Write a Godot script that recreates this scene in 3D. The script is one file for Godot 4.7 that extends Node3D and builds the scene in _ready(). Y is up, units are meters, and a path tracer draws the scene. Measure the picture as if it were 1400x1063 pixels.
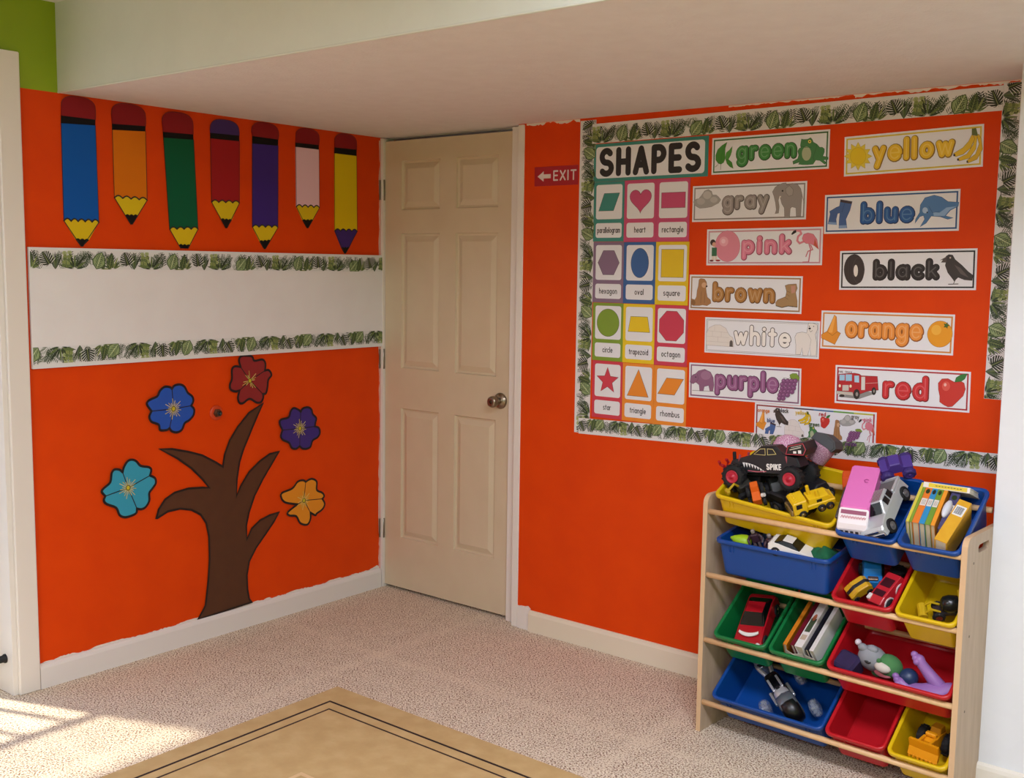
extends Node3D
# A playroom corner: orange walls, a six-panel door, wall art, a toy organizer full of bins.
# Axes: the corner where the left wall meets the door wall is the origin; x runs along the
# back wall to the right, z comes out of it into the room, y is up. Metres.

const H := 2.063          # underside of the soffit
const H2 := 2.36          # ceiling of the rest of the room
const SOFFIT_Z := 1.537   # front face of the soffit
const BACK_Z := 0.0464    # face of the orange back wall
const RX := 6.0           # far right wall
const RZ := 6.6           # wall behind the camera

var mats := {}
var taken := {}
var rng := RandomNumberGenerator.new()

# ---------------------------------------------------------------- geometry helper
class Geo:
	var st := SurfaceTool.new()
	var t := Transform3D.IDENTITY
	var count := 0

	func _init() -> void:
		st.begin(Mesh.PRIMITIVE_TRIANGLES)
		st.set_smooth_group(-1)

	func smooth(on: bool) -> void:
		st.set_smooth_group(0 if on else -1)

	func tri(a: Vector3, b: Vector3, c: Vector3) -> void:
		st.add_vertex(t * a)
		st.add_vertex(t * b)
		st.add_vertex(t * c)
		count += 1

	func quad(a: Vector3, b: Vector3, c: Vector3, d: Vector3) -> void:
		tri(a, b, c)
		tri(a, c, d)

	# box of size s round c with chamfered edges
	func box(c: Vector3, s: Vector3, ch := 0.0) -> void:
		var h := s * 0.5
		if ch <= 0.0:
			var k := []
			for i in 8:
				k.append(c + Vector3(h.x * (1 if i & 1 else -1), h.y * (1 if i & 2 else -1), h.z * (1 if i & 4 else -1)))
			for f in [[0, 2, 3, 1], [4, 5, 7, 6], [0, 1, 5, 4], [2, 6, 7, 3], [0, 4, 6, 2], [1, 3, 7, 5]]:
				quad(k[f[0]], k[f[1]], k[f[2]], k[f[3]])
			return
		var e := minf(ch, minf(h.x, minf(h.y, h.z)) * 0.95)
		var g := func(sx: float, sy: float, sz: float, ax: int) -> Vector3:
			var v := Vector3((h.x - e) * sx, (h.y - e) * sy, (h.z - e) * sz)
			v[ax] += e * [sx, sy, sz][ax]
			return c + v
		for ax in 3:
			var b := (ax + 1) % 3
			var d := (ax + 2) % 3
			for s1 in [-1.0, 1.0]:
				var q := []
				for m in [[-1.0, -1.0], [1.0, -1.0], [1.0, 1.0], [-1.0, 1.0]]:
					var sg := [0.0, 0.0, 0.0]
					sg[ax] = s1
					sg[b] = m[0]
					sg[d] = m[1]
					q.append(g.call(sg[0], sg[1], sg[2], ax))
				if s1 > 0:
					quad(q[0], q[3], q[2], q[1])
				else:
					quad(q[0], q[1], q[2], q[3])
				for s2 in [-1.0, 1.0]:   # the four edges along axis d, between faces ax and b
					var lo := [0.0, 0.0, 0.0]
					var hi := [0.0, 0.0, 0.0]
					lo[ax] = s1
					lo[b] = s2
					lo[d] = -1.0
					hi[ax] = s1
					hi[b] = s2
					hi[d] = 1.0
					var p0: Vector3 = g.call(lo[0], lo[1], lo[2], ax)
					var p1: Vector3 = g.call(hi[0], hi[1], hi[2], ax)
					var p2: Vector3 = g.call(hi[0], hi[1], hi[2], b)
					var p3: Vector3 = g.call(lo[0], lo[1], lo[2], b)
					if s1 * s2 > 0:
						quad(p0, p1, p2, p3)
					else:
						quad(p3, p2, p1, p0)
		for sx in [-1.0, 1.0]:
			for sy in [-1.0, 1.0]:
				for sz in [-1.0, 1.0]:
					var a: Vector3 = g.call(sx, sy, sz, 0)
					var b2: Vector3 = g.call(sx, sy, sz, 1)
					var c2: Vector3 = g.call(sx, sy, sz, 2)
					if sx * sy * sz > 0:
						tri(a, c2, b2)
					else:
						tri(a, b2, c2)

	# skin over a list of rings of equal size
	func loft(rings: Array, cap0 := true, cap1 := true, closed := true) -> void:
		for i in rings.size() - 1:
			var a: Array = rings[i]
			var b: Array = rings[i + 1]
			var n := a.size()
			for k in (n if closed else n - 1):
				quad(a[k], b[k], b[(k + 1) % n], a[(k + 1) % n])
		for e in [[cap0, 0], [cap1, rings.size() - 1]]:
			if e[0]:
				var r: Array = rings[e[1]]
				var m := Vector3.ZERO
				for v in r:
					m += v
				m /= r.size()
				for k in r.size():
					if e[1] == 0:
						tri(m, r[k], r[(k + 1) % r.size()])
					else:
						tri(m, r[(k + 1) % r.size()], r[k])

	static func frame(d: Vector3) -> Basis:
		var w := d.normalized()
		var u := w.cross(Vector3.UP if absf(w.y) < 0.9 else Vector3.RIGHT).normalized()
		return Basis(u, w.cross(u), w)

	# turned shape: profile of [along, radius] from point a towards direction d
	func lathe(a: Vector3, d: Vector3, profile: Array, seg := 16, cap0 := true, cap1 := true) -> void:
		var f := Geo.frame(d)
		var rings := []
		for q in profile:
			var r := []
			for k in seg:
				var an := TAU * k / seg
				r.append(a + f.z * q[0] + (f.x * cos(an) + f.y * sin(an)) * q[1])
			rings.append(r)
		loft(rings, cap0, cap1)

	func cyl(a: Vector3, b: Vector3, r: float, r2 := -1.0, seg := 14, ch := 0.0) -> void:
		var e := r if r2 < 0.0 else r2
		var l := a.distance_to(b)
		if ch > 0.0:
			lathe(a, b - a, [[0.0, r - ch], [ch, r], [l - ch, e], [l, e - ch]], seg)
		else:
			lathe(a, b - a, [[0.0, r], [l, e]], seg)

	func tube(pts: Array, r: float, seg := 8) -> void:
		var rings := []
		for i in pts.size():
			var d: Vector3 = pts[mini(i + 1, pts.size() - 1)] - pts[maxi(i - 1, 0)]
			var f := Geo.frame(d)
			var ring := []
			for k in seg:
				var an := TAU * k / seg
				ring.append(pts[i] + (f.x * cos(an) + f.y * sin(an)) * r)
			rings.append(ring)
		loft(rings)

	func ball(c: Vector3, r: Vector3, seg := 14, rows := 9) -> void:
		var rings := []
		for i in rows + 1:
			var la := PI * (float(i) / rows - 0.5)
			var ring := []
			for k in seg:
				var an := TAU * k / seg
				ring.append(c + Vector3(cos(la) * cos(an) * r.x, sin(la) * r.y, cos(la) * sin(an) * r.z))
			rings.append(ring)
		loft(rings, false, false)

	# flat polygon (x, y) pushed out from z0 to z1, with a chamfer on the front edge
	func prism(poly: PackedVector2Array, z0: float, z1: float, ch := 0.0) -> void:
		var front := poly
		if ch > 0.0:
			var o := Geometry2D.offset_polygon(poly, -ch)
			if o.size() == 1 and o[0].size() > 2:
				front = o[0]
			else:
				ch = 0.0
		for k in poly.size():
			var a := poly[k]
			var b := poly[(k + 1) % poly.size()]
			quad(Vector3(a.x, a.y, z0), Vector3(b.x, b.y, z0), Vector3(b.x, b.y, z1 - ch), Vector3(a.x, a.y, z1 - ch))
		face(poly, z0)
		face(poly, z1 - ch)
		if ch > 0.0:
			face(front, z1)
			for k in front.size():
				var a := front[k]
				var b := front[(k + 1) % front.size()]
				var n := (b - a).orthogonal().normalized() * ch
				quad(Vector3(a.x, a.y, z1), Vector3(b.x, b.y, z1), Vector3(b.x, b.y, z1 - ch), Vector3(a.x, a.y, z1 - ch))

	func face(poly: PackedVector2Array, z: float) -> void:
		var ix := Geometry2D.triangulate_polygon(poly)
		for i in range(0, ix.size(), 3):
			tri(Vector3(poly[ix[i]].x, poly[ix[i]].y, z), Vector3(poly[ix[i + 1]].x, poly[ix[i + 1]].y, z), Vector3(poly[ix[i + 2]].x, poly[ix[i + 2]].y, z))

	# a side view (z, y) pushed across the width: half widths w0 at the bottom, w1 at the top, edges rounded by ch
	func hull(side: Array, w0: float, w1: float, ch := 0.004) -> void:
		var poly := PackedVector2Array(side)
		var lo := INF
		var hi := -INF
		var m := Vector2.ZERO
		for q in poly:
			lo = minf(lo, q.y)
			hi = maxf(hi, q.y)
			m += q
		m /= poly.size()
		var rings := []
		for e in [[-1.0, true], [-1.0, false], [1.0, false], [1.0, true]]:
			var r := []
			for q in poly:
				var w := lerpf(w0, w1, (q.y - lo) / maxf(hi - lo, 1e-6))
				var v: Vector2 = q
				if e[1]:
					v = q + (m - q).normalized() * ch
				else:
					w -= ch
				r.append(Vector3(e[0] * w, v.y, v.x))
			rings.append(r)
		loft(rings, false, false)
		for e in [0, 3]:
			var r2 := PackedVector2Array()
			for v in rings[e]:
				r2.append(Vector2(v.z, v.y))
			var ix := Geometry2D.triangulate_polygon(r2)
			for i in range(0, ix.size(), 3):
				tri(rings[e][ix[i]], rings[e][ix[i + 1]], rings[e][ix[i + 2]])

	func mesh(m: Material) -> ArrayMesh:
		st.generate_normals()
		st.set_material(m)
		return st.commit()

# ---------------------------------------------------------------- flat print helper
# Printed or painted marks: thin layers of paint a few hundredths of a millimetre proud of each other.
class Print:
	var inks := {}
	var z := 0.0
	var step := 0.00005

	func ink(c: Color) -> Geo:
		if not inks.has(c):
			inks[c] = Geo.new()
		return inks[c]

	func up() -> void:
		z += step

	func poly(p: PackedVector2Array, c: Color, rise := true) -> void:
		if rise:
			up()
		ink(c).face(p, z)

	func rect(x: float, y: float, w: float, h: float, c: Color) -> void:
		poly(PackedVector2Array([Vector2(x, y), Vector2(x + w, y), Vector2(x + w, y + h), Vector2(x, y + h)]), c)

	func rrect(x: float, y: float, w: float, h: float, r: float, c: Color) -> void:
		var p := PackedVector2Array()
		for k in [[x + w - r, y + h - r, 0.0], [x + r, y + h - r, PI / 2], [x + r, y + r, PI], [x + w - r, y + r, PI * 1.5]]:
			for i in 5:
				var a: float = k[2] + PI / 2 * i / 4
				p.append(Vector2(k[0] + r * cos(a), k[1] + r * sin(a)))
		poly(p, c)

	func oval(cx: float, cy: float, rx: float, ry: float, c: Color, turn := 0.0, n := 24) -> void:
		var p := PackedVector2Array()
		for i in n:
			var v := Vector2(rx * cos(TAU * i / n), ry * sin(TAU * i / n)).rotated(turn)
			p.append(Vector2(cx, cy) + v)
		poly(p, c)

	func frame(x: float, y: float, w: float, h: float, b: float, c: Color) -> void:
		up()
		var g := ink(c)
		var o := [Vector3(x, y, z), Vector3(x + w, y, z), Vector3(x + w, y + h, z), Vector3(x, y + h, z)]
		var i := [Vector3(x + b, y + b, z), Vector3(x + w - b, y + b, z), Vector3(x + w - b, y + h - b, z), Vector3(x + b, y + h - b, z)]
		for k in 4:
			g.quad(o[k], o[(k + 1) % 4], i[(k + 1) % 4], i[k])

	# brush stroke of width w along pts: a mitred ribbon with round ends
	func stroke(pts: PackedVector2Array, w: float, c: Color, rise := true, closed := false, round_ends := true) -> void:
		if rise:
			up()
		var p := PackedVector2Array()
		for q in pts:
			if p.is_empty() or p[p.size() - 1].distance_to(q) > 1e-6:
				p.append(q)
		if closed and p.size() > 2 and p[0].distance_to(p[p.size() - 1]) < 1e-6:
			p.remove_at(p.size() - 1)
		var g := ink(c)
		var n := p.size()
		if n == 1:
			for k in 12:
				var m := Vector3(p[0].x, p[0].y, z)
				g.tri(m, m + Vector3(cos(TAU * k / 12), sin(TAU * k / 12), 0) * w * 0.5, m + Vector3(cos(TAU * (k + 1) / 12), sin(TAU * (k + 1) / 12), 0) * w * 0.5)
			return
		if not closed and n > 3 and p[0].distance_to(p[n - 1]) < w * 0.3:
			closed = true
			p.remove_at(n - 1)
			n -= 1
		var side := []
		for i in n:
			var d0 := (p[i] - p[(i + n - 1) % n]).normalized()
			var d1 := (p[(i + 1) % n] - p[i]).normalized()
			if not closed and i == 0:
				d0 = d1
			if not closed and i == n - 1:
				d1 = d0
			var m := d0.orthogonal() + d1.orthogonal()
			m = m.normalized() if m.length() > 0.05 else d0.orthogonal()
			side.append(m * w * 0.5 / maxf(0.5, m.dot(d0.orthogonal())))
		for i in (n if closed else n - 1):
			var j := (i + 1) % n
			var a: Vector2 = p[i] + side[i]
			var b: Vector2 = p[j] + side[j]
			var e: Vector2 = p[j] - side[j]
			var f: Vector2 = p[i] - side[i]
			g.quad(Vector3(a.x, a.y, z), Vector3(b.x, b.y, z), Vector3(e.x, e.y, z), Vector3(f.x, f.y, z))
		if round_ends and not closed:
			for e in [[0, side[0], 1.0], [n - 1, side[n - 1], -1.0]]:
				var m := Vector3(p[e[0]].x, p[e[0]].y, z)
				for k in 6:
					var v0: Vector2 = e[1].rotated(PI * k / 6 * (-e[2]))
					var v1: Vector2 = e[1].rotated(PI * (k + 1) / 6 * (-e[2]))
					g.tri(m, m + Vector3(v0.x, v0.y, 0), m + Vector3(v1.x, v1.y, 0))

	# filled shape with a dark outline
	func drawn(p: PackedVector2Array, fill: Color, line: Color, w: float) -> void:
		stroke(p, w, line, true, true)
		poly(p, fill)

# ---------------------------------------------------------------- rounded lettering
const ROUND := ["a", 0.45, 0.5, 0.43, 0.5, 0, 360]
var glyphs := {
	"a": [0.92, [ROUND, ["l", 0.9, 1, 0.9, 0]]], "b": [0.9, [ROUND, ["l", 0, 1.6, 0, 0]]], "c": [0.8, [["a", 0.45, 0.5, 0.45, 0.5, 48, 312]]],
	"d": [0.92, [ROUND, ["l", 0.9, 1.6, 0.9, 0]]], "e": [0.88, [["a", 0.45, 0.5, 0.45, 0.5, 0, 318], ["l", 0.02, 0.5, 0.9, 0.5]]],
	"g": [0.92, [ROUND, ["l", 0.9, 1, 0.9, -0.15], ["a", 0.47, -0.15, 0.43, 0.42, 0, -150]]],
	"h": [0.8, [["l", 0, 1.6, 0, 0], ["a", 0.4, 0.58, 0.4, 0.42, 180, 0], ["l", 0.8, 0.58, 0.8, 0]]],
	"i": [0.05, [["l", 0, 1, 0, 0], ["l", 0, 1.45, 0.02, 1.45]]], "k": [0.75, [["l", 0, 1.6, 0, 0], ["l", 0.7, 0.98, 0.02, 0.38], ["l", 0.28, 0.58, 0.76, 0]]],
	"l": [0.05, [["l", 0, 1.6, 0, 0]]],
	"m": [1.36, [["l", 0, 1, 0, 0], ["a", 0.34, 0.62, 0.34, 0.38, 180, 0], ["l", 0.68, 0.62, 0.68, 0], ["a", 1.02, 0.62, 0.34, 0.38, 180, 0], ["l", 1.36, 0.62, 1.36, 0]]],
	"n": [0.8, [["l", 0, 1, 0, 0], ["a", 0.4, 0.58, 0.4, 0.42, 180, 0], ["l", 0.8, 0.58, 0.8, 0]]], "o": [0.9, [ROUND]],
	"p": [0.9, [ROUND, ["l", 0, 1, 0, -0.6]]], "q": [0.92, [ROUND, ["l", 0.9, 1, 0.9, -0.6]]],
	"r": [0.5, [["l", 0, 1, 0, 0], ["a", 0.4, 0.55, 0.4, 0.45, 180, 70]]],
	"s": [0.66, [["a", 0.33, 0.74, 0.29, 0.26, 40, 270], ["a", 0.33, 0.24, 0.33, 0.24, 90, -140]]],
	"t": [0.6, [["l", 0.28, 1.42, 0.28, 0.0], ["l", 0, 1, 0.58, 1]]], "u": [0.8, [["l", 0, 1, 0, 0.42], ["a", 0.4, 0.42, 0.4, 0.42, 180, 360], ["l", 0.8, 1, 0.8, 0]]],
	"v": [0.8, [["l", 0, 1, 0.4, 0], ["l", 0.4, 0, 0.8, 1]]], "w": [1.2, [["l", 0, 1, 0.3, 0], ["l", 0.3, 0, 0.6, 0.9], ["l", 0.6, 0.9, 0.9, 0], ["l", 0.9, 0, 1.2, 1]]],
	"x": [0.75, [["l", 0, 1, 0.75, 0], ["l", 0.75, 1, 0, 0]]], "y": [0.84, [["l", 0, 1, 0.42, 0.08], ["l", 0.84, 1, 0.22, -0.6]]],
	"z": [0.7, [["l", 0, 1, 0.7, 1], ["l", 0.7, 1, 0, 0], ["l", 0, 0, 0.7, 0]]],
	"S": [0.95, [["a", 0.47, 1.19, 0.42, 0.41, 35, 270], ["a", 0.47, 0.39, 0.47, 0.39, 90, -145]]],
	"H": [0.9, [["l", 0, 1.6, 0, 0], ["l", 0.9, 1.6, 0.9, 0], ["l", 0, 0.78, 0.9, 0.78]]], "A": [1.0, [["l", 0, 0, 0.5, 1.6], ["l", 0.5, 1.6, 1, 0], ["l", 0.2, 0.5, 0.8, 0.5]]],
	"P": [0.85, [["l", 0, 1.6, 0, 0], ["l", 0, 1.6, 0.4, 1.6], ["a", 0.4, 1.17, 0.45, 0.43, 90, -90], ["l", 0.4, 0.74, 0, 0.74]]],
	"E": [0.72, [["l", 0, 1.6, 0, 0], ["l", 0, 1.6, 0.72, 1.6], ["l", 0, 0.82, 0.66, 0.82], ["l", 0, 0, 0.72, 0]]],
	"X": [0.9, [["l", 0, 1.6, 0.9, 0], ["l", 0.9, 1.6, 0, 0]]], "I": [0.05, [["l", 0, 1.6, 0, 0]]], "T": [0.9, [["l", 0, 1.6, 0.9, 1.6], ["l", 0.45, 1.6, 0.45, 0]]],
	"K": [0.85, [["l", 0, 1.6, 0, 0], ["l", 0.8, 1.6, 0, 0.7], ["l", 0.25, 0.95, 0.85, 0]]], "F": [0.7, [["l", 0, 1.6, 0, 0], ["l", 0, 1.6, 0.7, 1.6], ["l", 0, 0.82, 0.6, 0.82]]],
	"R": [0.85, [["l", 0, 1.6, 0, 0], ["a", 0.4, 1.2, 0.45, 0.4, 90, -90], ["l", 0, 1.6, 0.4, 1.6], ["l", 0, 0.8, 0.4, 0.8], ["l", 0.35, 0.8, 0.85, 0]]],
	"U": [0.9, [["l", 0, 1.6, 0, 0.45], ["a", 0.45, 0.45, 0.45, 0.45, 180, 360], ["l", 0.9, 0.45, 0.9, 1.6]]], "C": [0.9, [["a", 0.5, 0.8, 0.5, 0.8, 50, 310]]],
	" ": [0.5, []],
}

func glyph_strokes(ch: String) -> Array:
	var out := []
	for s in glyphs[ch][1]:
		var p := PackedVector2Array()
		if s[0] == "l":
			p.append(Vector2(s[1], s[2]))
			p.append(Vector2(s[3], s[4]))
		else:
			var n := 16
			for i in n + 1:
				var a := deg_to_rad(lerpf(s[5], s[6], float(i) / n))
				p.append(Vector2(s[1] + s[3] * cos(a), s[2] + s[4] * sin(a)))
		out.append(p)
	return out

# word across `width`, x height `xh`, stroke `w`; each pass is [extra width, colour]
func letter(pr: Print, text: String, x: float, y: float, width: float, xh: float, w: float, passes: Array) -> void:
	var gap := 0.34 + w / xh * 0.75
	var total := 0.0
	for ch in text:
		total += glyphs[ch][0] + gap
	total -= gap
	var sx := (width - w) / total
	for ps in passes:
		var base := pr.z
		var at := 0.0
		var odd := 0
		for ch in text:
			var level := odd * 6
			for p in glyph_strokes(ch):
				var q := PackedVector2Array()
				for v in p:
					q.append(Vector2(x + w * 0.5 + (at + v.x) * sx, y + v.y * xh) + (ps[2] if ps.size() > 2 else Vector2.ZERO))
				level += 1
				pr.z = base + level * 0.00002
				pr.stroke(q, w + ps[0], ps[1], false)
			odd = 1 - odd
			at += glyphs[ch][0] + gap
		pr.z = base + 0.00026

# ---------------------------------------------------------------- materials
func srgb(r: float, g: float, b: float) -> Color:
	return Color(r / 255.0, g / 255.0, b / 255.0)

func flat(c: Color, rough := 0.55, metal := 0.0, spec := 0.5) -> StandardMaterial3D:
	var key := "%s|%.3f|%.3f|%.3f" % [c.to_html(), rough, metal, spec]
	if not mats.has(key):
		var m := StandardMaterial3D.new()
		m.albedo_color = c
		m.roughness = rough
		m.metallic = metal
		m.metallic_specular = spec
		mats[key] = m
	return mats[key]

func hex(h: String, rough := 0.55, metal := 0.0) -> StandardMaterial3D:
	return flat(Color(h), rough, metal)

func noise_tex(size: int, freq: float, colors: Array, seed_ := 1, kind := FastNoiseLite.TYPE_SIMPLEX_SMOOTH, octaves := 3) -> ImageTexture:
	var n := FastNoiseLite.new()
	n.seed = seed_
	n.noise_type = kind
	n.frequency = freq
	n.fractal_octaves = octaves
	var im := n.get_seamless_image(size, size, false, false, 0.1, true)
	var g := Gradient.new()
	g.offsets = PackedFloat32Array([])
	g.colors = PackedColorArray([])
	var offs := PackedFloat32Array()
	var cols := PackedColorArray()
	for c in colors:
		offs.append(c[0])
		cols.append(c[1])
	g.offsets = offs
	g.colors = cols
	var lut := []
	for i in 256:
		lut.append(g.sample(i / 255.0))
	var out := Image.create(size, size, false, Image.FORMAT_RGB8)
	var d := im.get_data()
	im.convert(Image.FORMAT_L8)
	d = im.get_data()
	for y in size:
		for x in size:
			out.set_pixel(x, y, lut[d[y * size + x]])
	return ImageTexture.create_from_image(out)

func textured(tex: Texture2D, per_m: float, rough: float, bump: Texture2D = null, bump_cm := 0.0, spec := 0.5) -> StandardMaterial3D:
	var m := StandardMaterial3D.new()
	m.albedo_texture = tex
	m.roughness = rough
	m.metallic_specular = spec
	m.uv1_triplanar = true
	m.uv1_world_triplanar = true
	m.uv1_scale = Vector3.ONE * per_m
	m.uv1_triplanar_sharpness = 8.0
	if bump:
		m.heightmap_enabled = true
		m.heightmap_texture = bump
		m.heightmap_scale = bump_cm
	return m

# ---------------------------------------------------------------- scene tree helpers
func numbered(called: String) -> String:
	if not taken.has(called):
		taken[called] = 0
		return called
	taken[called] += 1
	return "%s_%03d" % [called, taken[called]]

func thing(called: String, label: String, category: String, at := Vector3.ZERO, turn := Basis.IDENTITY, group := "") -> Node3D:
	var o := Node3D.new()
	o.name = numbered(called)
	add_child(o)
	o.transform = Transform3D(turn, at)
	o.set_meta("label", label)
	o.set_meta("category", category)
	if group:
		o.set_meta("group", group)
	return o

func place(called: String, kind := "structure") -> Node3D:
	var o := Node3D.new()
	o.name = numbered(called)
	add_child(o)
	o.set_meta("kind", kind)
	return o

func part(g: Geo, called: String, m: Material, parent: Node, label := "") -> MeshInstance3D:
	var o := MeshInstance3D.new()
	o.name = called
	o.mesh = g.mesh(m)
	if label:
		o.set_meta("label", label)
	parent.add_child(o, true)
	return o

func structure(g: Geo, called: String, m: Material) -> MeshInstance3D:
	var o := MeshInstance3D.new()
	o.name = numbered(called)
	o.mesh = g.mesh(m)
	o.set_meta("kind", "structure")
	add_child(o)
	return o

func printed(pr: Print, called: String, parent: Node, rough := 0.6, at := Vector3.ZERO, label := "") -> MeshInstance3D:
	var m := ArrayMesh.new()
	for c in pr.inks:
		var g: Geo = pr.inks[c]
		if g.count == 0:
			continue
		g.st.generate_normals()
		g.st.set_material(flat(c, rough))
		m = g.st.commit(m)
	var o := MeshInstance3D.new()
	o.name = called
	o.mesh = m
	o.position = at
	if label:
		o.set_meta("label", label)
	parent.add_child(o, true)
	return o

# basis of a thing hung on the left wall: its x runs along the wall towards the corner, its z out into the room
func on_left() -> Basis:
	return Basis(Vector3(0, 0, -1), Vector3.UP, Vector3.RIGHT)

func v2(a: Array, k := 0.001) -> PackedVector2Array:
	var p := PackedVector2Array()
	for i in range(0, a.size(), 2):
		p.append(Vector2(a[i], a[i + 1]) * k)
	return p

# ---------------------------------------------------------------- camera, sky, lamps
func set_stage() -> void:
	var cam := Camera3D.new()
	cam.name = "camera"
	cam.position = Vector3(3.6005, 1.4976, 3.5201)
	cam.basis = Basis.from_euler(Vector3(-0.1115, 0.6777, 0.0145))
	cam.fov = 39.212
	cam.near = 0.05
	add_child(cam)
	cam.current = true

	var env := Environment.new()
	env.tonemap_mode = Environment.TONE_MAPPER_LINEAR
	env.tonemap_exposure = 1.0
	env.background_mode = Environment.BG_SKY
	var sky := Sky.new()
	var sm := ProceduralSkyMaterial.new()
	sm.sky_top_color = srgb(120, 165, 225)
	sm.sky_horizon_color = srgb(215, 225, 235)
	sm.ground_horizon_color = srgb(190, 190, 185)
	sm.ground_bottom_color = srgb(150, 150, 140)
	sm.energy_multiplier = 2.6
	sky.sky_material = sm
	env.sky = sky
	env.sdfgi_enabled = true
	env.ssao_enabled = true
	env.ssil_enabled = true
	var we := WorldEnvironment.new()
	we.name = "environment"
	we.environment = env
	add_child(we)

	# the sun stands high on the left and comes in through the glazed outer door
	var sun := DirectionalLight3D.new()
	sun.name = "sun"
	var d := Vector3(0.936, -2.08, -0.352).normalized()
	sun.basis = Basis.looking_at(d)
	sun.light_energy = 1.9
	sun.light_color = Color(1.0, 0.97, 0.9)
	sun.light_angular_distance = 2.2
	sun.shadow_enabled = true
	sun.sky_mode = DirectionalLight3D.SKY_MODE_LIGHT_ONLY
	add_child(sun)

# flush ceiling lamp: metal tray, glowing diffuser and the light it gives
func ceiling_lamp(x: float, z: float, label: String, energy: float) -> void:
	var t := thing("ceiling_light", label, "ceiling light", Vector3(x, H2, z), Basis.IDENTITY, "flush panel lights on the main ceiling")
	var g := Geo.new()
	for s in [[-0.62, 0.0, 0.04, 0.66], [0.62, 0.0, 0.04, 0.66]]:
		g.box(Vector3(s[0], -0.025, s[1]), Vector3(s[2], 0.05, s[3]), 0.004)
	for s in [-0.31, 0.31]:
		g.box(Vector3(0, -0.025, s), Vector3(1.2, 0.05, 0.04), 0.004)
	part(g, "tray", flat(srgb(235, 235, 232), 0.4), t)
	var m := StandardMaterial3D.new()
	m.albedo_color = Color(0.9, 0.9, 0.88)
	m.emission_enabled = true
	m.emission = Color(0.918, 0.933, 1.0)
	m.emission_energy_multiplier = 1.0
	g = Geo.new()
	g.box(Vector3(0, -0.022, 0), Vector3(1.2, 0.02, 0.58))
	part(g, "diffuser", m, t)
	var l := AreaLight3D.new()
	l.name = "light"
	l.area_size = Vector2(1.16, 0.54)
	l.area_normalize_energy = true
	l.light_energy = energy
	l.light_color = Color(0.918, 0.933, 1.0)
	l.area_range = 12.0
	l.shadow_enabled = true
	l.position = Vector3(0, -0.04, 0)
	l.rotation.x = -PI / 2
	t.add_child(l)

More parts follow.
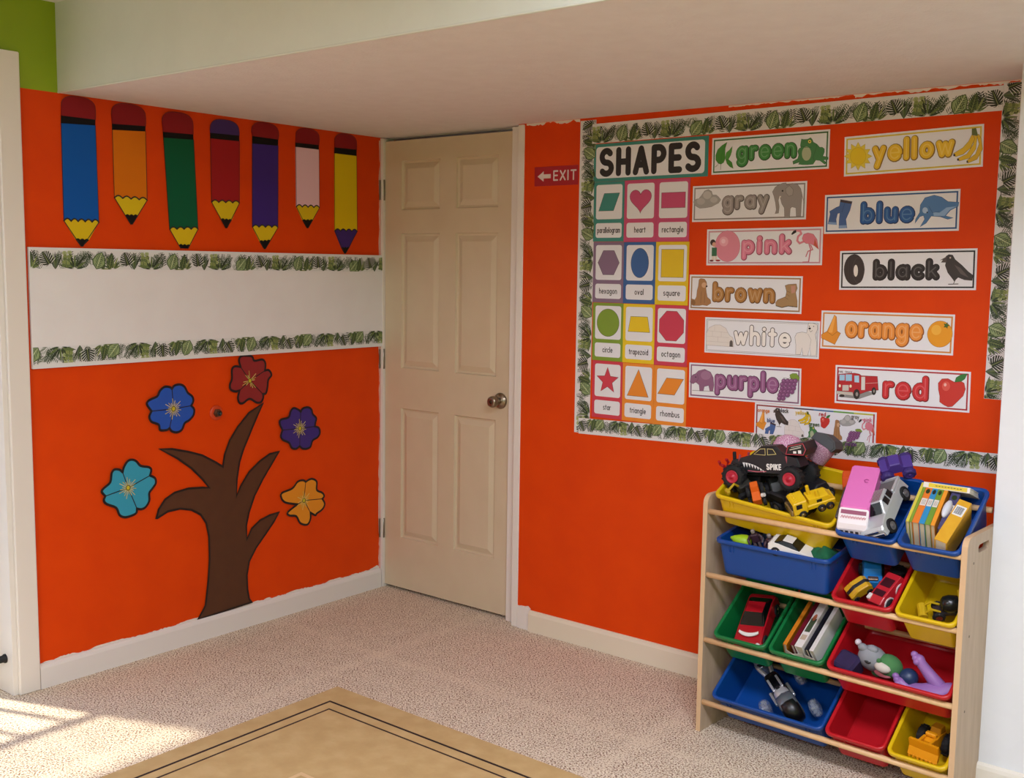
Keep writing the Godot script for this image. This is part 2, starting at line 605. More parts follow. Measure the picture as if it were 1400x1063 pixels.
# ---------------------------------------------------------------- the room
func build_room() -> void:
	var orange_tex := noise_tex(512, 0.012, [[0.0, srgb(217, 64, 0)], [0.5, srgb(221, 67, 0)], [1.0, srgb(225, 70, 0)]], 3)
	var roller := noise_tex(256, 0.05, [[0.0, Color(0.3, 0.3, 0.3)], [1.0, Color(0.7, 0.7, 0.7)]], 5)
	var orange := textured(orange_tex, 0.8, 0.5, roller, 0.02, 0.3)
	mats["orange_paint"] = orange
	var green := textured(noise_tex(256, 0.02, [[0.0, srgb(136, 162, 4)], [1.0, srgb(143, 168, 8)]], 8), 0.9, 0.5, roller, 0.02)
	mats["green_paint"] = green
	var white_wall := textured(noise_tex(256, 0.02, [[0.0, srgb(205, 212, 200)], [1.0, srgb(209, 216, 204)]], 9), 0.9, 0.55, roller, 0.015)
	var stipple := noise_tex(512, 0.11, [[0.0, Color(0.2, 0.2, 0.2)], [0.55, Color(0.4, 0.4, 0.4)], [1.0, Color(0.9, 0.9, 0.9)]], 12)
	var drywall := textured(noise_tex(256, 0.03, [[0.0, srgb(216, 212, 209)], [1.0, srgb(222, 219, 216)]], 10), 1.3, 0.7, stipple, 0.12)
	var trim := flat(srgb(228, 221, 212), 0.38)
	mats["trim"] = trim
	var cream := flat(srgb(226, 214, 190), 0.4)

	# carpet: looped beige pile with brown flecks
	var fleck := Image.create(1024, 1024, false, Image.FORMAT_RGB8)
	var bump := Image.create(1024, 1024, false, Image.FORMAT_L8)
	var fine := FastNoiseLite.new()
	fine.seed = 21
	fine.frequency = 0.15
	fine.fractal_octaves = 2
	var a := fine.get_seamless_image(1024, 1024, false, false, 0.1, true)
	fine.seed = 44
	fine.frequency = 0.012
	var b := fine.get_seamless_image(1024, 1024, false, false, 0.1, true)
	a.convert(Image.FORMAT_L8)
	b.convert(Image.FORMAT_L8)
	var da := a.get_data()
	var db := b.get_data()
	var dark := srgb(128, 98, 80)
	var base := srgb(223, 207, 182)
	var pale := srgb(241, 230, 210)
	for y in 1024:
		for x in 1024:
			var v := da[y * 1024 + x] / 255.0 + (db[y * 1024 + x] / 255.0 - 0.5) * 0.06
			var c := dark.lerp(base, smoothstep(0.25, 0.43, v)) if v < 0.5 else base.lerp(pale, smoothstep(0.5, 0.75, v))
			fleck.set_pixel(x, y, c)
			bump.set_pixel(x, y, Color(v, v, v))
	var carpet := textured(ImageTexture.create_from_image(fleck), 0.84, 0.95, ImageTexture.create_from_image(bump), 0.35, 0.2)
	var g := Geo.new()
	g.box(Vector3(RX / 2 - 0.02, -0.05, RZ / 2 - 0.1), Vector3(RX + 0.3, 0.1, RZ + 0.4))
	structure(g, "floor", carpet)

	# left wall: orange up to the soffit line, green above it; a door opening towards the front
	var wl := place("wall_left")
	g = Geo.new()
	g.box(Vector3(-0.08, 1.0315, 0.8225), Vector3(0.16, 2.063, 1.845))
	g.box(Vector3(-0.08, 1.0315, 4.7075), Vector3(0.16, 2.063, 3.985))
	part(g, "orange_paint", orange, wl)
	g = Geo.new()
	g.box(Vector3(-0.08, 2.2665, 0.8225), Vector3(0.16, 0.407, 1.845))
	g.box(Vector3(-0.08, 2.2665, 4.7075), Vector3(0.16, 0.407, 3.985))
	g.box(Vector3(-0.08, 2.285, 2.23), Vector3(0.16, 0.37, 0.97))
	part(g, "green_paint", green, wl)

	# back wall, with the doorway cut out, in front of the doorway's own recess
	g = Geo.new()
	g.box(Vector3(1.895, 1.05, BACK_Z - 0.06), Vector3(2.15, 2.1, 0.12))
	var wb := structure(g, "wall_back", orange)
	paint_edges(wl, wb)
	# white wall that closes the corner beside the organizer, and the other walls
	g = Geo.new()
	g.box(Vector3(4.45, 1.05, 0.12), Vector3(3.37, 2.1, 0.36), 0.002)
	structure(g, "wall_stub", textured(noise_tex(256, 0.02, [[0.0, srgb(222, 225, 229)], [1.0, srgb(226, 229, 233)]], 31), 0.9, 0.22, roller, 0.01))
	g = Geo.new()
	g.box(Vector3(RX + 0.08, 1.25, RZ / 2), Vector3(0.16, 2.5, RZ + 0.3))
	structure(g, "wall_right", green)
	var wf := place("wall_front")
	g = Geo.new()
	g.box(Vector3(0.65, 1.25, RZ + 0.08), Vector3(1.6, 2.5, 0.16))
	g.box(Vector3(4.85, 1.25, RZ + 0.08), Vector3(2.6, 2.5, 0.16))
	g.box(Vector3(2.5, 0.45, RZ + 0.08), Vector3(2.1, 0.9, 0.16))
	g.box(Vector3(2.5, 2.3, RZ + 0.08), Vector3(2.1, 0.4, 0.16))
	part(g, "green_paint", green, wf)
	var win := place("window_1")
	g = Geo.new()
	for x in [1.48, 2.5, 3.52]:
		g.box(Vector3(x, 1.5, RZ + 0.06), Vector3(0.06, 1.2, 0.06), 0.004)
	for y in [0.93, 2.07]:
		g.box(Vector3(2.5, y, RZ + 0.06), Vector3(2.1, 0.06, 0.06), 0.004)
	part(g, "window_frame", trim, win)
	var pane := StandardMaterial3D.new()
	pane.albedo_color = Color(0.95, 0.98, 1.0, 0.06)
	pane.transparency = BaseMaterial3D.TRANSPARENCY_ALPHA
	pane.roughness = 0.02
	mats["pane"] = pane
	for x in [1.99, 3.01]:
		g = Geo.new()
		g.box(Vector3(x, 1.5, RZ + 0.06), Vector3(0.96, 1.08, 0.004))
		part(g, "pane", pane, win)

	# dropped soffit over the corner and the ceiling beyond it
	var sf := place("wall_soffit")
	g = Geo.new()
	g.box(Vector3(RX / 2 - 0.001, H + 0.006, 0.6985), Vector3(RX + 0.3, 0.012, 1.657))
	part(g, "soffit_underside", drywall, sf)
	g = Geo.new()
	g.box(Vector3(RX / 2, (H + H2) / 2 + 0.056, SOFFIT_Z - 0.005), Vector3(RX, H2 - H + 0.112, 0.01))
	part(g, "soffit_face", white_wall, sf)
	g = Geo.new()
	g.tube([Vector3(0.0, H + 0.002, SOFFIT_Z - 0.002), Vector3(RX, H + 0.002, SOFFIT_Z - 0.002)], 0.0035, 8)
	part(g, "corner_bead", white_wall, sf)
	g = Geo.new()
	g.box(Vector3(RX / 2, H2 + 0.06, RZ / 2), Vector3(RX + 0.3, 0.12, RZ + 0.4))
	structure(g, "ceiling", textured(noise_tex(256, 0.03, [[0.0, srgb(232, 230, 224)], [1.0, srgb(236, 234, 228)]], 14), 1.3, 0.8, stipple, 0.06))

	build_door(trim)
	build_left_opening(trim)

	# baseboards: board with a bevelled top edge
	baseboard("baseboard_left", Vector3(0, 0, 1.674), Vector3(0, 0, 0.02), Vector3.RIGHT, 0.088, flat(srgb(226, 220, 214), 0.35))
	baseboard("baseboard_back", Vector3(0.918, 0, BACK_Z), Vector3(2.76, 0, BACK_Z), Vector3.BACK, 0.088, cream)
	baseboard("baseboard_right", Vector3(2.749, 0, 0.3), Vector3(5.9, 0, 0.3), Vector3.BACK, 0.092, flat(srgb(226, 220, 208), 0.35))
	g = Geo.new()
	g.box(Vector3(0.885, 0.048, BACK_Z + 0.003), Vector3(0.065, 0.096, 0.006), 0.001)
	structure(g, "trim_4", trim)

# wobbly strip of wall paint along a line, as a brush leaves it
func ragged(pr: Print, x0: float, x1: float, y: float, base: float, lo: float, hi: float, c: Color, r: RandomNumberGenerator, upright := false, step := 0.008) -> void:
	var p := PackedVector2Array()
	var x := x0
	var v := lo
	while x < x1:
		v = clampf(v + r.randf_range(-0.5, 0.5) * (hi - lo), lo, hi)
		p.append(Vector2(x, y + v))
		x += step * r.randf_range(0.5, 1.4)
	p.append(Vector2(x1, y + lo))
	p.append(Vector2(x1, y + base))
	p.append(Vector2(x0, y + base))
	if upright:
		for i in p.size():
			p[i] = Vector2(p[i].y, p[i].x)
	pr.poly(p, c)

func paint_edges(wl: Node3D, wb: Node3D) -> void:
	var r := RandomNumberGenerator.new()
	r.seed = 99
	var white := Color(srgb(226, 214, 202))
	var pr := Print.new()
	# ceiling white brushed down over the top of the orange, more towards the right
	ragged(pr, 0.86, 1.12, H - 0.001, 0.0, -0.012, -0.001, white, r)
	ragged(pr, 1.75, 2.2, H - 0.001, 0.0, -0.006, -0.0005, white, r)
	ragged(pr, 2.2, 2.7, H - 0.001, 0.0, -0.011, -0.002, white, r)
	# casing paint on the wall beside the door, and the bare foot next to the baseboard
	ragged(pr, 0.09, 2.05, 0.852, 0.0, 0.0, 0.006, white, r, true, 0.02)
	ragged(pr, 0.852, 0.92, 0.09, -0.085, 0.004, 0.022, white, r, false, 0.022)
	ragged(pr, 0.92, 1.95, 0.088, -0.01, 0.001, 0.007, white, r)
	printed(pr, "paint_edge", wb, 0.5, Vector3(0, 0, BACK_Z))
	pr = Print.new()
	# x on this print runs from the door corner outwards as minus z
	ragged(pr, -1.672, -0.02, 0.088, -0.01, 0.001, 0.008, white, r)
	ragged(pr, 0.08, 2.05, -0.018, 0.0, -0.006, -0.0005, white, r, true, 0.02)
	ragged(pr, -0.08, -0.02, 0.09, -0.01, 0.004, 0.03, white, r, false, 0.022)
	var o := printed(pr, "paint_edge", wl, 0.5, Vector3(0.00005, 0, 0))
	o.basis = on_left()

func baseboard(called: String, a: Vector3, b: Vector3, out: Vector3, h: float, m: Material) -> void:
	var g := Geo.new()
	var d := (b - a).normalized()
	var rings := []
	for e in [a, b]:
		var r := []
		for q in [[0.0, 0.0], [0.014, 0.0], [0.014, h - 0.016], [0.011, h - 0.006], [0.005, h], [0.0, h]]:
			r.append(e + out * q[0] + Vector3.UP * q[1])
		rings.append(r)
	g.loft(rings)
	structure(g, called, m)

# six-panel door in its frame, hinged on the left
func build_door(trim: Material) -> void:
	var paint := textured(noise_tex(256, 0.02, [[0.0, srgb(206, 188, 158)], [1.0, srgb(211, 194, 165)]], 17), 1.0, 0.42, noise_tex(256, 0.09, [[0.0, Color(0.3, 0.3, 0.3)], [1.0, Color(0.7, 0.7, 0.7)]], 18), 0.012)
	var d := place("door_1")
	var x0 := 0.0185
	var x1 := 0.7586
	var y0 := 0.0146
	var y1 := 2.046
	# panels: left, right, bottom, top
	var xs := [[0.12, 0.352], [0.446, 0.68]]
	var ys := [[0.25, 0.852], [1.035, 1.638], [1.742, 1.957]]
	var g := Geo.new()
	# the slab's face as a grid with holes where the panels sit
	var gx := [x0, xs[0][0], xs[0][1], xs[1][0], xs[1][1], x1]
	var gy := [y0, ys[0][0], ys[0][1], ys[1][0], ys[1][1], ys[2][0], ys[2][1], y1]
	for i in 5:
		for j in 7:
			if i % 2 == 1 and j % 2 == 1:
				continue
			g.quad(Vector3(gx[i], gy[j], 0), Vector3(gx[i + 1], gy[j], 0), Vector3(gx[i + 1], gy[j + 1], 0), Vector3(gx[i], gy[j + 1], 0))
	g.quad(Vector3(x0, y0, -0.035), Vector3(x1, y0, -0.035), Vector3(x1, y1, -0.035), Vector3(x0, y1, -0.035))
	for e in [[x0, y0, x1, y0], [x1, y0, x1, y1], [x1, y1, x0, y1], [x0, y1, x0, y0]]:
		g.quad(Vector3(e[0], e[1], 0), Vector3(e[2], e[3], 0), Vector3(e[2], e[3], -0.035), Vector3(e[0], e[1], -0.035))
	part(g, "slab", paint, d)
	for px in xs:
		for py in ys:
			g = Geo.new()
			var prof := [[0.0, 0.0], [0.004, -0.009], [0.012, -0.0105], [0.036, -0.0015]]
			var rings := []
			for q in prof:
				rings.append([Vector3(px[0] + q[0], py[0] + q[0], q[1]), Vector3(px[1] - q[0], py[0] + q[0], q[1]), Vector3(px[1] - q[0], py[1] - q[0], q[1]), Vector3(px[0] + q[0], py[1] - q[0], q[1])])
			g.loft(rings, false, true)
			part(g, "panel", paint, d)
	# hinges at the corner
	var hinge := flat(srgb(140, 132, 118), 0.35, 0.9)
	for hy in [0.28, 1.07, 1.832]:
		g = Geo.new()
		g.smooth(true)
		g.cyl(Vector3(0.014, hy - 0.046, 0.006), Vector3(0.014, hy + 0.046, 0.006), 0.006, -1, 10, 0.001)
		g.smooth(false)
		g.box(Vector3(0.004, hy, 0.012), Vector3(0.003, 0.088, 0.024))
		part(g, "hinge", hinge, d)
	# knob
	var steel := flat(srgb(150, 138, 120), 0.28, 1.0)
	g = Geo.new()
	g.smooth(true)
	g.lathe(Vector3(0.707, 0.937, 0.0), Vector3.BACK, [[0.0, 0.034], [0.004, 0.034], [0.009, 0.031], [0.012, 0.024], [0.016, 0.016]], 28)
	var rose := part(g, "knob_rose", steel, d)
	g = Geo.new()
	g.smooth(true)
	g.lathe(Vector3(0.707, 0.937, 0.012), Vector3.BACK, [[0.0, 0.014], [0.012, 0.0135], [0.02, 0.019], [0.03, 0.0235], [0.042, 0.0245], [0.05, 0.0225], [0.054, 0.018], [0.0545, 0.012], [0.052, 0.0]], 28)
	var knob := part(g, "knob", steel, d)
	g = Geo.new()
	g.smooth(true)
	g.lathe(Vector3(0.707, 0.937, 0.063), Vector3.BACK, [[0.0, 0.008], [0.004, 0.0075], [0.0045, 0.0]], 16)
	part(g, "key_button", flat(srgb(70, 62, 52), 0.3, 1.0), d)
	# frame: jambs, head, stop and the casing towards the orange wall
	var f := place("trim_1")
	g = Geo.new()
	g.box(Vector3(0.0085, 1.03, -0.02), Vector3(0.017, 2.06, 0.07), 0.001)
	part(g, "hinge_jamb", trim, f)
	g = Geo.new()
	g.box(Vector3(0.79, 1.03, -0.03), Vector3(0.058, 2.06, 0.09), 0.002)
	part(g, "latch_jamb", trim, f)
	g = Geo.new()
	g.box(Vector3(0.835, 1.03, 0.009), Vector3(0.034, 2.06, 0.082), 0.003)
	part(g, "casing", trim, f)
	g = Geo.new()
	g.box(Vector3(0.41, 2.11, -0.08), Vector3(0.83, 0.1, 0.1))
	part(g, "head_jamb", trim, f)
	# plain white closet behind the door
	var cl := place("wall_closet")
	g = Geo.new()
	g.box(Vector3(0.4, 1.05, -0.95), Vector3(1.3, 2.3, 0.06))
	g.box(Vector3(-0.19, 1.05, -0.54), Vector3(0.06, 2.3, 0.8))
	g.box(Vector3(1.0, 1.05, -0.54), Vector3(0.06, 2.3, 0.8))
	g.box(Vector3(0.4, 2.18, -0.53), Vector3(1.16, 0.04, 0.78))
	g.box(Vector3(0.4, -0.06, -0.62), Vector3(1.16, 0.1, 0.6))
	part(g, "plaster", trim, cl)

# opening in the left wall: casing, jamb and the barred outer door the sun shines through
func build_left_opening(trim: Material) -> void:
	var f := place("trim_2")
	var g := Geo.new()
	g.box(Vector3(0.008, 1.0875, 1.712), Vector3(0.016, 2.175, 0.074), 0.003)
	part(g, "side_casing", trim, f)
	g = Geo.new()
	g.box(Vector3(0.008, 1.0875, 2.75), Vector3(0.016, 2.175, 0.074), 0.003)
	part(g, "side_casing", trim, f)
	# the head casing meets the side casings in a mitre
	g = Geo.new()
	for s in [[0.0, 0.016]]:
		var o := [[1.7515, 2.101], [1.6785, 2.1745], [2.7835, 2.1745], [2.7105, 2.101]]
		var r0 := []
		var r1 := []
		for q in o:
			r0.append(Vector3(0.0, q[1], q[0]))
			r1.append(Vector3(0.0165, q[1], q[0]))
		g.loft([r0, r1])
	part(g, "head_casing", trim, f)
	g = Geo.new()
	g.box(Vector3(-0.08, 1.045, 1.755), Vector3(0.16, 2.09, 0.02), 0.001)
	g.box(Vector3(-0.08, 1.045, 2.705), Vector3(0.16, 2.09, 0.02), 0.001)
	g.box(Vector3(-0.08, 2.09, 2.23), Vector3(0.158, 0.02, 0.93), 0.001)
	part(g, "jamb", trim, f)
	var d := place("door_2")
	g = Geo.new()
	for z in [1.805, 2.655]:
		g.box(Vector3(-0.135, 1.04, z), Vector3(0.03, 2.06, 0.08), 0.002)
	for y in [0.06, 1.09, 2.05]:
		g.box(Vector3(-0.135, y, 2.23), Vector3(0.03, 0.06 if y > 1.0 and y < 1.5 else 0.1, 0.77), 0.002)
	part(g, "frame", trim, d)
	for z in [1.93, 2.08, 2.23, 2.38, 2.53]:
		g = Geo.new()
		g.box(Vector3(-0.135, 0.585, z), Vector3(0.02, 0.95, 0.024), 0.002)
		part(g, "bar", trim, d)
	g = Geo.new()
	g.box(Vector3(-0.135, 1.56, 2.23), Vector3(0.004, 0.88, 0.77))
	part(g, "pane", mats["pane"], d)
	# black rubber bumper on the jamb
	var bp := thing("door_bumper", "black rubber door bumper low on the white door jamb at left", "door stop", Vector3(-0.05, 0.123, 1.765), Basis.IDENTITY)
	g = Geo.new()
	g.smooth(true)
	g.lathe(Vector3.ZERO, Vector3.BACK, [[0.0, 0.016], [0.004, 0.016], [0.01, 0.0125], [0.03, 0.0125], [0.035, 0.009], [0.036, 0.0]], 18)
	part(g, "rubber_tip", hex("101012", 0.7), bp)
	# patio outside
	g = Geo.new()
	g.box(Vector3(-2.2, -0.1, 2.2), Vector3(4.05, 0.1, 6.0))
	structure(g, "floor_patio", flat(srgb(205, 200, 190), 0.9))

# pencils: [foot of the tip on the wall: distance from corner, height], then millimetres from there:
# half outline stations [eraser left, right, top], [band top], [band foot], [body foot], [lead top]
const PENCILS := {
	"blue": [1.4665, 1.5466, [-61, 66, 519, -62, 442, 65, 442, -63, 416, 64, 422, -64, 86, 67, 86, -22, 24, 28, 23]],
	"orange": [1.2705, 1.6305, [-69, 68, 428, -67, 351, 67, 357, -67, 330, 66, 338, -66, 92, 66, 90, -24, 32, 26, 33]],
	"green": [1.0496, 1.5425, [-85, 49, 510, -81, 432, 49, 436, -80, 411, 50, 416, -62, 76, 63, 81, -22, 19, 27, 18]],
	"red": [0.8557, 1.6323, [-68, 68, 417, -67, 360, 68, 363, -67, 339, 68, 341, -67, 97, 64, 100, -23, 34, 27, 32]],
	"purple": [0.6691, 1.5549, [-59, 78, 516, -54, 445, 75, 444, -55, 416, 74, 419, -60, 86, 69, 89, -25, 30, 29, 35]],
	"pink": [0.4426, 1.6472, [-60, 68, 426, -61, 348, 65, 350, -61, 331, 65, 331, -60, 86, 66, 88, -27, 32, 31, 34]],
	"yellow": [0.2308, 1.5447, [-58, 70, 526, -58, 451, 70, 453, -59, 426, 69, 426, -60, 96, 72, 98, -21, 24, 25, 25]],
}
const TREE_AT := [1.0187, 0.0890]
const TREE := [0, 0, 36, 48, 51, 146, 59, 234, 58, 324, 46, 382, 21, 420, -22, 447, -72, 460, -127, 458, -172, 440, -177, 441, -166, 473, -138, 506, -95, 526, -33, 533, 30, 527, 62, 522, 31, 562, -19, 612, -80, 658, -156, 703, -103, 697, -30, 677, 33, 655, 90, 622, 129, 597, 139, 647, 164, 700, 205, 751, 260, 802, 331, 834, 302, 787, 266, 722, 231, 658, 209, 604, 196, 538, 192, 465, 215, 507, 257, 558, 313, 596, 363, 619, 411, 623, 377, 582, 326, 519, 283, 456, 254, 392, 239, 337, 241, 278, 267, 320, 310, 347, 360, 360, 408, 364, 381, 329, 337, 284, 287, 235, 251, 184, 239, 128, 241, 69, 249, 26, 260, 9]
# flowers: [distance from corner, height of the centre, four petals in millimetres round it]
const FLOWERS := {
	"blue": [1.1129, 0.9403, [[-5, 77, 7, 89, 32, 91, 51, 80, 64, 57, 84, 41, 89, 23, 79, 5], [79, 5, 92, -11, 88, -33, 68, -51, 48, -60, 35, -84, 12, -92, -10, -85, -19, -72], [-19, -72, -32, -78, -60, -75, -66, -54, -96, -40, -105, -20, -95, 0], [-95, 0, -113, 25, -110, 38, -94, 46, -70, 54, -57, 74, -38, 87, -16, 85, -5, 77]]],
	"turquoise": [1.3129, 0.6642, [[-21, 61, -15, 79, 0, 99, 18, 103, 36, 95, 54, 75, 87, 66, 98, 54, 92, 33], [92, 33, 113, 20, 116, 0, 100, -19, 87, -34, 87, -62, 71, -84, 52, -89, 34, -84], [34, -84, 31, -100, 10, -107, -17, -108, -38, -96, -51, -67, -88, -47, -99, -32, -93, -17], [-93, -17, -106, 1, -98, 13, -72, 31, -65, 64, -53, 76, -33, 72, -21, 61]]],
	"red": [0.7538, 1.0223, [[-45, 59, -52, 87, -41, 102, -9, 102, 13, 97, 24, 80, 63, 83, 78, 70, 79, 52, 76, 36], [76, 36, 96, 37, 110, 16, 93, -3, 89, -31, 81, -57, 65, -60], [65, -60, 66, -75, 55, -92, 32, -92, 5, -76, -12, -76, -34, -88, -53, -86, -60, -64, -52, -36], [-52, -36, -73, -38, -95, -28, -98, -8, -88, 14, -88, 49, -74, 63, -45, 59]]],
	"purple": [0.4945, 0.7989, [[5, 71, 16, 84, 44, 87, 65, 75, 71, 55, 91, 36, 86, 17, 83, 0], [83, 0, 105, -9, 111, -31, 98, -49, 70, -60, 58, -85, 36, -92, 12, -88, -2, -76], [-2, -76, -21, -85, -45, -79, -60, -55, -92, -39, -103, -22, -94, 3], [-94, 3, -108, 30, -103, 48, -62, 54, -49, 80, -32, 91, -8, 81, 5, 71]]],
	"orange": [0.4757, 0.4830, [[11, 80, 30, 87, 50, 87, 73, 71, 73, 35, 104, 18, 115, 1, 104, -9], [104, -9, 118, -34, 104, -56, 72, -69, 64, -76, 36, -59], [36, -59, 36, -87, 18, -109, -21, -96, -43, -62, -81, -52, -88, -36, -35, -11], [-35, -11, -102, 8, -124, 35, -117, 52, -64, 62, -34, 87, -4, 89, 11, 80]]],
}

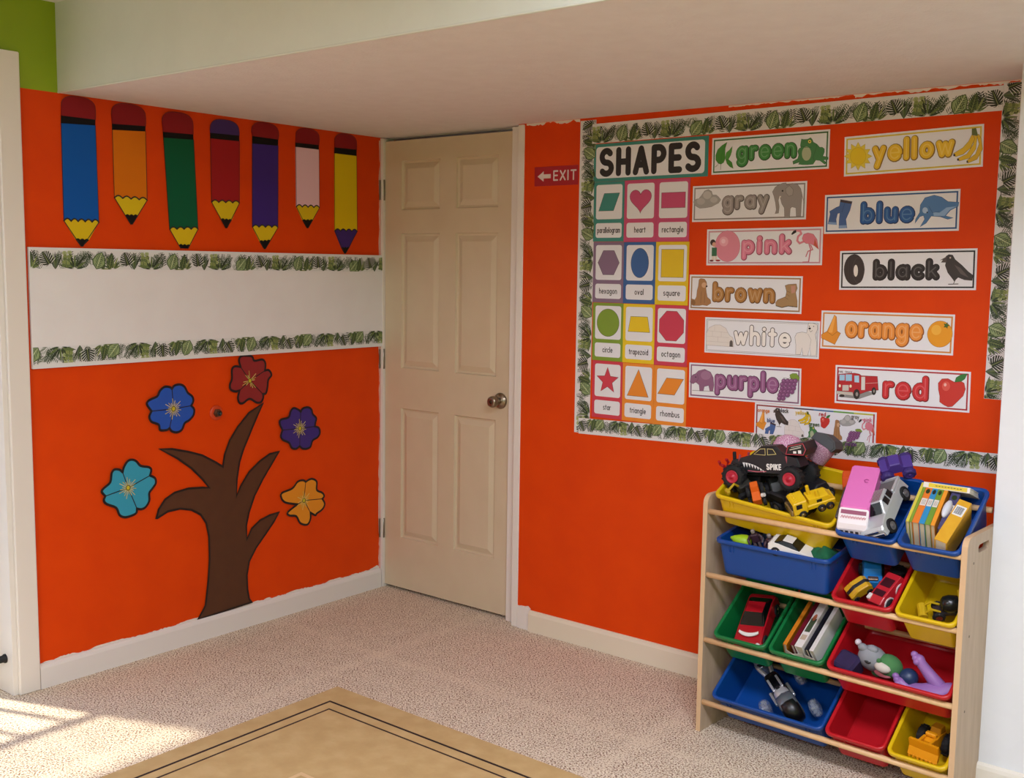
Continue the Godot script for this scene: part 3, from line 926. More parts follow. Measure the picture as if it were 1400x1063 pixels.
# pictures on the cards: operations on polygons in millimetres from the picture's own lower left corner
const PICTURES := {
	"leaf": [["s", "5f6b50", 1.5, [22.4, 19.5, 22, 0]], ["s", "5f6b50", 1.5, [12.3, 18.3, 0, 10.1]], ["d", "3f8a2c", "23501c", [43.4, 91.8, 25.4, 82.5, 9.2, 69.5, 1.6, 50.7, 2.5, 34.8, 12.4, 22.5, 22.4, 19.5, 32.5, 24.3, 38.7, 38, 36.9, 55.6, 37.2, 73.1]], ["d", "4a963a", "23501c", [64.2, 76.6, 54.9, 65.1, 42.9, 57, 40.8, 44.9, 41.4, 32.6, 50.6, 33.8, 58.7, 47.4, 62.8, 61.1]], ["d", "3f8a2c", "23501c", [42.6, 32.5, 52.5, 32, 64.4, 22.5, 70.1, 2.8, 58.2, 8.7, 46.4, 20]], ["s", "2d6a22", 1, [22.4, 21.3, 24.1, 49.4, 39.4, 86.8]]],
	"frog": [["d", "3f8048", "1f4a2a", [28.1, 85.7, 33.7, 83.7, 48.5, 83.4, 59.4, 88, 65.1, 81.7, 69, 73.1, 82.1, 65.6, 91.6, 55, 100.7, 54.5, 108.2, 49, 108.6, 38.9, 103.6, 25.8, 122.1, 21.4, 122.3, 14.6, 105.9, 13.9, 115.4, 4.9, 111.9, 0, 94.9, 12.8, 80.1, 15.3, 71.3, 2.2, 50.9, 1.6, 35.9, 2.4, 20.9, 4.9, 24.5, 11.6, 2.1, 6, 0, 14.6, 16.7, 22.2, 20.2, 34, 16.1, 47.8, 21.5, 55.9, 27, 57.2, 24.9, 67.5]], ["p", "a9b592", [63.6, 36.5, 62.8, 28.7, 60.2, 21.9, 56, 17, 50.7, 14.6, 45.1, 14.9, 39.6, 17.9, 35.1, 23.4, 32.1, 30.5, 30.9, 38.4, 31.7, 46.2, 34.3, 53, 38.5, 57.8, 43.8, 60.2, 49.4, 59.9, 54.8, 56.9, 59.3, 51.5, 62.3, 44.4]], ["s", "23512c", 1.2, [26.9, 64, 41.9, 57.7, 62.2, 57.8]], ["s", "2c6136", 1.2, [82.1, 63.9, 77.3, 44.1, 70.6, 24.3, 74.6, 15.6]], ["p", "f0e060", [62.3, 75.8, 61.4, 72.6, 58.7, 70.7, 55.3, 70.9, 52.4, 73.1, 51.3, 76.5, 52.2, 79.8, 54.9, 81.7, 58.3, 81.5, 61.2, 79.2]], ["p", "181818", [59.4, 76, 58.7, 74.2, 56.9, 73.5, 55, 74.4, 54.2, 76.4, 54.9, 78.2, 56.7, 78.9, 58.6, 78]]],
	"cloud": [["d", "a3a3a0", "7c7c7a", [0, 22.8, 10.4, 31.6, 20.8, 33.1, 29.1, 41.9, 43.6, 59.6, 58, 63.4, 70.3, 56.8, 74.5, 44, 88.8, 43.5, 99, 35.9, 107.2, 26.6, 99.1, 16, 86.9, 10.9, 72.6, 4.1, 49.9, 1.1, 25, 0, 10.5, 7.8, 4.2, 13.5]], ["p", "bdbdba", [70.4, 44.1, 69.4, 39.4, 66.6, 35.4, 62.2, 32.4, 56.8, 31, 51.1, 31.2, 45.7, 33, 41.3, 36.2, 38.4, 40.5, 37.4, 45.3, 38.4, 50, 41.3, 54, 45.6, 56.9, 51, 58.4, 56.7, 58.2, 62.1, 56.3, 66.5, 53.1, 69.4, 48.9]], ["p", "b4b4b1", [45.7, 23.1, 44.7, 19.2, 41.9, 15.7, 37.5, 13.3, 32.1, 12, 26.3, 12.2, 20.9, 13.8, 16.4, 16.5, 13.5, 20.2, 12.5, 24.2, 13.5, 28.2, 16.4, 31.6, 20.8, 34.1, 26.3, 35.3, 32, 35.1, 37.4, 33.5, 41.8, 30.7, 44.7, 27.1]], ["p", "b9b9b6", [95.4, 27, 94.5, 23.5, 92, 20.5, 88.1, 18.4, 83.3, 17.3, 78.2, 17.5, 73.3, 18.9, 69.4, 21.3, 66.8, 24.4, 65.9, 27.9, 66.8, 31.4, 69.3, 34.3, 73.3, 36.5, 78.1, 37.5, 83.2, 37.3, 88, 36, 91.9, 33.6, 94.5, 30.4]]],
	"elephant": [["d", "96918e", "5d5957", [34, 114.7, 47.3, 115.9, 51.3, 107, 70, 113.2, 88.9, 109, 100.4, 94.7, 106.5, 73.7, 105.1, 46, 104.1, 4.3, 89, 4.6, 86.6, 32.6, 71.4, 36.6, 65.9, 29.8, 64.5, 0, 47.4, 0.4, 44.9, 33.9, 35.1, 48.2, 31.1, 62.3, 25.2, 73.1, 21.6, 59.2, 25.7, 37.9, 24.1, 16.9, 12.6, 15.4, 16.3, 27.7, 12.1, 52.4, 6, 73.7, 0, 88, 9.4, 103.4, 18.9, 108.3]], ["d", "a39e9b", "5d5957", [47.6, 96.7, 60.7, 106.6, 74.2, 92.2, 72.6, 74.9, 59.4, 71.9, 49.8, 82.7]], ["p", "202020", [39.8, 90, 38.8, 87.8, 36.4, 87, 33.9, 88, 32.9, 90.3, 33.9, 92.5, 36.3, 93.3, 38.7, 92.3]], ["p", "e6e0d8", [25.2, 73.1, 32.8, 72.8, 27.2, 65.3]], ["s", "5d5957", 1, [106.5, 73.7, 115.6, 45.7]]],
	"child": [["p", "3a2a22", [23, 66.9, 21.6, 61.3, 17.6, 57.3, 12.1, 55.9, 6.7, 57.4, 2.7, 61.6, 1.2, 67.2, 2.6, 72.8, 6.6, 76.8, 12.1, 78.2, 17.5, 76.6, 21.5, 72.5]], ["p", "d9a58a", [24.3, 60.2, 23.3, 56.1, 20.5, 53.1, 16.8, 52.1, 13, 53.2, 10.2, 56.3, 9.2, 60.4, 10.2, 64.5, 13, 67.4, 16.7, 68.5, 20.5, 67.3, 23.3, 64.3]], ["p", "2f6a4a", [8.4, 49.6, 28.1, 49.3, 28.2, 19.5, 8.4, 19.6]], ["p", "ddd2c6", [9.3, 19.6, 18.5, 19.5, 18.6, 4.5, 9.3, 4.5]], ["p", "ddd2c6", [21.1, 19.5, 30.3, 19.5, 30.3, 4.5, 21.1, 4.5]], ["p", "6a2020", [16.9, 3.4, 14.4, 1, 8.5, 0, 2.5, 1, 0, 3.4, 2.5, 5.8, 8.5, 6.8, 14.4, 5.8]], ["p", "a03030", [43.7, 4, 40.8, 1.7, 33.7, 0.7, 26.6, 1.7, 23.6, 4.1, 26.6, 6.5, 33.7, 7.4, 40.8, 6.4]]],
	"balloon": [["d", "dc8a9b", "b8667a", [96.3, 53.3, 95.5, 42.9, 92.9, 32.9, 88.6, 23.7, 82.8, 15.6, 75.6, 9, 67.4, 4.1, 58.4, 1, 49, 0, 39.5, 1.1, 30.4, 4.2, 21.9, 9.2, 14.5, 16, 8.4, 24.3, 3.8, 33.7, 1, 43.8, 0, 54.4, 0.9, 64.9, 3.7, 75, 8.1, 84.2, 14.1, 92.2, 21.5, 98.7, 29.8, 103.4, 38.8, 106.3, 48.1, 107.1, 57.5, 105.9, 66.4, 102.7, 74.7, 97.6, 82, 90.9, 87.9, 82.8, 92.4, 73.6, 95.2, 63.6]], ["p", "e7a7b4", [51.3, 70, 50.3, 64.2, 47.3, 59.2, 42.8, 55.4, 37.1, 53.5, 31.1, 53.5, 25.4, 55.6, 20.7, 59.5, 17.7, 64.7, 16.6, 70.5, 17.6, 76.3, 20.6, 81.4, 25.2, 85.1, 30.9, 87, 36.9, 86.9, 42.6, 84.8, 47.2, 80.9, 50.2, 75.8]], ["p", "f1c6ce", [40.2, 71.3, 39.1, 67.2, 36.1, 64.3, 32, 63.3, 27.8, 64.4, 24.8, 67.4, 23.7, 71.5, 24.8, 75.6, 27.8, 78.5, 31.9, 79.5, 36, 78.4, 39.1, 75.3]]],
	"flamingo": [["s", "c26a78", 4, [65, 58.6, 71.1, 42.8, 68.2, 21.8, 65.3, 0.7]], ["s", "c26a78", 3.5, [70.6, 56.8, 78.5, 41, 62.2, 35.9, 55.4, 18.3]], ["s", "c26a78", 3, [44.9, 0, 66.4, 0.7]], ["s", "d98795", 7, [44.4, 67.6, 31.6, 62.5, 22.7, 71.4, 25.3, 85.4, 36.1, 93.9, 32.1, 103.7, 20.9, 104.7]], ["d", "d97d8d", "a8505f", [40.4, 78.1, 45.4, 92, 60, 95.9, 78.5, 91.3, 91.9, 73.8, 98.5, 42.5, 85.4, 53.1, 72.3, 60.2, 53.9, 62.2, 44.4, 69.3]], ["p", "c4583f", [84.5, 77.4, 99.3, 40.8, 81.6, 56.6]], ["p", "1c1c1c", [17.1, 107.2, 19.2, 99.5, 4.6, 91, 0, 92.9, 7.9, 103.9]]],
	"brown_bear": [["d", "a97c4e", "5f4024", [30.9, 92, 37.3, 95.8, 52.2, 94.1, 59.9, 84.9, 63, 69.9, 58.8, 64.2, 61, 47.2, 65.4, 30.3, 78.2, 21.2, 80.4, 9.9, 65.6, 1, 48.5, 3.2, 35.6, 0.8, 9.6, 0, 0.9, 11.3, 3, 22.9, 16.1, 19.4, 22.5, 31.1, 24.6, 54, 28.9, 69.3]], ["p", "d0a680", [61.7, 73.6, 60.4, 68.7, 56.7, 65.1, 51.6, 63.6, 46.4, 64.9, 42.7, 68.4, 41.3, 73.3, 42.6, 78.2, 46.4, 81.8, 51.5, 83.2, 56.6, 82, 60.3, 78.5]], ["p", "1c1410", [65.6, 69.2, 64.5, 66.8, 61.8, 65.7, 59.1, 66.7, 57.9, 69, 59, 71.5, 61.7, 72.5, 64.4, 71.6]], ["s", "6b4a2b", 1.2, [41.8, 50.6, 39.9, 8.6]], ["s", "6b4a2b", 1.2, [56.8, 50.9, 54.9, 9.1]], ["p", "8a6238", [19.1, 9.9, 17.9, 5.1, 14.4, 1.4, 9.6, 0, 4.8, 1.1, 1.3, 4.6, 0, 9.3, 1.3, 14.2, 4.8, 17.8, 9.6, 19.2, 14.3, 18.1, 17.8, 14.7]]],
	"boot": [["d", "a5855a", "4c3a22", [32.4, 74.3, 43.5, 78.1, 71.5, 80.4, 75.7, 66.3, 70.7, 52.1, 77.4, 23.9, 78.2, 4.3, 61.3, 3.8, 46.1, 6.9, 23.5, 0.7, 2.3, 5.4, 0, 16.2, 7.4, 25.5, 22.5, 31.3, 35.6, 37, 38.7, 54.9]], ["p", "c28f7a", [53.1, 73, 69.8, 75, 68.8, 52.1, 55.9, 48.2]], ["s", "3d3020", 2.4, [1.5, 5.4, 23.5, 0, 46.1, 5.8, 78.2, 3.3]], ["s", "5f4a2c", 1, [31.8, 35.1, 45.3, 28.3]], ["s", "5f4a2c", 1, [37.1, 46, 49.5, 39.2]], ["s", "5f4a2c", 1, [38.6, 56.7, 51.2, 51.7]]],
	"igloo": [["d", "e2ddd6", "a29c97", [1, 1.6, 0, 42.8, 10.5, 62.9, 32.2, 73.6, 54, 74.4, 75.9, 63.5, 87.2, 44.6, 93.8, 37.1, 104.7, 31.7, 108.4, 0.1]], ["p", "5a5550", [92.5, 0.1, 92.9, 17.6, 98.4, 23.7, 104.5, 18.2, 105.8, 0]], ["s", "b8b2ac", 0.7, [2, 52.7, 84.9, 48.4]], ["s", "b8b2ac", 0.7, [1.1, 33, 89.6, 31.1]], ["s", "b8b2ac", 0.7, [1.1, 15.3, 90.9, 13.6]], ["s", "b8b2ac", 0.7, [32.3, 72.4, 32.7, 52.8]], ["s", "b8b2ac", 0.7, [58.9, 51.2, 59.3, 32.8]], ["s", "b8b2ac", 0.7, [24, 51.7, 24.4, 32.9]], ["s", "b8b2ac", 0.7, [46.3, 31.9, 46.7, 15.5]]],
	"polar_bear": [["d", "e6e1da", "6e6965", [0, 60.2, 5.7, 73.6, 25.6, 78.2, 41.6, 75.1, 46.8, 108.9, 60.7, 109.4, 76.5, 104.5, 78.8, 91.6, 71.3, 72.7, 77.8, 43.3, 76.7, 2.4, 59, 1.5, 54.4, 31, 47.1, 0.8, 31.3, 0, 26.7, 25.9, 21.2, 3.2, 5.2, 2.4, 4.5, 36.1]], ["p", "1c1c1c", [55.9, 91.8, 54.6, 89.3, 51.2, 88.2, 47.9, 89.1, 46.4, 91.4, 47.8, 93.8, 51.1, 94.9, 54.5, 94.1]], ["p", "1c1c1c", [51.8, 98.7, 50.9, 97, 48.9, 96.9, 47.8, 98.5, 48.8, 100.2, 50.8, 100.2]], ["p", "1c1c1c", [66.8, 99.3, 65.8, 97.6, 63.9, 97.5, 62.9, 99.1, 63.8, 100.8, 65.8, 100.8]], ["s", "57524f", 1.2, [50.1, 85.9, 55.4, 80.2, 61.2, 85.3]], ["s", "8d8783", 0.8, [45.6, 73.4, 57.9, 53.5, 54.4, 31]], ["s", "8d8783", 0.8, [26.7, 25.9, 29.1, 7.4]]],
	"hippo": [["s", "7d7a72", 1.5, [10, 0.1, 96.7, 1.7]], ["d", "8d6080", "543850", [1.9, 45.8, 10.9, 56.3, 22.3, 60.9, 33.5, 71.5, 58.4, 78.7, 81.3, 70, 93, 50.9, 96.1, 23.4, 92.2, 3.4, 80.9, 2.7, 75.8, 22.2, 57.8, 17.1, 53.7, 0.9, 40, 0, 37.1, 21.8, 23.1, 31, 11.7, 24.3, 0, 29.6]], ["p", "9f7592", [83.9, 58.3, 82.8, 52.8, 79.4, 47.9, 74.1, 44, 67.5, 41.8, 60.4, 41.4, 53.7, 42.9, 48.2, 46.1, 44.5, 50.7, 43.1, 56, 44.2, 61.6, 47.6, 66.5, 53, 70.3, 59.6, 72.6, 66.7, 72.9, 73.3, 71.4, 78.8, 68.2, 82.5, 63.6]], ["p", "1e1420", [25.4, 49.1, 24.1, 46.9, 21.3, 46.8, 19.9, 48.8, 21.2, 50.9, 24, 51.1]], ["s", "543850", 1, [29.3, 59.3, 32.9, 43.5, 25.4, 31.1]]],
	"grapes": [["s", "5a6a35", 1.2, [18.7, 78.7, 39, 76.1, 44.7, 83.9]], ["d", "7d9a3a", "4a6222", [42.5, 89.3, 52.2, 94.7, 66.1, 95.4, 77.3, 82, 73, 72.5, 59.2, 69.8, 47, 74.7]], ["d", "84507d", "4e2d4c", [29.3, 68.1, 27.9, 63.6, 24, 60.6, 19, 60.3, 14.8, 62.8, 13.1, 67.1, 14.5, 71.6, 18.4, 74.6, 23.4, 74.8, 27.5, 72.4]], ["p", "a87aa2", [21.1, 69.8, 20, 67.8, 17.6, 67.7, 16.3, 69.6, 17.4, 71.6, 19.8, 71.7]], ["d", "84507d", "4e2d4c", [43.3, 68.9, 41.9, 64.4, 38, 61.5, 33.1, 61.2, 29, 63.7, 27.2, 67.9, 28.6, 72.4, 32.5, 75.4, 37.5, 75.6, 41.6, 73.2]], ["p", "a87aa2", [35.2, 70.7, 34.1, 68.6, 31.7, 68.5, 30.4, 70.4, 31.5, 72.4, 33.9, 72.5]], ["d", "84507d", "4e2d4c", [57.2, 69.7, 55.9, 65.2, 52, 62.3, 47.1, 62, 43, 64.5, 41.3, 68.8, 42.6, 73.2, 46.5, 76.2, 51.4, 76.4, 55.5, 74]], ["p", "a87aa2", [49.2, 71.5, 48.1, 69.5, 45.7, 69.3, 44.4, 71.2, 45.5, 73.2, 47.9, 73.3]], ["d", "84507d", "4e2d4c", [71.1, 70.5, 69.7, 66.1, 65.9, 63.1, 61, 62.8, 56.9, 65.3, 55.2, 69.6, 56.6, 74, 60.4, 76.9, 65.3, 77.2, 69.4, 74.8]], ["p", "a87aa2", [63.1, 72.3, 62, 70.3, 59.6, 70.1, 58.3, 72, 59.4, 74, 61.8, 74.1]], ["d", "84507d", "4e2d4c", [23.7, 55.8, 22.3, 51.3, 18.4, 48.3, 13.4, 48, 9.2, 50.5, 7.5, 54.8, 8.9, 59.3, 12.8, 62.2, 17.8, 62.5, 22, 60.1]], ["p", "a87aa2", [15.5, 57.5, 14.4, 55.5, 12, 55.3, 10.7, 57.2, 11.8, 59.2, 14.2, 59.4]], ["d", "84507d", "4e2d4c", [38.6, 56.7, 37.2, 52.2, 33.3, 49.2, 28.3, 48.9, 24.2, 51.4, 22.5, 55.7, 23.8, 60.2, 27.8, 63.1, 32.7, 63.4, 36.8, 60.9]], ["p", "a87aa2", [30.4, 58.4, 29.3, 56.4, 26.9, 56.3, 25.6, 58.1, 26.7, 60.1, 29.2, 60.3]], ["d", "84507d", "4e2d4c", [52.9, 57.5, 51.6, 53.1, 47.7, 50.1, 42.8, 49.8, 38.7, 52.3, 36.9, 56.6, 38.3, 61, 42.2, 64, 47.1, 64.3, 51.2, 61.8]], ["p", "a87aa2", [44.9, 59.3, 43.7, 57.3, 41.3, 57.1, 40.1, 59, 41.2, 61, 43.6, 61.1]], ["d", "84507d", "4e2d4c", [67.6, 58.4, 66.3, 54, 62.4, 51, 57.5, 50.7, 53.4, 53.2, 51.7, 57.5, 53.1, 61.9, 56.9, 64.8, 61.8, 65.1, 65.9, 62.7]], ["p", "a87aa2", [59.6, 60.2, 58.5, 58.2, 56.1, 58, 54.8, 59.9, 55.9, 61.9, 58.3, 62]], ["d", "84507d", "4e2d4c", [24.2, 43.4, 22.8, 38.9, 18.9, 35.9, 13.9, 35.6, 9.7, 38.1, 8, 42.4, 9.4, 46.9, 13.3, 49.9, 18.3, 50.2, 22.5, 47.7]], ["p", "a87aa2", [16, 45.2, 14.9, 43.1, 12.4, 43, 11.2, 44.9, 12.3, 46.9, 14.7, 47]], ["d", "84507d", "4e2d4c", [38.2, 44.3, 36.9, 39.8, 33, 36.8, 28, 36.5, 23.9, 39, 22.2, 43.3, 23.5, 47.8, 27.4, 50.7, 32.4, 51.1, 36.5, 48.6]], ["p", "a87aa2", [30.1, 46, 29, 44, 26.6, 43.9, 25.3, 45.7, 26.4, 47.8, 28.8, 47.9]], ["d", "84507d", "4e2d4c", [52.2, 45.2, 50.9, 40.7, 47, 37.7, 42.1, 37.4, 37.9, 39.9, 36.2, 44.2, 37.6, 48.7, 41.5, 51.6, 46.4, 51.9, 50.5, 49.5]], ["p", "a87aa2", [44.2, 46.9, 43, 44.9, 40.6, 44.8, 39.4, 46.6, 40.5, 48.6, 42.9, 48.8]], ["d", "84507d", "4e2d4c", [66.1, 46.1, 64.8, 41.6, 60.9, 38.6, 56, 38.3, 51.9, 40.8, 50.2, 45.1, 51.6, 49.5, 55.5, 52.5, 60.4, 52.8, 64.4, 50.3]], ["p", "a87aa2", [58.1, 47.8, 57, 45.8, 54.6, 45.6, 53.3, 47.5, 54.4, 49.5, 56.8, 49.6]], ["d", "84507d", "4e2d4c", [20.6, 30.8, 19.3, 26.3, 15.3, 23.3, 10.3, 23, 6.1, 25.4, 4.4, 29.7, 5.8, 34.3, 9.8, 37.2, 14.8, 37.6, 18.9, 35.1]], ["p", "a87aa2", [12.5, 32.5, 11.3, 30.5, 8.9, 30.3, 7.6, 32.2, 8.7, 34.2, 11.2, 34.4]], ["d", "84507d", "4e2d4c", [34.7, 31.7, 33.4, 27.2, 29.4, 24.2, 24.5, 23.9, 20.3, 26.4, 18.6, 30.7, 20, 35.2, 23.9, 38.2, 28.9, 38.5, 33, 36]], ["p", "a87aa2", [26.6, 33.4, 25.5, 31.4, 23, 31.3, 21.8, 33.1, 22.9, 35.1, 25.3, 35.3]], ["d", "84507d", "4e2d4c", [48.7, 32.6, 47.4, 28.2, 43.5, 25.2, 38.5, 24.8, 34.4, 27.3, 32.7, 31.6, 34.1, 36.1, 38, 39.1, 42.9, 39.4, 47, 36.9]], ["p", "a87aa2", [40.6, 34.4, 39.5, 32.3, 37.1, 32.2, 35.8, 34, 37, 36.1, 39.4, 36.2]], ["d", "84507d", "4e2d4c", [60.7, 33.4, 59.3, 28.9, 55.5, 26, 50.5, 25.6, 46.4, 28.1, 44.7, 32.4, 46.1, 36.9, 50, 39.8, 54.9, 40.1, 59, 37.7]], ["p", "a87aa2", [52.6, 35.1, 51.5, 33.1, 49.1, 33, 47.8, 34.8, 49, 36.8, 51.4, 37]], ["d", "84507d", "4e2d4c", [17, 19.3, 15.7, 14.7, 11.7, 11.7, 6.7, 11.4, 2.5, 13.8, 0.8, 18.2, 2.2, 22.7, 6.1, 25.7, 11.2, 26, 15.3, 23.6]], ["p", "a87aa2", [8.8, 21, 7.7, 18.9, 5.3, 18.8, 4, 20.6, 5.1, 22.7, 7.5, 22.8]], ["d", "84507d", "4e2d4c", [31.1, 20.2, 29.8, 15.7, 25.9, 12.7, 20.9, 12.4, 16.7, 14.8, 15, 19.1, 16.4, 23.7, 20.3, 26.6, 25.3, 27, 29.4, 24.5]], ["p", "a87aa2", [23, 21.9, 21.9, 19.9, 19.4, 19.7, 18.2, 21.6, 19.3, 23.6, 21.7, 23.8]], ["d", "84507d", "4e2d4c", [45.2, 21.2, 43.8, 16.7, 39.9, 13.7, 35, 13.3, 30.8, 15.8, 29.1, 20.1, 30.5, 24.6, 34.4, 27.6, 39.4, 27.9, 43.5, 25.5]], ["p", "a87aa2", [37.1, 22.9, 36, 20.9, 33.5, 20.7, 32.3, 22.6, 33.4, 24.6, 35.8, 24.7]], ["d", "84507d", "4e2d4c", [16.3, 7.9, 14.9, 3.4, 10.9, 0.4, 5.9, 0, 1.7, 2.4, 0, 6.8, 1.4, 11.3, 5.4, 14.3, 10.4, 14.7, 14.5, 12.2]], ["p", "a87aa2", [8.1, 9.6, 6.9, 7.6, 4.5, 7.4, 3.2, 9.3, 4.3, 11.3, 6.8, 11.5]], ["d", "84507d", "4e2d4c", [29.6, 8.8, 28.2, 4.3, 24.3, 1.3, 19.3, 1, 15.1, 3.4, 13.4, 7.7, 14.8, 12.2, 18.7, 15.3, 23.7, 15.6, 27.9, 13.1]], ["p", "a87aa2", [21.4, 10.5, 20.3, 8.5, 17.9, 8.3, 16.6, 10.2, 17.7, 12.2, 20.1, 12.4]]],
	"sun": [["d", "e6cf3a", "b79d20", [89.8, 39.9, 75, 33.4, 84.3, 18.9, 67.4, 20.8, 68.5, 4.3, 53.9, 14.1, 46.2, 0, 38, 15.2, 23.5, 7.4, 23.9, 24, 6.6, 24.6, 15.6, 38, 0, 47, 15.3, 53.5, 5.7, 68.3, 23.1, 66.2, 22, 82.9, 36.8, 72.8, 44.4, 86.7, 52.7, 71.4, 66.9, 79, 66.5, 62.6, 83.4, 61.9, 74.7, 48.7]], ["d", "e6c800", "c2a212", [70.8, 41.4, 70.1, 34.5, 67.7, 28.1, 63.8, 22.8, 58.6, 18.9, 52.5, 16.6, 45.9, 16.1, 39.2, 17.5, 33, 20.7, 27.5, 25.5, 23.3, 31.5, 20.6, 38.3, 19.5, 45.4, 20.3, 52.5, 22.7, 58.9, 26.7, 64.2, 32, 68.1, 38.2, 70.3, 44.8, 70.6, 51.4, 69.2, 57.6, 65.9, 63, 61.2, 67.2, 55.2, 69.8, 48.5]]],
	"bananas": [["d", "dcb60e", "7e6a14", [67.1, 80.8, 75, 53.7, 65.2, 24.4, 40.5, 7.4, 44.4, 0.2, 69.3, 9, 84.4, 37.9, 79.9, 68.3, 72.4, 82.2]], ["d", "e2bd12", "7e6a14", [59.9, 81.4, 58.9, 55.1, 39.9, 26.4, 12.9, 15.2, 18.6, 8.2, 47.6, 14.4, 64.8, 39.5, 67.9, 76.9]], ["d", "e0ba10", "7e6a14", [54.4, 85.7, 44.2, 64, 28.4, 46.4, 1.3, 31.4, 7.1, 22.1, 29, 27.3, 50.2, 44.5, 61, 70]], ["p", "5d6a2c", [52.1, 101, 64.6, 101.7, 70.7, 78.6, 52.7, 81.4]], ["p", "3a2c1c", [6.7, 26, 5.8, 23.4, 3.4, 22.4, 1.1, 23.7, 0, 26.5, 0.9, 29.2, 3.2, 30.1, 5.6, 28.8]], ["p", "3a2c1c", [18.1, 11.7, 17.2, 9.4, 14.9, 8.5, 12.5, 9.7, 11.5, 12.2, 12.4, 14.6, 14.7, 15.4, 17.1, 14.2]], ["p", "3a2c1c", [45, 3.2, 44.2, 0.9, 42.2, 0, 40.1, 1.2, 39.2, 3.6, 40, 6, 42, 6.9, 44.1, 5.7]]],
	"jeans": [["d", "3f639c", "20386a", [40.7, 92.3, 78.8, 84.5, 72.6, 57.8, 59.8, 28.9, 64.3, 1.5, 38.1, 0.8, 38, 25.3, 40, 50.5, 31.3, 48.7, 27, 29.9, 29.2, 12.9, 0.4, 15.8, 7.1, 47.4, 4.8, 55.9, 26.8, 67.8, 37.8, 71.6]], ["p", "3a2c30", [40.7, 92.3, 78.8, 84.5, 77.2, 77.5, 39.5, 84.9]], ["p", "7fa0cf", [37.1, 9.3, 63.3, 9.9, 64.3, 0.6, 38.1, 0]], ["p", "7fa0cf", [1.8, 22.1, 29.2, 19.3, 29.2, 11.6, 0, 14.5]], ["s", "20386a", 1, [55.1, 81.3, 46.6, 52.4]]],
	"whale": [["d", "4a7cb4", "244a78", [54.6, 94.9, 77.7, 88, 97.2, 73.6, 129.2, 70.3, 127.7, 58.8, 105.5, 47.9, 90.9, 30.8, 113.8, 24.2, 98.8, 20.8, 75.6, 29.3, 48.5, 32.2, 33.5, 10.7, 16.1, 0, 29.3, 22.8, 25.1, 34.9, 13.4, 31.3, 0, 11.7, 1.7, 23.6, 13.1, 43.3, 14.5, 67.1, 27.6, 88.3]], ["p", "8ab0d8", [124, 58.9, 103.6, 48.8, 89, 30.9, 56.3, 31.9, 54, 43.8, 73.4, 41.2, 93.9, 56.2]], ["p", "a8c4e2", [38, 49.5, 36.9, 44.8, 33.9, 41.4, 29.6, 40.3, 25.3, 41.7, 22, 45.3, 20.8, 50.2, 21.8, 54.9, 24.9, 58.3, 29.1, 59.4, 33.5, 57.9, 36.7, 54.3]], ["p", "12202e", [38.1, 43.2, 37.5, 41.5, 35.9, 40.9, 34.2, 41.7, 33.5, 43.4, 34.1, 45, 35.7, 45.7, 37.4, 44.9]], ["s", "244a78", 1, [40, 62.1, 52.1, 41.9, 73.2, 45.2]]],
	"tyre": [["d", "35302e", "161413", [67.1, 48.6, 66.5, 37.8, 64.3, 27.5, 60.5, 18.4, 55.4, 10.7, 49.2, 4.9, 42.2, 1.2, 34.8, 0, 27.3, 1.2, 20.1, 4.8, 13.6, 10.7, 8, 18.5, 3.8, 27.8, 1.1, 38.2, 0, 49.1, 0.6, 60, 2.9, 70.3, 6.8, 79.6, 12, 87.2, 18.3, 92.9, 25.3, 96.4, 32.8, 97.5, 40.2, 96.2, 47.4, 92.5, 53.8, 86.6, 59.2, 78.8, 63.4, 69.6, 66, 59.3]], ["s", "4d4744", 1.2, [66.3, 46.1, 65.9, 35.5, 64.3, 25.6, 61.5, 17.1, 57.7, 10.6, 53.3, 6.5, 48.4, 5.1, 43.5, 6.5, 38.9, 10.6, 34.8, 17.2, 31.6, 25.7, 29.5, 35.7, 28.7, 46.3, 29.1, 57, 30.8, 66.9, 33.6, 75.4, 37.4, 81.9, 41.8, 85.9, 46.7, 87.2, 51.6, 85.8, 56.2, 81.6, 60.2, 75.1, 63.4, 66.5, 65.4, 56.7]], ["d", "e9e4dd", "161413", [46.3, 45, 46, 38.4, 44.9, 32.6, 43, 28.3, 40.7, 26, 38.2, 26, 35.7, 28.3, 33.7, 32.6, 32.3, 38.4, 31.7, 45.1, 32, 51.7, 33.2, 57.5, 35, 61.8, 37.3, 64, 39.9, 64, 42.3, 61.7, 44.3, 57.4, 45.7, 51.6]], ["s", "26211f", 1, [8.9, 81.1, 10.2, 17.7]], ["s", "26211f", 1, [17.5, 87.3, 19.1, 9.3]]],
	"crow": [["s", "463d38", 2, [51, 19.7, 44, 2]], ["s", "463d38", 2.4, [28.9, 0, 57.3, 0.8]], ["d", "35302e", "191615", [18.8, 85.1, 26.2, 90.1, 37.6, 88.7, 45.6, 74.8, 66.7, 56.9, 86, 37.2, 99.2, 27.4, 97.9, 11.8, 75.6, 13.8, 56.6, 21.7, 45.7, 9.9, 41.7, 15.8, 26, 35.6, 17.7, 57.4, 19.3, 67.3]], ["p", "4a423d", [20.7, 85, 0, 73.5, 9.5, 75.3, 4, 66.7, 20.5, 66.5]], ["p", "5a524d", [44.2, 59.1, 63.3, 49.1, 88.4, 19.6, 63.8, 31.5]], ["p", "c9b9a8", [34.1, 80.9, 33.4, 79, 31.5, 78.2, 29.6, 79, 28.8, 81, 29.5, 82.9, 31.3, 83.7, 33.2, 82.9]]],
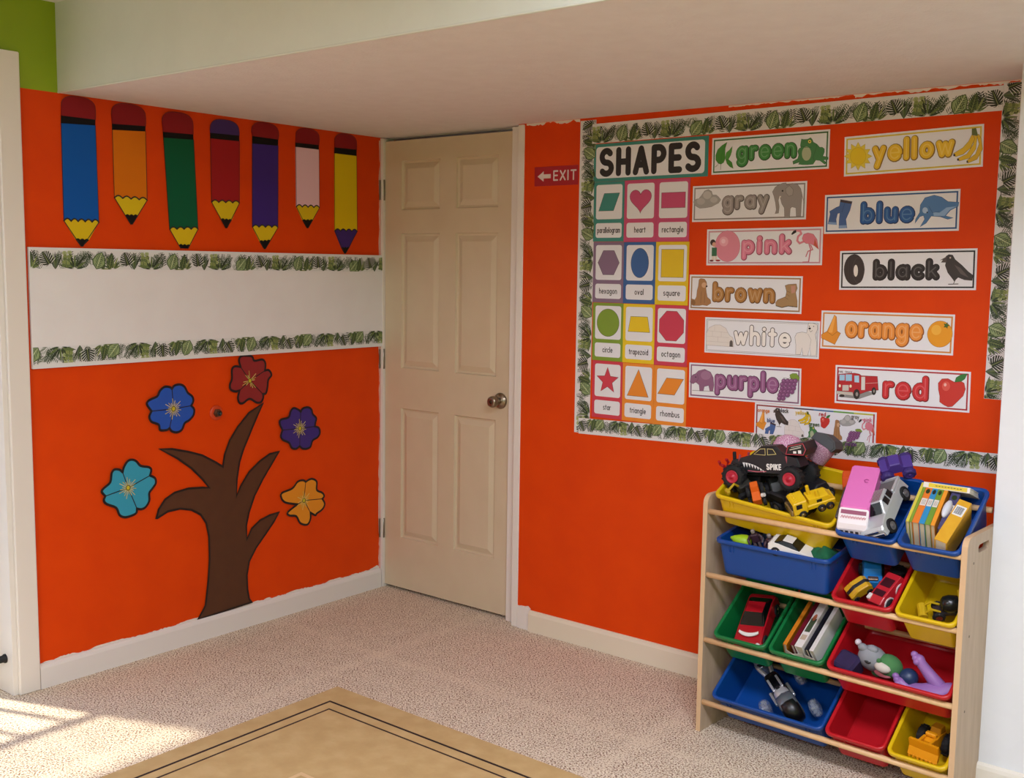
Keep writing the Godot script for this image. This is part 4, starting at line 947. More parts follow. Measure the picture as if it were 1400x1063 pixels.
	"cone": [["d", "e0902a", "8a5212", [42.1, 95.7, 48.9, 90.7, 53.6, 43.2, 64.9, 37.1, 46.9, 0, 0.9, 18.8, 0, 29.8, 19.4, 41.7, 33.1, 72.8]], ["p", "f0ab4c", [42.1, 95.7, 45.7, 90.6, 37.7, 38.1, 23.1, 37.5, 33.1, 72.8]], ["s", "8a5212", 1, [19.4, 40.8, 37.7, 28.5, 54, 42.3]]],
	"orange_fruit": [["d", "e79c16", "a86c10", [75.1, 42.1, 74.6, 34.3, 72.7, 26.7, 69.6, 19.6, 65.2, 13.3, 59.7, 8, 53.4, 3.9, 46.4, 1.2, 39.1, 0, 31.7, 0.4, 24.6, 2.3, 17.9, 5.7, 12, 10.4, 7.1, 16.4, 3.3, 23.2, 0.9, 30.8, 0, 38.7, 0.5, 46.6, 2.5, 54.3, 5.8, 61.5, 10.4, 67.8, 16, 73, 22.4, 77, 29.4, 79.5, 36.7, 80.5, 44, 80, 51.1, 78, 57.6, 74.5, 63.4, 69.8, 68.1, 63.9, 71.8, 57.2, 74.1, 49.8]], ["p", "f0b43c", [41.3, 53.3, 40.4, 47.2, 37.2, 41.8, 32.4, 38.2, 26.6, 36.7, 20.7, 37.6, 15.6, 40.9, 12.2, 45.9, 10.8, 52, 11.8, 58.2, 15, 63.5, 19.9, 67.2, 25.7, 68.6, 31.5, 67.6, 36.6, 64.4, 40, 59.3]], ["d", "3a6a26", "1f4016", [64.2, 68.1, 59, 65.6, 58.7, 59.6, 54.9, 64, 49.4, 62.4, 52.2, 67.6, 49.1, 72.6, 54.7, 71.5, 58.2, 76.1, 58.9, 70.2]]],
	"fire_truck": [["p", "8f8f8c", [5.2, 3.3, 77, 0.4, 131.2, 21.8, 103.9, 27.8]], ["d", "b5262c", "5a1216", [7, 77.7, 59.6, 83.9, 75.4, 81.6, 82.6, 76.5, 134.8, 77.3, 139.4, 34, 103.9, 27.8, 80.6, 17.6, 59, 12.2, 4.1, 20.3, 4.3, 46.9]], ["p", "9cc8e2", [8.6, 76.2, 26.7, 77.2, 27, 58.3, 9, 57.2]], ["p", "9cc8e2", [29.4, 78.2, 50.9, 79.4, 51.3, 58.2, 29.9, 56.8]], ["p", "a8cfe4", [58.9, 75.9, 74.7, 76.9, 75.9, 54.2, 60.1, 54.4]], ["p", "d8d6d0", [82.6, 73.4, 95.2, 74.1, 96, 31.1, 83.5, 30.3]], ["p", "c9c4ba", [19.7, 42.7, 41.3, 44.1, 41.6, 25.2, 20.1, 23.7]], ["d", "c8c2b6", "6d675e", [0, 21.6, 54.8, 20.5, 57.8, 9.7, 1, 12.9]], ["p", "f0e8c8", [15, 39.7, 13.9, 35.7, 11, 33.9, 8.2, 35.3, 6.9, 39.2, 8, 43.2, 10.8, 45, 13.7, 43.5]], ["p", "f0e8c8", [51.7, 40.8, 50.6, 36.9, 47.8, 35.1, 45, 36.5, 43.7, 40.3, 44.8, 44.3, 47.6, 46.1, 50.4, 44.7]], ["d", "2a2826", "111111", [78.6, 16.3, 78.1, 10.9, 76.5, 6, 74, 2.3, 70.8, 0.2, 67.4, 0, 64.1, 1.6, 61.4, 5, 59.6, 9.6, 58.9, 14.9, 59.4, 20.3, 61, 25.2, 63.6, 28.9, 66.8, 30.9, 70.2, 31.2, 73.4, 29.5, 76.1, 26.2, 77.9, 21.6]], ["p", "9a968e", [73.9, 15.9, 73.4, 12.4, 71.9, 9.7, 69.7, 8.6, 67.5, 9.4, 65.9, 11.8, 65.2, 15.3, 65.7, 18.9, 67.3, 21.6, 69.4, 22.7, 71.6, 21.9, 73.3, 19.4]], ["d", "2a2826", "111111", [132.2, 29.6, 131.8, 25.2, 130.4, 21.3, 128.3, 18.6, 125.8, 17.5, 123.3, 18.3, 121.1, 20.6, 119.6, 24.3, 119, 28.8, 119.4, 33.3, 120.8, 37.2, 122.9, 39.8, 125.4, 40.9, 127.9, 40.1, 130.1, 37.8, 131.6, 34.1]], ["p", "9a968e", [128.7, 29.4, 128.2, 26.4, 126.9, 24.5, 125.2, 24.4, 123.9, 26.1, 123.3, 29.1, 123.7, 32.1, 125.1, 34, 126.7, 34.1, 128.1, 32.3]], ["p", "2a2826", [28.8, 7.7, 27.6, 5.2, 24.1, 3.3, 19.3, 2.3, 14.5, 2.6, 10.9, 4.1, 9.6, 6.4, 10.8, 8.8, 14.3, 10.8, 19.1, 11.8, 23.9, 11.5, 27.5, 10]], ["s", "e8c8c0", 1, [97.5, 52.8, 137.4, 57.2]]],
	"apple": [["d", "c8322a", "7a1614", [0, 71.7, 10.6, 85.5, 28.5, 87.3, 39.3, 81.6, 50, 76.7, 64.1, 83.1, 76.5, 76.4, 81.4, 58.2, 75.4, 37.4, 58.1, 17.6, 44.2, 2.4, 31.8, 0, 19.1, 5.4, 6.4, 13.9, 6.1, 32.6, 1.4, 51.1]], ["p", "d8584c", [35.6, 64.5, 34.8, 58.8, 32.3, 53.8, 28.4, 50.3, 23.8, 48.8, 19.1, 49.6, 15.1, 52.6, 12.3, 57.3, 11.3, 63, 12.1, 68.8, 14.7, 73.8, 18.6, 77.3, 23.2, 78.7, 27.9, 77.9, 31.9, 74.9, 34.6, 70.2]], ["p", "eab0a6", [25.2, 68.4, 24.4, 65.2, 22.3, 63.2, 19.7, 63, 17.5, 64.8, 16.6, 67.8, 17.4, 71, 19.5, 73, 22.2, 73.2, 24.3, 71.4]], ["d", "2f7a38", "18481e", [50, 78.5, 53.3, 91.8, 67.3, 101.9, 84.8, 105.5, 78, 89.5, 67.6, 81.5]]],
}
# cards: [left, foot on the wall, tilt, word left, right, baseline, x height (mm), [picture, x, y] ...]
const CARDS := {
	"green": [1.6926, 1.8287, 0.0068, 94.1, 314.9, 41.7, 50.1, [["leaf", 13.5, 16.1], ["frog", 304.3, 15.0]]],
	"gray": [1.6211, 1.6655, 0.0068, 117.9, 294.3, 40.2, 46.6, [["cloud", 4.6, 48.2], ["elephant", 307.3, 6.7]]],
	"pink": [1.6844, 1.5125, 0.0117, 136.8, 320.1, 37.9, 48.4, [["child", 12.3, 12.8], ["balloon", 33.3, 12.7], ["flamingo", 318.1, 10.3]]],
	"brown": [1.6198, 1.3525, 0.0028, 93.9, 331.3, 33.2, 49.9, [["brown_bear", 7.4, 16.4], ["boot", 336.0, 19.4]]],
	"white": [1.6884, 1.2027, 0.0073, 115.5, 327.3, 32.9, 48.8, [["igloo", 6.5, 25.7], ["polar_bear", 343.2, 9.4]]],
	"purple": [1.6311, 1.0362, 0.0177, 105.2, 348.1, 37.4, 52.5, [["hippo", 4.8, 25.8], ["grapes", 346.9, 13.0]]],
	"yellow": [2.1755, 1.8036, 0.0292, 92.4, 346.2, 37.1, 51.7, [["sun", 0.8, 17.8], ["bananas", 343.2, 14.0]]],
	"blue": [2.1165, 1.6199, 0.0152, 122.2, 292.7, 29.7, 50.0, [["jeans", 13.1, 16.6], ["whale", 297.3, 15.1]]],
	"black": [2.1776, 1.4378, 0.0221, 111.9, 318.0, 32.8, 46.8, [["tyre", 15.5, 16.6], ["crow", 319.7, 17.9]]],
	"orange": [2.1215, 1.2423, 0.0060, 83.5, 334.8, 40.5, 52.2, [["cone", 3.0, 15.9], ["orange_fruit", 349.8, 24.0]]],
	"red": [2.1801, 1.0645, 0.0177, 159.9, 303.7, 27.0, 55.5, [["fire_truck", 5.8, 18.3], ["apple", 334.1, 13.9]]],
}
# the summary card: [picture, x, y, width, height] in millimetres
const SUMMARY := [["cone", 6.8, 32.1, 38.1, 67.4], ["crow", 66.6, 49.1, 59.2, 63.9], ["jeans", 39.0, -0.6, 41.2, 62.1], ["igloo", 113.1, 11.2, 71.9, 66.9], ["bananas", 161.4, 63.4, 46.6, 46.8], ["apple", 240.2, 58.3, 33.9, 46.6], ["frog", 192.7, 12.6, 50.9, 49.6], ["cloud", 304.7, 72.4, 56.6, 37.9], ["brown_bear", 276.7, 20.1, 41.0, 70.6], ["grapes", 333.5, 21.3, 50.7, 45.9], ["flamingo", 370.7, 18.7, 56.3, 82.2]]
const SUMMARY_WORDS := [["orange", 12.8, 95.1, 44.6, "d07a30"], ["black", 91.6, 100.5, 34.9, "1a1a1a"], ["blue", 48.9, 62.4, 29.4, "1c3a78"], ["yellow", 151.9, 98.7, 41.8, "d8b820"], ["red", 236.3, 100.1, 24.2, "b8242a"], ["green", 201.3, 63.5, 37.8, "2f5a30"], ["gray", 347.0, 100.7, 27.1, "77736f"], ["pink", 390.0, 94.4, 26.3, "d0708a"], ["brown", 283.6, 12.9, 28.5, "6a4a2a"], ["purple", 330.4, 10.0, 39.4, "6a3a7a"]]
const SUMMARY_AT := [1.8949, 0.9143]

# ---------------------------------------------------------------- wall art on the left wall
func scallops(x0: float, y0: float, x1: float, y1: float, n: int, rise: float) -> PackedVector2Array:
	var p := PackedVector2Array()
	for i in n:
		for k in 6:
			var f := (i + k / 6.0) / n
			p.append(Vector2(lerpf(x0, x1, f), lerpf(y0, y1, f) + rise * sin(PI * k / 6.0)))
	p.append(Vector2(x1, y1))
	return p

func build_pencils() -> void:
	var looks := {
		"blue": ["0b56ac", "8c1c22", "dabc18", "141112", "blue pencil cutout with maroon eraser, nearest the white door casing"],
		"orange": ["d67208", "8c1c22", "dabc18", "141112", "orange pencil cutout with maroon eraser and short body on orange wall"],
		"green": ["065a3a", "8c1c22", "dabc18", "141112", "dark green pencil cutout with blunt tip touching the leafy border"],
		"red": ["a11c20", "46306e", "dabc18", "141112", "red pencil cutout with purple eraser on orange wall"],
		"purple": ["3f2880", "8c1c22", "dabc18", "141112", "purple pencil cutout with maroon eraser and yellow tip"],
		"pink": ["ebc2d2", "8c1c22", "dabc18", "141112", "pale pink pencil cutout with maroon eraser on orange wall"],
		"yellow": ["dcbc0c", "8c1c22", "412a74", "141112", "yellow pencil cutout with purple tip, nearest the room corner"],
	}
	for n in PENCILS:
		var a: Array = PENCILS[n][2]
		var t := thing("pencil_cutout", looks[n][4], "wall decoration", Vector3(0.0006, PENCILS[n][1], PENCILS[n][0]), on_left(), "pencil cutouts in a row under the soffit")
		var k := 0.001
		var lk: Array = looks[n]
		# eraser with a rounded top
		var er := PackedVector2Array([Vector2(a[3], a[4]) * k, Vector2(a[5], a[6]) * k])
		var cx: float = (a[0] + a[1]) * 0.5 * k
		var hw: float = (a[1] - a[0]) * 0.5 * k
		var top := minf(a[2] * k, H - PENCILS[n][1] - 0.004)
		var sh := top - hw * 0.62
		for i in 13:
			var an := PI * i / 12
			er.append(Vector2(cx + hw * signf(cos(an)) * pow(absf(cos(an)), 0.75), sh + (top - sh) * pow(sin(an), 0.75)))
		var band := PackedVector2Array([Vector2(a[7], a[8]) * k, Vector2(a[9], a[10]) * k, Vector2(a[5], a[6]) * k, Vector2(a[3], a[4]) * k])
		var sc := scallops(a[11] * k, a[12] * k, a[13] * k, a[14] * k, 5 if n == "blue" else 4, 0.009)
		var body := PackedVector2Array([Vector2(a[9], a[10]) * k, Vector2(a[7], a[8]) * k])
		body.append_array(sc)
		var lead_cut := 0.016 if n == "green" else 0.003
		var lead_y := 0.006 if n == "green" else 0.0
		var wood := PackedVector2Array(sc)
		wood.append(Vector2(a[17], a[18]) * k)
		var ls := scallops(a[15] * k, a[16] * k, a[17] * k, a[18] * k, 3, 0.004)
		var rev := PackedVector2Array(ls)
		rev.reverse()
		wood.append_array(rev.slice(1))
		var lead := PackedVector2Array(ls)
		lead.append(Vector2(lead_cut, lead_y))
		lead.append(Vector2(-lead_cut, lead_y))
		for e in [["eraser", er, lk[1]], ["band", band, "131012"], ["body", body, lk[0]], ["wood_tip", wood, lk[2]], ["lead", lead, lk[3]]]:
			var g := Geo.new()
			g.prism(e[1], 0.0, 0.003, 0.0008)
			part(g, e[0], flat(Color(e[2]), 0.6, 0.0, 0.3), t)
		# brushed black line round the scallops and the sides of the tip
		var pr := Print.new()
		pr.stroke(er.slice(1), 0.0024, Color("6a120c"))
		pr.stroke(PackedVector2Array([Vector2(a[7], a[8]) * k, sc[0]]), 0.0022, Color("2a0c0a"))
		pr.stroke(PackedVector2Array([Vector2(a[9], a[10]) * k, sc[sc.size() - 1]]), 0.0022, Color("2a0c0a"), false)
		pr.stroke(PackedVector2Array([sc[0], Vector2(-lead_cut, lead_y)]), 0.003, Color("17110f"))
		pr.stroke(PackedVector2Array([sc[sc.size() - 1], Vector2(lead_cut, lead_y)]), 0.003, Color("17110f"), false)
		pr.stroke(sc, 0.005, Color("17110f"))
		printed(pr, "outline", t, 0.5, Vector3(0, 0, 0.00305))

func build_tree() -> void:
	var t := thing("tree_cutout", "brown bare tree cutout with five curved branches on orange wall", "wall decoration", Vector3(0.0006, TREE_AT[1], TREE_AT[0]), on_left())
	var p := v2(TREE)
	var g := Geo.new()
	g.prism(p, 0.0, 0.004, 0.001)
	part(g, "trunk_and_branches", textured(noise_tex(256, 0.03, [[0.0, srgb(78, 42, 18)], [1.0, srgb(85, 47, 22)]], 61), 1.5, 0.6), t)
	var pr := Print.new()
	pr.stroke(p, 0.0085, Color("160b07"), true, true)
	printed(pr, "outline", t, 0.5, Vector3(0, 0, 0.00405))

func build_flowers() -> void:
	var looks := {
		"blue": ["1450b4", "bright blue four-petal flower cutout above the left tree branch"],
		"turquoise": ["2c9ab8", "turquoise four-petal flower cutout left of the tree"],
		"red": ["8c1e20", "dark red four-petal flower cutout at the top of the tree"],
		"purple": ["35217a", "dark purple four-petal flower cutout right of the tree top"],
		"orange": ["e08c14", "orange-yellow four-petal flower cutout right of the trunk"],
	}
	for n in FLOWERS:
		var f: Array = FLOWERS[n]
		var t := thing("flower_cutout", looks[n][1], "wall decoration", Vector3(0.0006, f[1], f[0]), on_left(), "flower cutouts round the tree")
		var pr := Print.new()
		for q in f[2]:
			var p := smooth_line(v2(q))
			var petal := PackedVector2Array(p)
			petal.append(Vector2.ZERO)
			var g := Geo.new()
			g.prism(petal, 0.0, 0.006)
			part(g, "petal", hex(looks[n][0], 0.55), t)
			pr.stroke(p, 0.009, Color("120c10"))
			pr.stroke(PackedVector2Array([Vector2.ZERO, p[0]]), 0.0035, Color("120c10"))
		printed(pr, "outline", t, 0.5, Vector3(0, 0, 0.00605))
		pr = Print.new()
		for i in 20:
			var an := TAU * i / 20 + 0.1
			if n == "red" and int(i / 5.0 * 2.0) % 2 == 1:
				continue
			var l := 0.024 + 0.008 * ((i * 7) % 3)
			pr.stroke(PackedVector2Array([Vector2.from_angle(an) * 0.011, Vector2.from_angle(an) * l]), 0.0024, Color("c8b450") if i % 2 else Color("d6c878"))
		printed(pr, "stamens", t, 0.5, Vector3(0, 0, 0.0063))
		pr = Print.new()
		pr.oval(0, 0, 0.0095, 0.0105, Color("15100c"))
		pr.oval(0, 0, 0.0072, 0.008, Color("c4b424"))
		printed(pr, "flower_centre", t, 0.5, Vector3(0, 0, 0.0064))

func smooth_line(p: PackedVector2Array) -> PackedVector2Array:
	var out := PackedVector2Array()
	for i in p.size() - 1:
		var a := p[maxi(i - 1, 0)]
		var d := p[mini(i + 2, p.size() - 1)]
		for k in 4:
			out.append(p[i].cubic_interpolate(p[i + 1], a, d, k / 4.0))
	out.append(p[p.size() - 1])
	return out

# ---------------------------------------------------------------- leafy paper border
const GREENS := ["26331f", "34482c", "4a5f36", "677a44", "8a9858", "a8b37c", "5a6654", "1c261a"]

class Leaves:
	var pr := Print.new()
	var clip: PackedVector2Array
	var n := 0

	func put(p: PackedVector2Array, c: Color, layer: int) -> void:
		n += 1
		pr.z = 0.00001 * (8 * layer + n % 8 + 2)
		for q in Geometry2D.intersect_polygons(p, clip):
			if q.size() > 2:
				pr.ink(c).face(q, pr.z)

	func blade(a: Vector2, b: Vector2, w: float, c: Color, layer: int, fat := 0.5) -> void:
		var o := (b - a).orthogonal().normalized() * w * 0.5
		var p := PackedVector2Array([a])
		for f in [[0.2, 0.72], [fat, 1.0], [0.8, 0.6]]:
			p.append(a.lerp(b, f[0]) + o * f[1])
		p.append(b)
		for f in [[0.8, 0.6], [fat, 1.0], [0.2, 0.72]]:
			p.append(a.lerp(b, f[0]) - o * f[1])
		put(p, c, layer)

	func broad(at: Vector2, dir: float, l: float, w: float, g: Array, layer: int) -> void:
		var u := Vector2.from_angle(dir)
		blade(at, at + u * l, w, Color(g[1]), layer, 0.42)
		blade(at + u * l * 0.06, at + u * l * 0.95, w * 0.84, Color(g[2]), layer + 1, 0.42)
		for i in 6:
			for s in [-1.0, 1.0]:
				var a: Vector2 = at + u * l * (0.12 + 0.13 * i)
				blade(a, a + u.rotated(s * 0.75) * w * 0.46 * (1.0 - absf(i - 2.0) * 0.13), l * 0.04, Color(g[0]), layer + 2)
		blade(at, at + u * l * 0.97, w * 0.06, Color(g[3]), layer + 3)

	func monstera(at: Vector2, dir: float, r: float, g: Array, layer: int, paper: Color) -> void:
		var u := Vector2.from_angle(dir)
		var p := PackedVector2Array()
		for i in 28:
			var a := TAU * i / 28
			var rr := r * (0.86 + 0.16 * cos(a) - 0.22 * exp(-pow((absf(a - PI)) / 0.35, 2)))
			p.append(at + Vector2(cos(a) * rr, sin(a) * rr * 0.9).rotated(dir))
		put(p, Color(g[0]), layer)
		for i in 7:
			for s in [-1.0, 1.0]:
				var a0: Vector2 = at + u * r * (-0.62 + 0.2 * i)
				var d: Vector2 = u.rotated(s * (1.25 - 0.13 * i))
				blade(a0 + d * r * 0.2, a0 + d * r * 1.15, r * 0.085, paper, layer + 1, 0.7)
		blade(at - u * r * 0.8, at + u * r, r * 0.07, Color(g[2]), layer + 2)

	func fern(at: Vector2, dir: float, l: float, w: float, c: Color, layer: int, pairs := 8, curl := 0.0) -> void:
		for i in pairs:
			var f := (i + 1.0) / (pairs + 1.0)
			var u := Vector2.from_angle(dir + curl * f)
			var a := at + u * l * f
			for s in [-1.0, 1.0]:
				blade(a, a + u.rotated(s * 0.95) * w * (1.05 - 0.65 * f), l * 0.055, c, layer)
		blade(at, at + Vector2.from_angle(dir + curl) * l, l * 0.035, c, layer)

	func sprig(at: Vector2, dir: float, l: float, g: Array, layer: int) -> void:
		var u := Vector2.from_angle(dir)
		blade(at, at + u * l, l * 0.04, Color(g[0]), layer)
		for i in 4:
			for s in [-1.0, 1.0]:
				var c: Vector2 = at + u * l * (0.25 + 0.22 * i) + u.orthogonal() * s * l * 0.15
				var p := PackedVector2Array()
				for k in 12:
					p.append(c + Vector2(cos(TAU * k / 12) * l * 0.135, sin(TAU * k / 12) * l * 0.12))
				put(p, Color(g[1] if (i + int(s)) % 2 else g[2]), layer + 1)
				blade(c - u * l * 0.06, c + u * l * 0.06, l * 0.02, Color(g[0]), layer + 2)

	func bush(at: Vector2, r: float, g: Array, layer: int, up: float) -> void:
		for i in 9:
			var a := up + (i - 4) * 0.33
			blade(at + Vector2.from_angle(a) * r * 0.1, at + Vector2.from_angle(a) * r * (0.72 + 0.16 * (i % 3)), r * 0.13, Color(g[i % 3]), layer + i % 4)

# strip `l` long and `h` high; its outer white margin lies along y = 0
func leafy(called: String, label: String, at: Vector3, turn: Basis, l: float, h: float, seed_: int, margin := 0.13) -> Node3D:
	var t := thing(called, label, "border strip", at, turn, "leaf-print paper border strips")
	var paper := Color("dfdfde")
	var g := Geo.new()
	g.box(Vector3(l / 2, h / 2, 0.0004), Vector3(l, h, 0.0008))
	part(g, "paper", flat(paper, 0.6), t)
	var lv := Leaves.new()
	var y0 := h * margin
	lv.clip = PackedVector2Array([Vector2(0.001, y0), Vector2(l - 0.001, y0), Vector2(l - 0.001, h), Vector2(0.001, h)])
	var r := RandomNumberGenerator.new()
	r.seed = seed_
	var s := h / 0.075
	# a bed of small dark sprays behind everything
	var x := -0.01
	while x < l + 0.01:
		var roots := h * r.randf_range(0.55, 1.05)
		lv.fern(Vector2(x, roots), -PI / 2 + r.randf_range(-0.8, 0.8), minf(h * r.randf_range(0.55, 0.85), (roots - y0) * 1.15), h * 0.27, Color(GREENS[[0, 1, 6, 7, 2][r.randi() % 5]]), r.randi() % 3, 7, r.randf_range(-0.5, 0.5))
		x += 0.0135 * s
	x = 0.0
	var k := seed_
	while x < l + 0.03:
		var j := r.randf_range(-0.25, 0.25)
		match k % 8:
			0:
				lv.broad(Vector2(x + 0.02 * s, h * 1.0), -PI / 2 - 0.55 + j, h * 0.9, h * 0.72, [GREENS[1], GREENS[2], "90a572", "c2cda0"], 13)
				x += 0.052 * s
			1:
				lv.fern(Vector2(x + 0.006 * s, h * 1.0), -PI / 2 + 0.35, h * 0.85, h * 0.4, Color(GREENS[6]), 5, 9, 0.3)
				lv.fern(Vector2(x + 0.022 * s, h * 1.0), -PI / 2 - 0.2, h * 0.84, h * 0.36, Color(GREENS[1]), 6, 8, -0.3)
				x += 0.03 * s
			2:
				lv.bush(Vector2(x + 0.02 * s, h * 1.0), h * 0.8, [GREENS[1], GREENS[3], GREENS[0]], 7, -PI / 2)
				x += 0.032 * s
			3:
				lv.sprig(Vector2(x + 0.008 * s, h * 1.0), -PI / 2 + 0.15, h * 0.86, [GREENS[2], GREENS[4], GREENS[5]], 7)
				lv.sprig(Vector2(x + 0.026 * s, h * 1.0), -PI / 2 - 0.2, h * 0.68, [GREENS[1], GREENS[3], GREENS[4]], 10)
				x += 0.042 * s
			4:
				for q in 7:
					lv.blade(Vector2(x + 0.02 * s, h * 1.02), Vector2(x + (-0.006 + 0.0085 * q) * s, h * (0.17 + 0.05 * absf(q - 3.0))), h * 0.09, Color(GREENS[[0, 6, 2, 7, 3, 6, 1][q]]), 6 + q % 3)
				x += 0.03 * s
			5:
				lv.monstera(Vector2(x + 0.02 * s, h * 0.57), -PI / 2 + 0.3 + j, h * 0.42, [GREENS[0], GREENS[1], GREENS[4]], 12, paper)
				x += 0.052 * s
			6:
				lv.fern(Vector2(x + 0.012 * s, h * 1.0), -PI / 2 + j, h * 0.84, h * 0.36, Color(GREENS[7]), 4, 8, 0.2)
				lv.bush(Vector2(x + 0.026 * s, h * 1.0), h * 0.66, [GREENS[3], GREENS[2], GREENS[4]], 7, -PI / 2 + 0.2)
				x += 0.034 * s
			7:
				lv.broad(Vector2(x + 0.008 * s, h * 1.02), -PI / 2 - 0.25, h * 0.85, h * 0.4, [GREENS[0], GREENS[1], GREENS[2], GREENS[4]], 8)
				lv.broad(Vector2(x + 0.028 * s, h * 1.02), -PI / 2 + 0.3, h * 0.8, h * 0.38, [GREENS[0], GREENS[1], GREENS[2], GREENS[4]], 12)
				x += 0.038 * s
		k += 1
	printed(lv.pr, "leaf_print", t, 0.6, Vector3(0, 0, 0.0008))
	return t

func build_left_strip() -> void:
	var l := 1.66
	var h := 0.412
	var t := thing("white_board_strip", "long blank white board strip between two leafy borders on orange wall", "board", Vector3(0.0006, 1.128, 1.664), on_left())
	var g := Geo.new()
	g.box(Vector3(l / 2, h / 2, 0.006), Vector3(l, h, 0.012), 0.0008)
	part(g, "board", textured(noise_tex(256, 0.02, [[0.0, srgb(229, 226, 226)], [1.0, srgb(233, 231, 231)]], 71), 1.0, 0.5), t)
	# mirrored strips: the upper one has its white margin on top
	leafy("border_strip", "leaf-print border along the top of the blank white strip", Vector3(0.0132, 1.128 + h, 0.004), Basis(Vector3(0, 0, 1), Vector3.DOWN, Vector3.RIGHT), l - 0.002, 0.073, 3)
	leafy("border_strip", "leaf-print border along the bottom of the blank white strip", Vector3(0.0132, 1.128, 1.663), on_left(), l - 0.002, 0.073, 8, 0.2)

func build_wall_fitting() -> void:
	# cable fitting left of the red flower: painted-over collar and a bare threaded stub
	var q := Vector3(0.0, 0.906, 0.9165)
	var t := thing("cable_fitting", "small round metal cable fitting in a painted collar beside the red flower", "wall fitting", q, on_left())
	var g := Geo.new()
	g.smooth(true)
	g.lathe(Vector3.ZERO, Vector3.BACK, [[0.0, 0.03], [0.003, 0.03], [0.006, 0.027], [0.007, 0.02]], 24)
	part(g, "collar", flat(srgb(205, 66, 20), 0.45), t)
	g = Geo.new()
	g.lathe(Vector3(0, 0, 0.006), Vector3.BACK, [[0.0, 0.017], [0.01, 0.017], [0.01, 0.014], [0.018, 0.014], [0.018, 0.009], [0.014, 0.008]], 6)
	part(g, "hex_nut", flat(srgb(120, 104, 84), 0.35, 0.9), t)
	g = Geo.new()
	g.smooth(true)
	g.lathe(Vector3(0, 0, 0.016), Vector3.BACK, [[0.0, 0.0095], [0.012, 0.0095], [0.012, 0.006], [0.006, 0.0055]], 16)
	part(g, "threaded_stub", flat(srgb(62, 66, 62), 0.35, 0.9), t)

# ---------------------------------------------------------------- cards and borders on the back wall
const CARD_OFF := 0.0004

func draw_picture(pr: Print, called: String, x: float, y: float, sx := 1.0, sy := 1.0) -> void:
	for op in PICTURES[called]:
		var p := PackedVector2Array()
		var raw: Array = op[op.size() - 1]
		for i in range(0, raw.size(), 2):
			p.append(Vector2(x + raw[i] * sx, y + raw[i + 1] * sy) * 0.001)
		match op[0]:
			"d":
				pr.drawn(p, Color(op[1]), Color(op[2]), 0.002 * sx)
			"p":
				pr.poly(p, Color(op[1]))
			"s":
				pr.stroke(p, op[2] * 0.001 * sx, Color(op[1]))

func picture_size(called: String) -> Vector2:
	var m := Vector2.ONE
	for op in PICTURES[called]:
		var raw: Array = op[op.size() - 1]
		for i in range(0, raw.size(), 2):
			m = m.max(Vector2(raw[i], raw[i + 1]))
	return m

func paper_card(called: String, label: String, category: String, x: float, y: float, tilt: float, w: float, h: float, group: String, c := Color("e6e8ec"), lift := 0.0) -> Node3D:
	var t := thing(called, label, category, Vector3(x, y, BACK_Z + CARD_OFF + lift), Basis(Vector3.BACK, tilt), group)
	var g := Geo.new()
	g.box(Vector3(w / 2, h / 2, 0.0005), Vector3(w, h, 0.001))
	part(g, "card_stock", flat(c, 0.42), t)
	return t

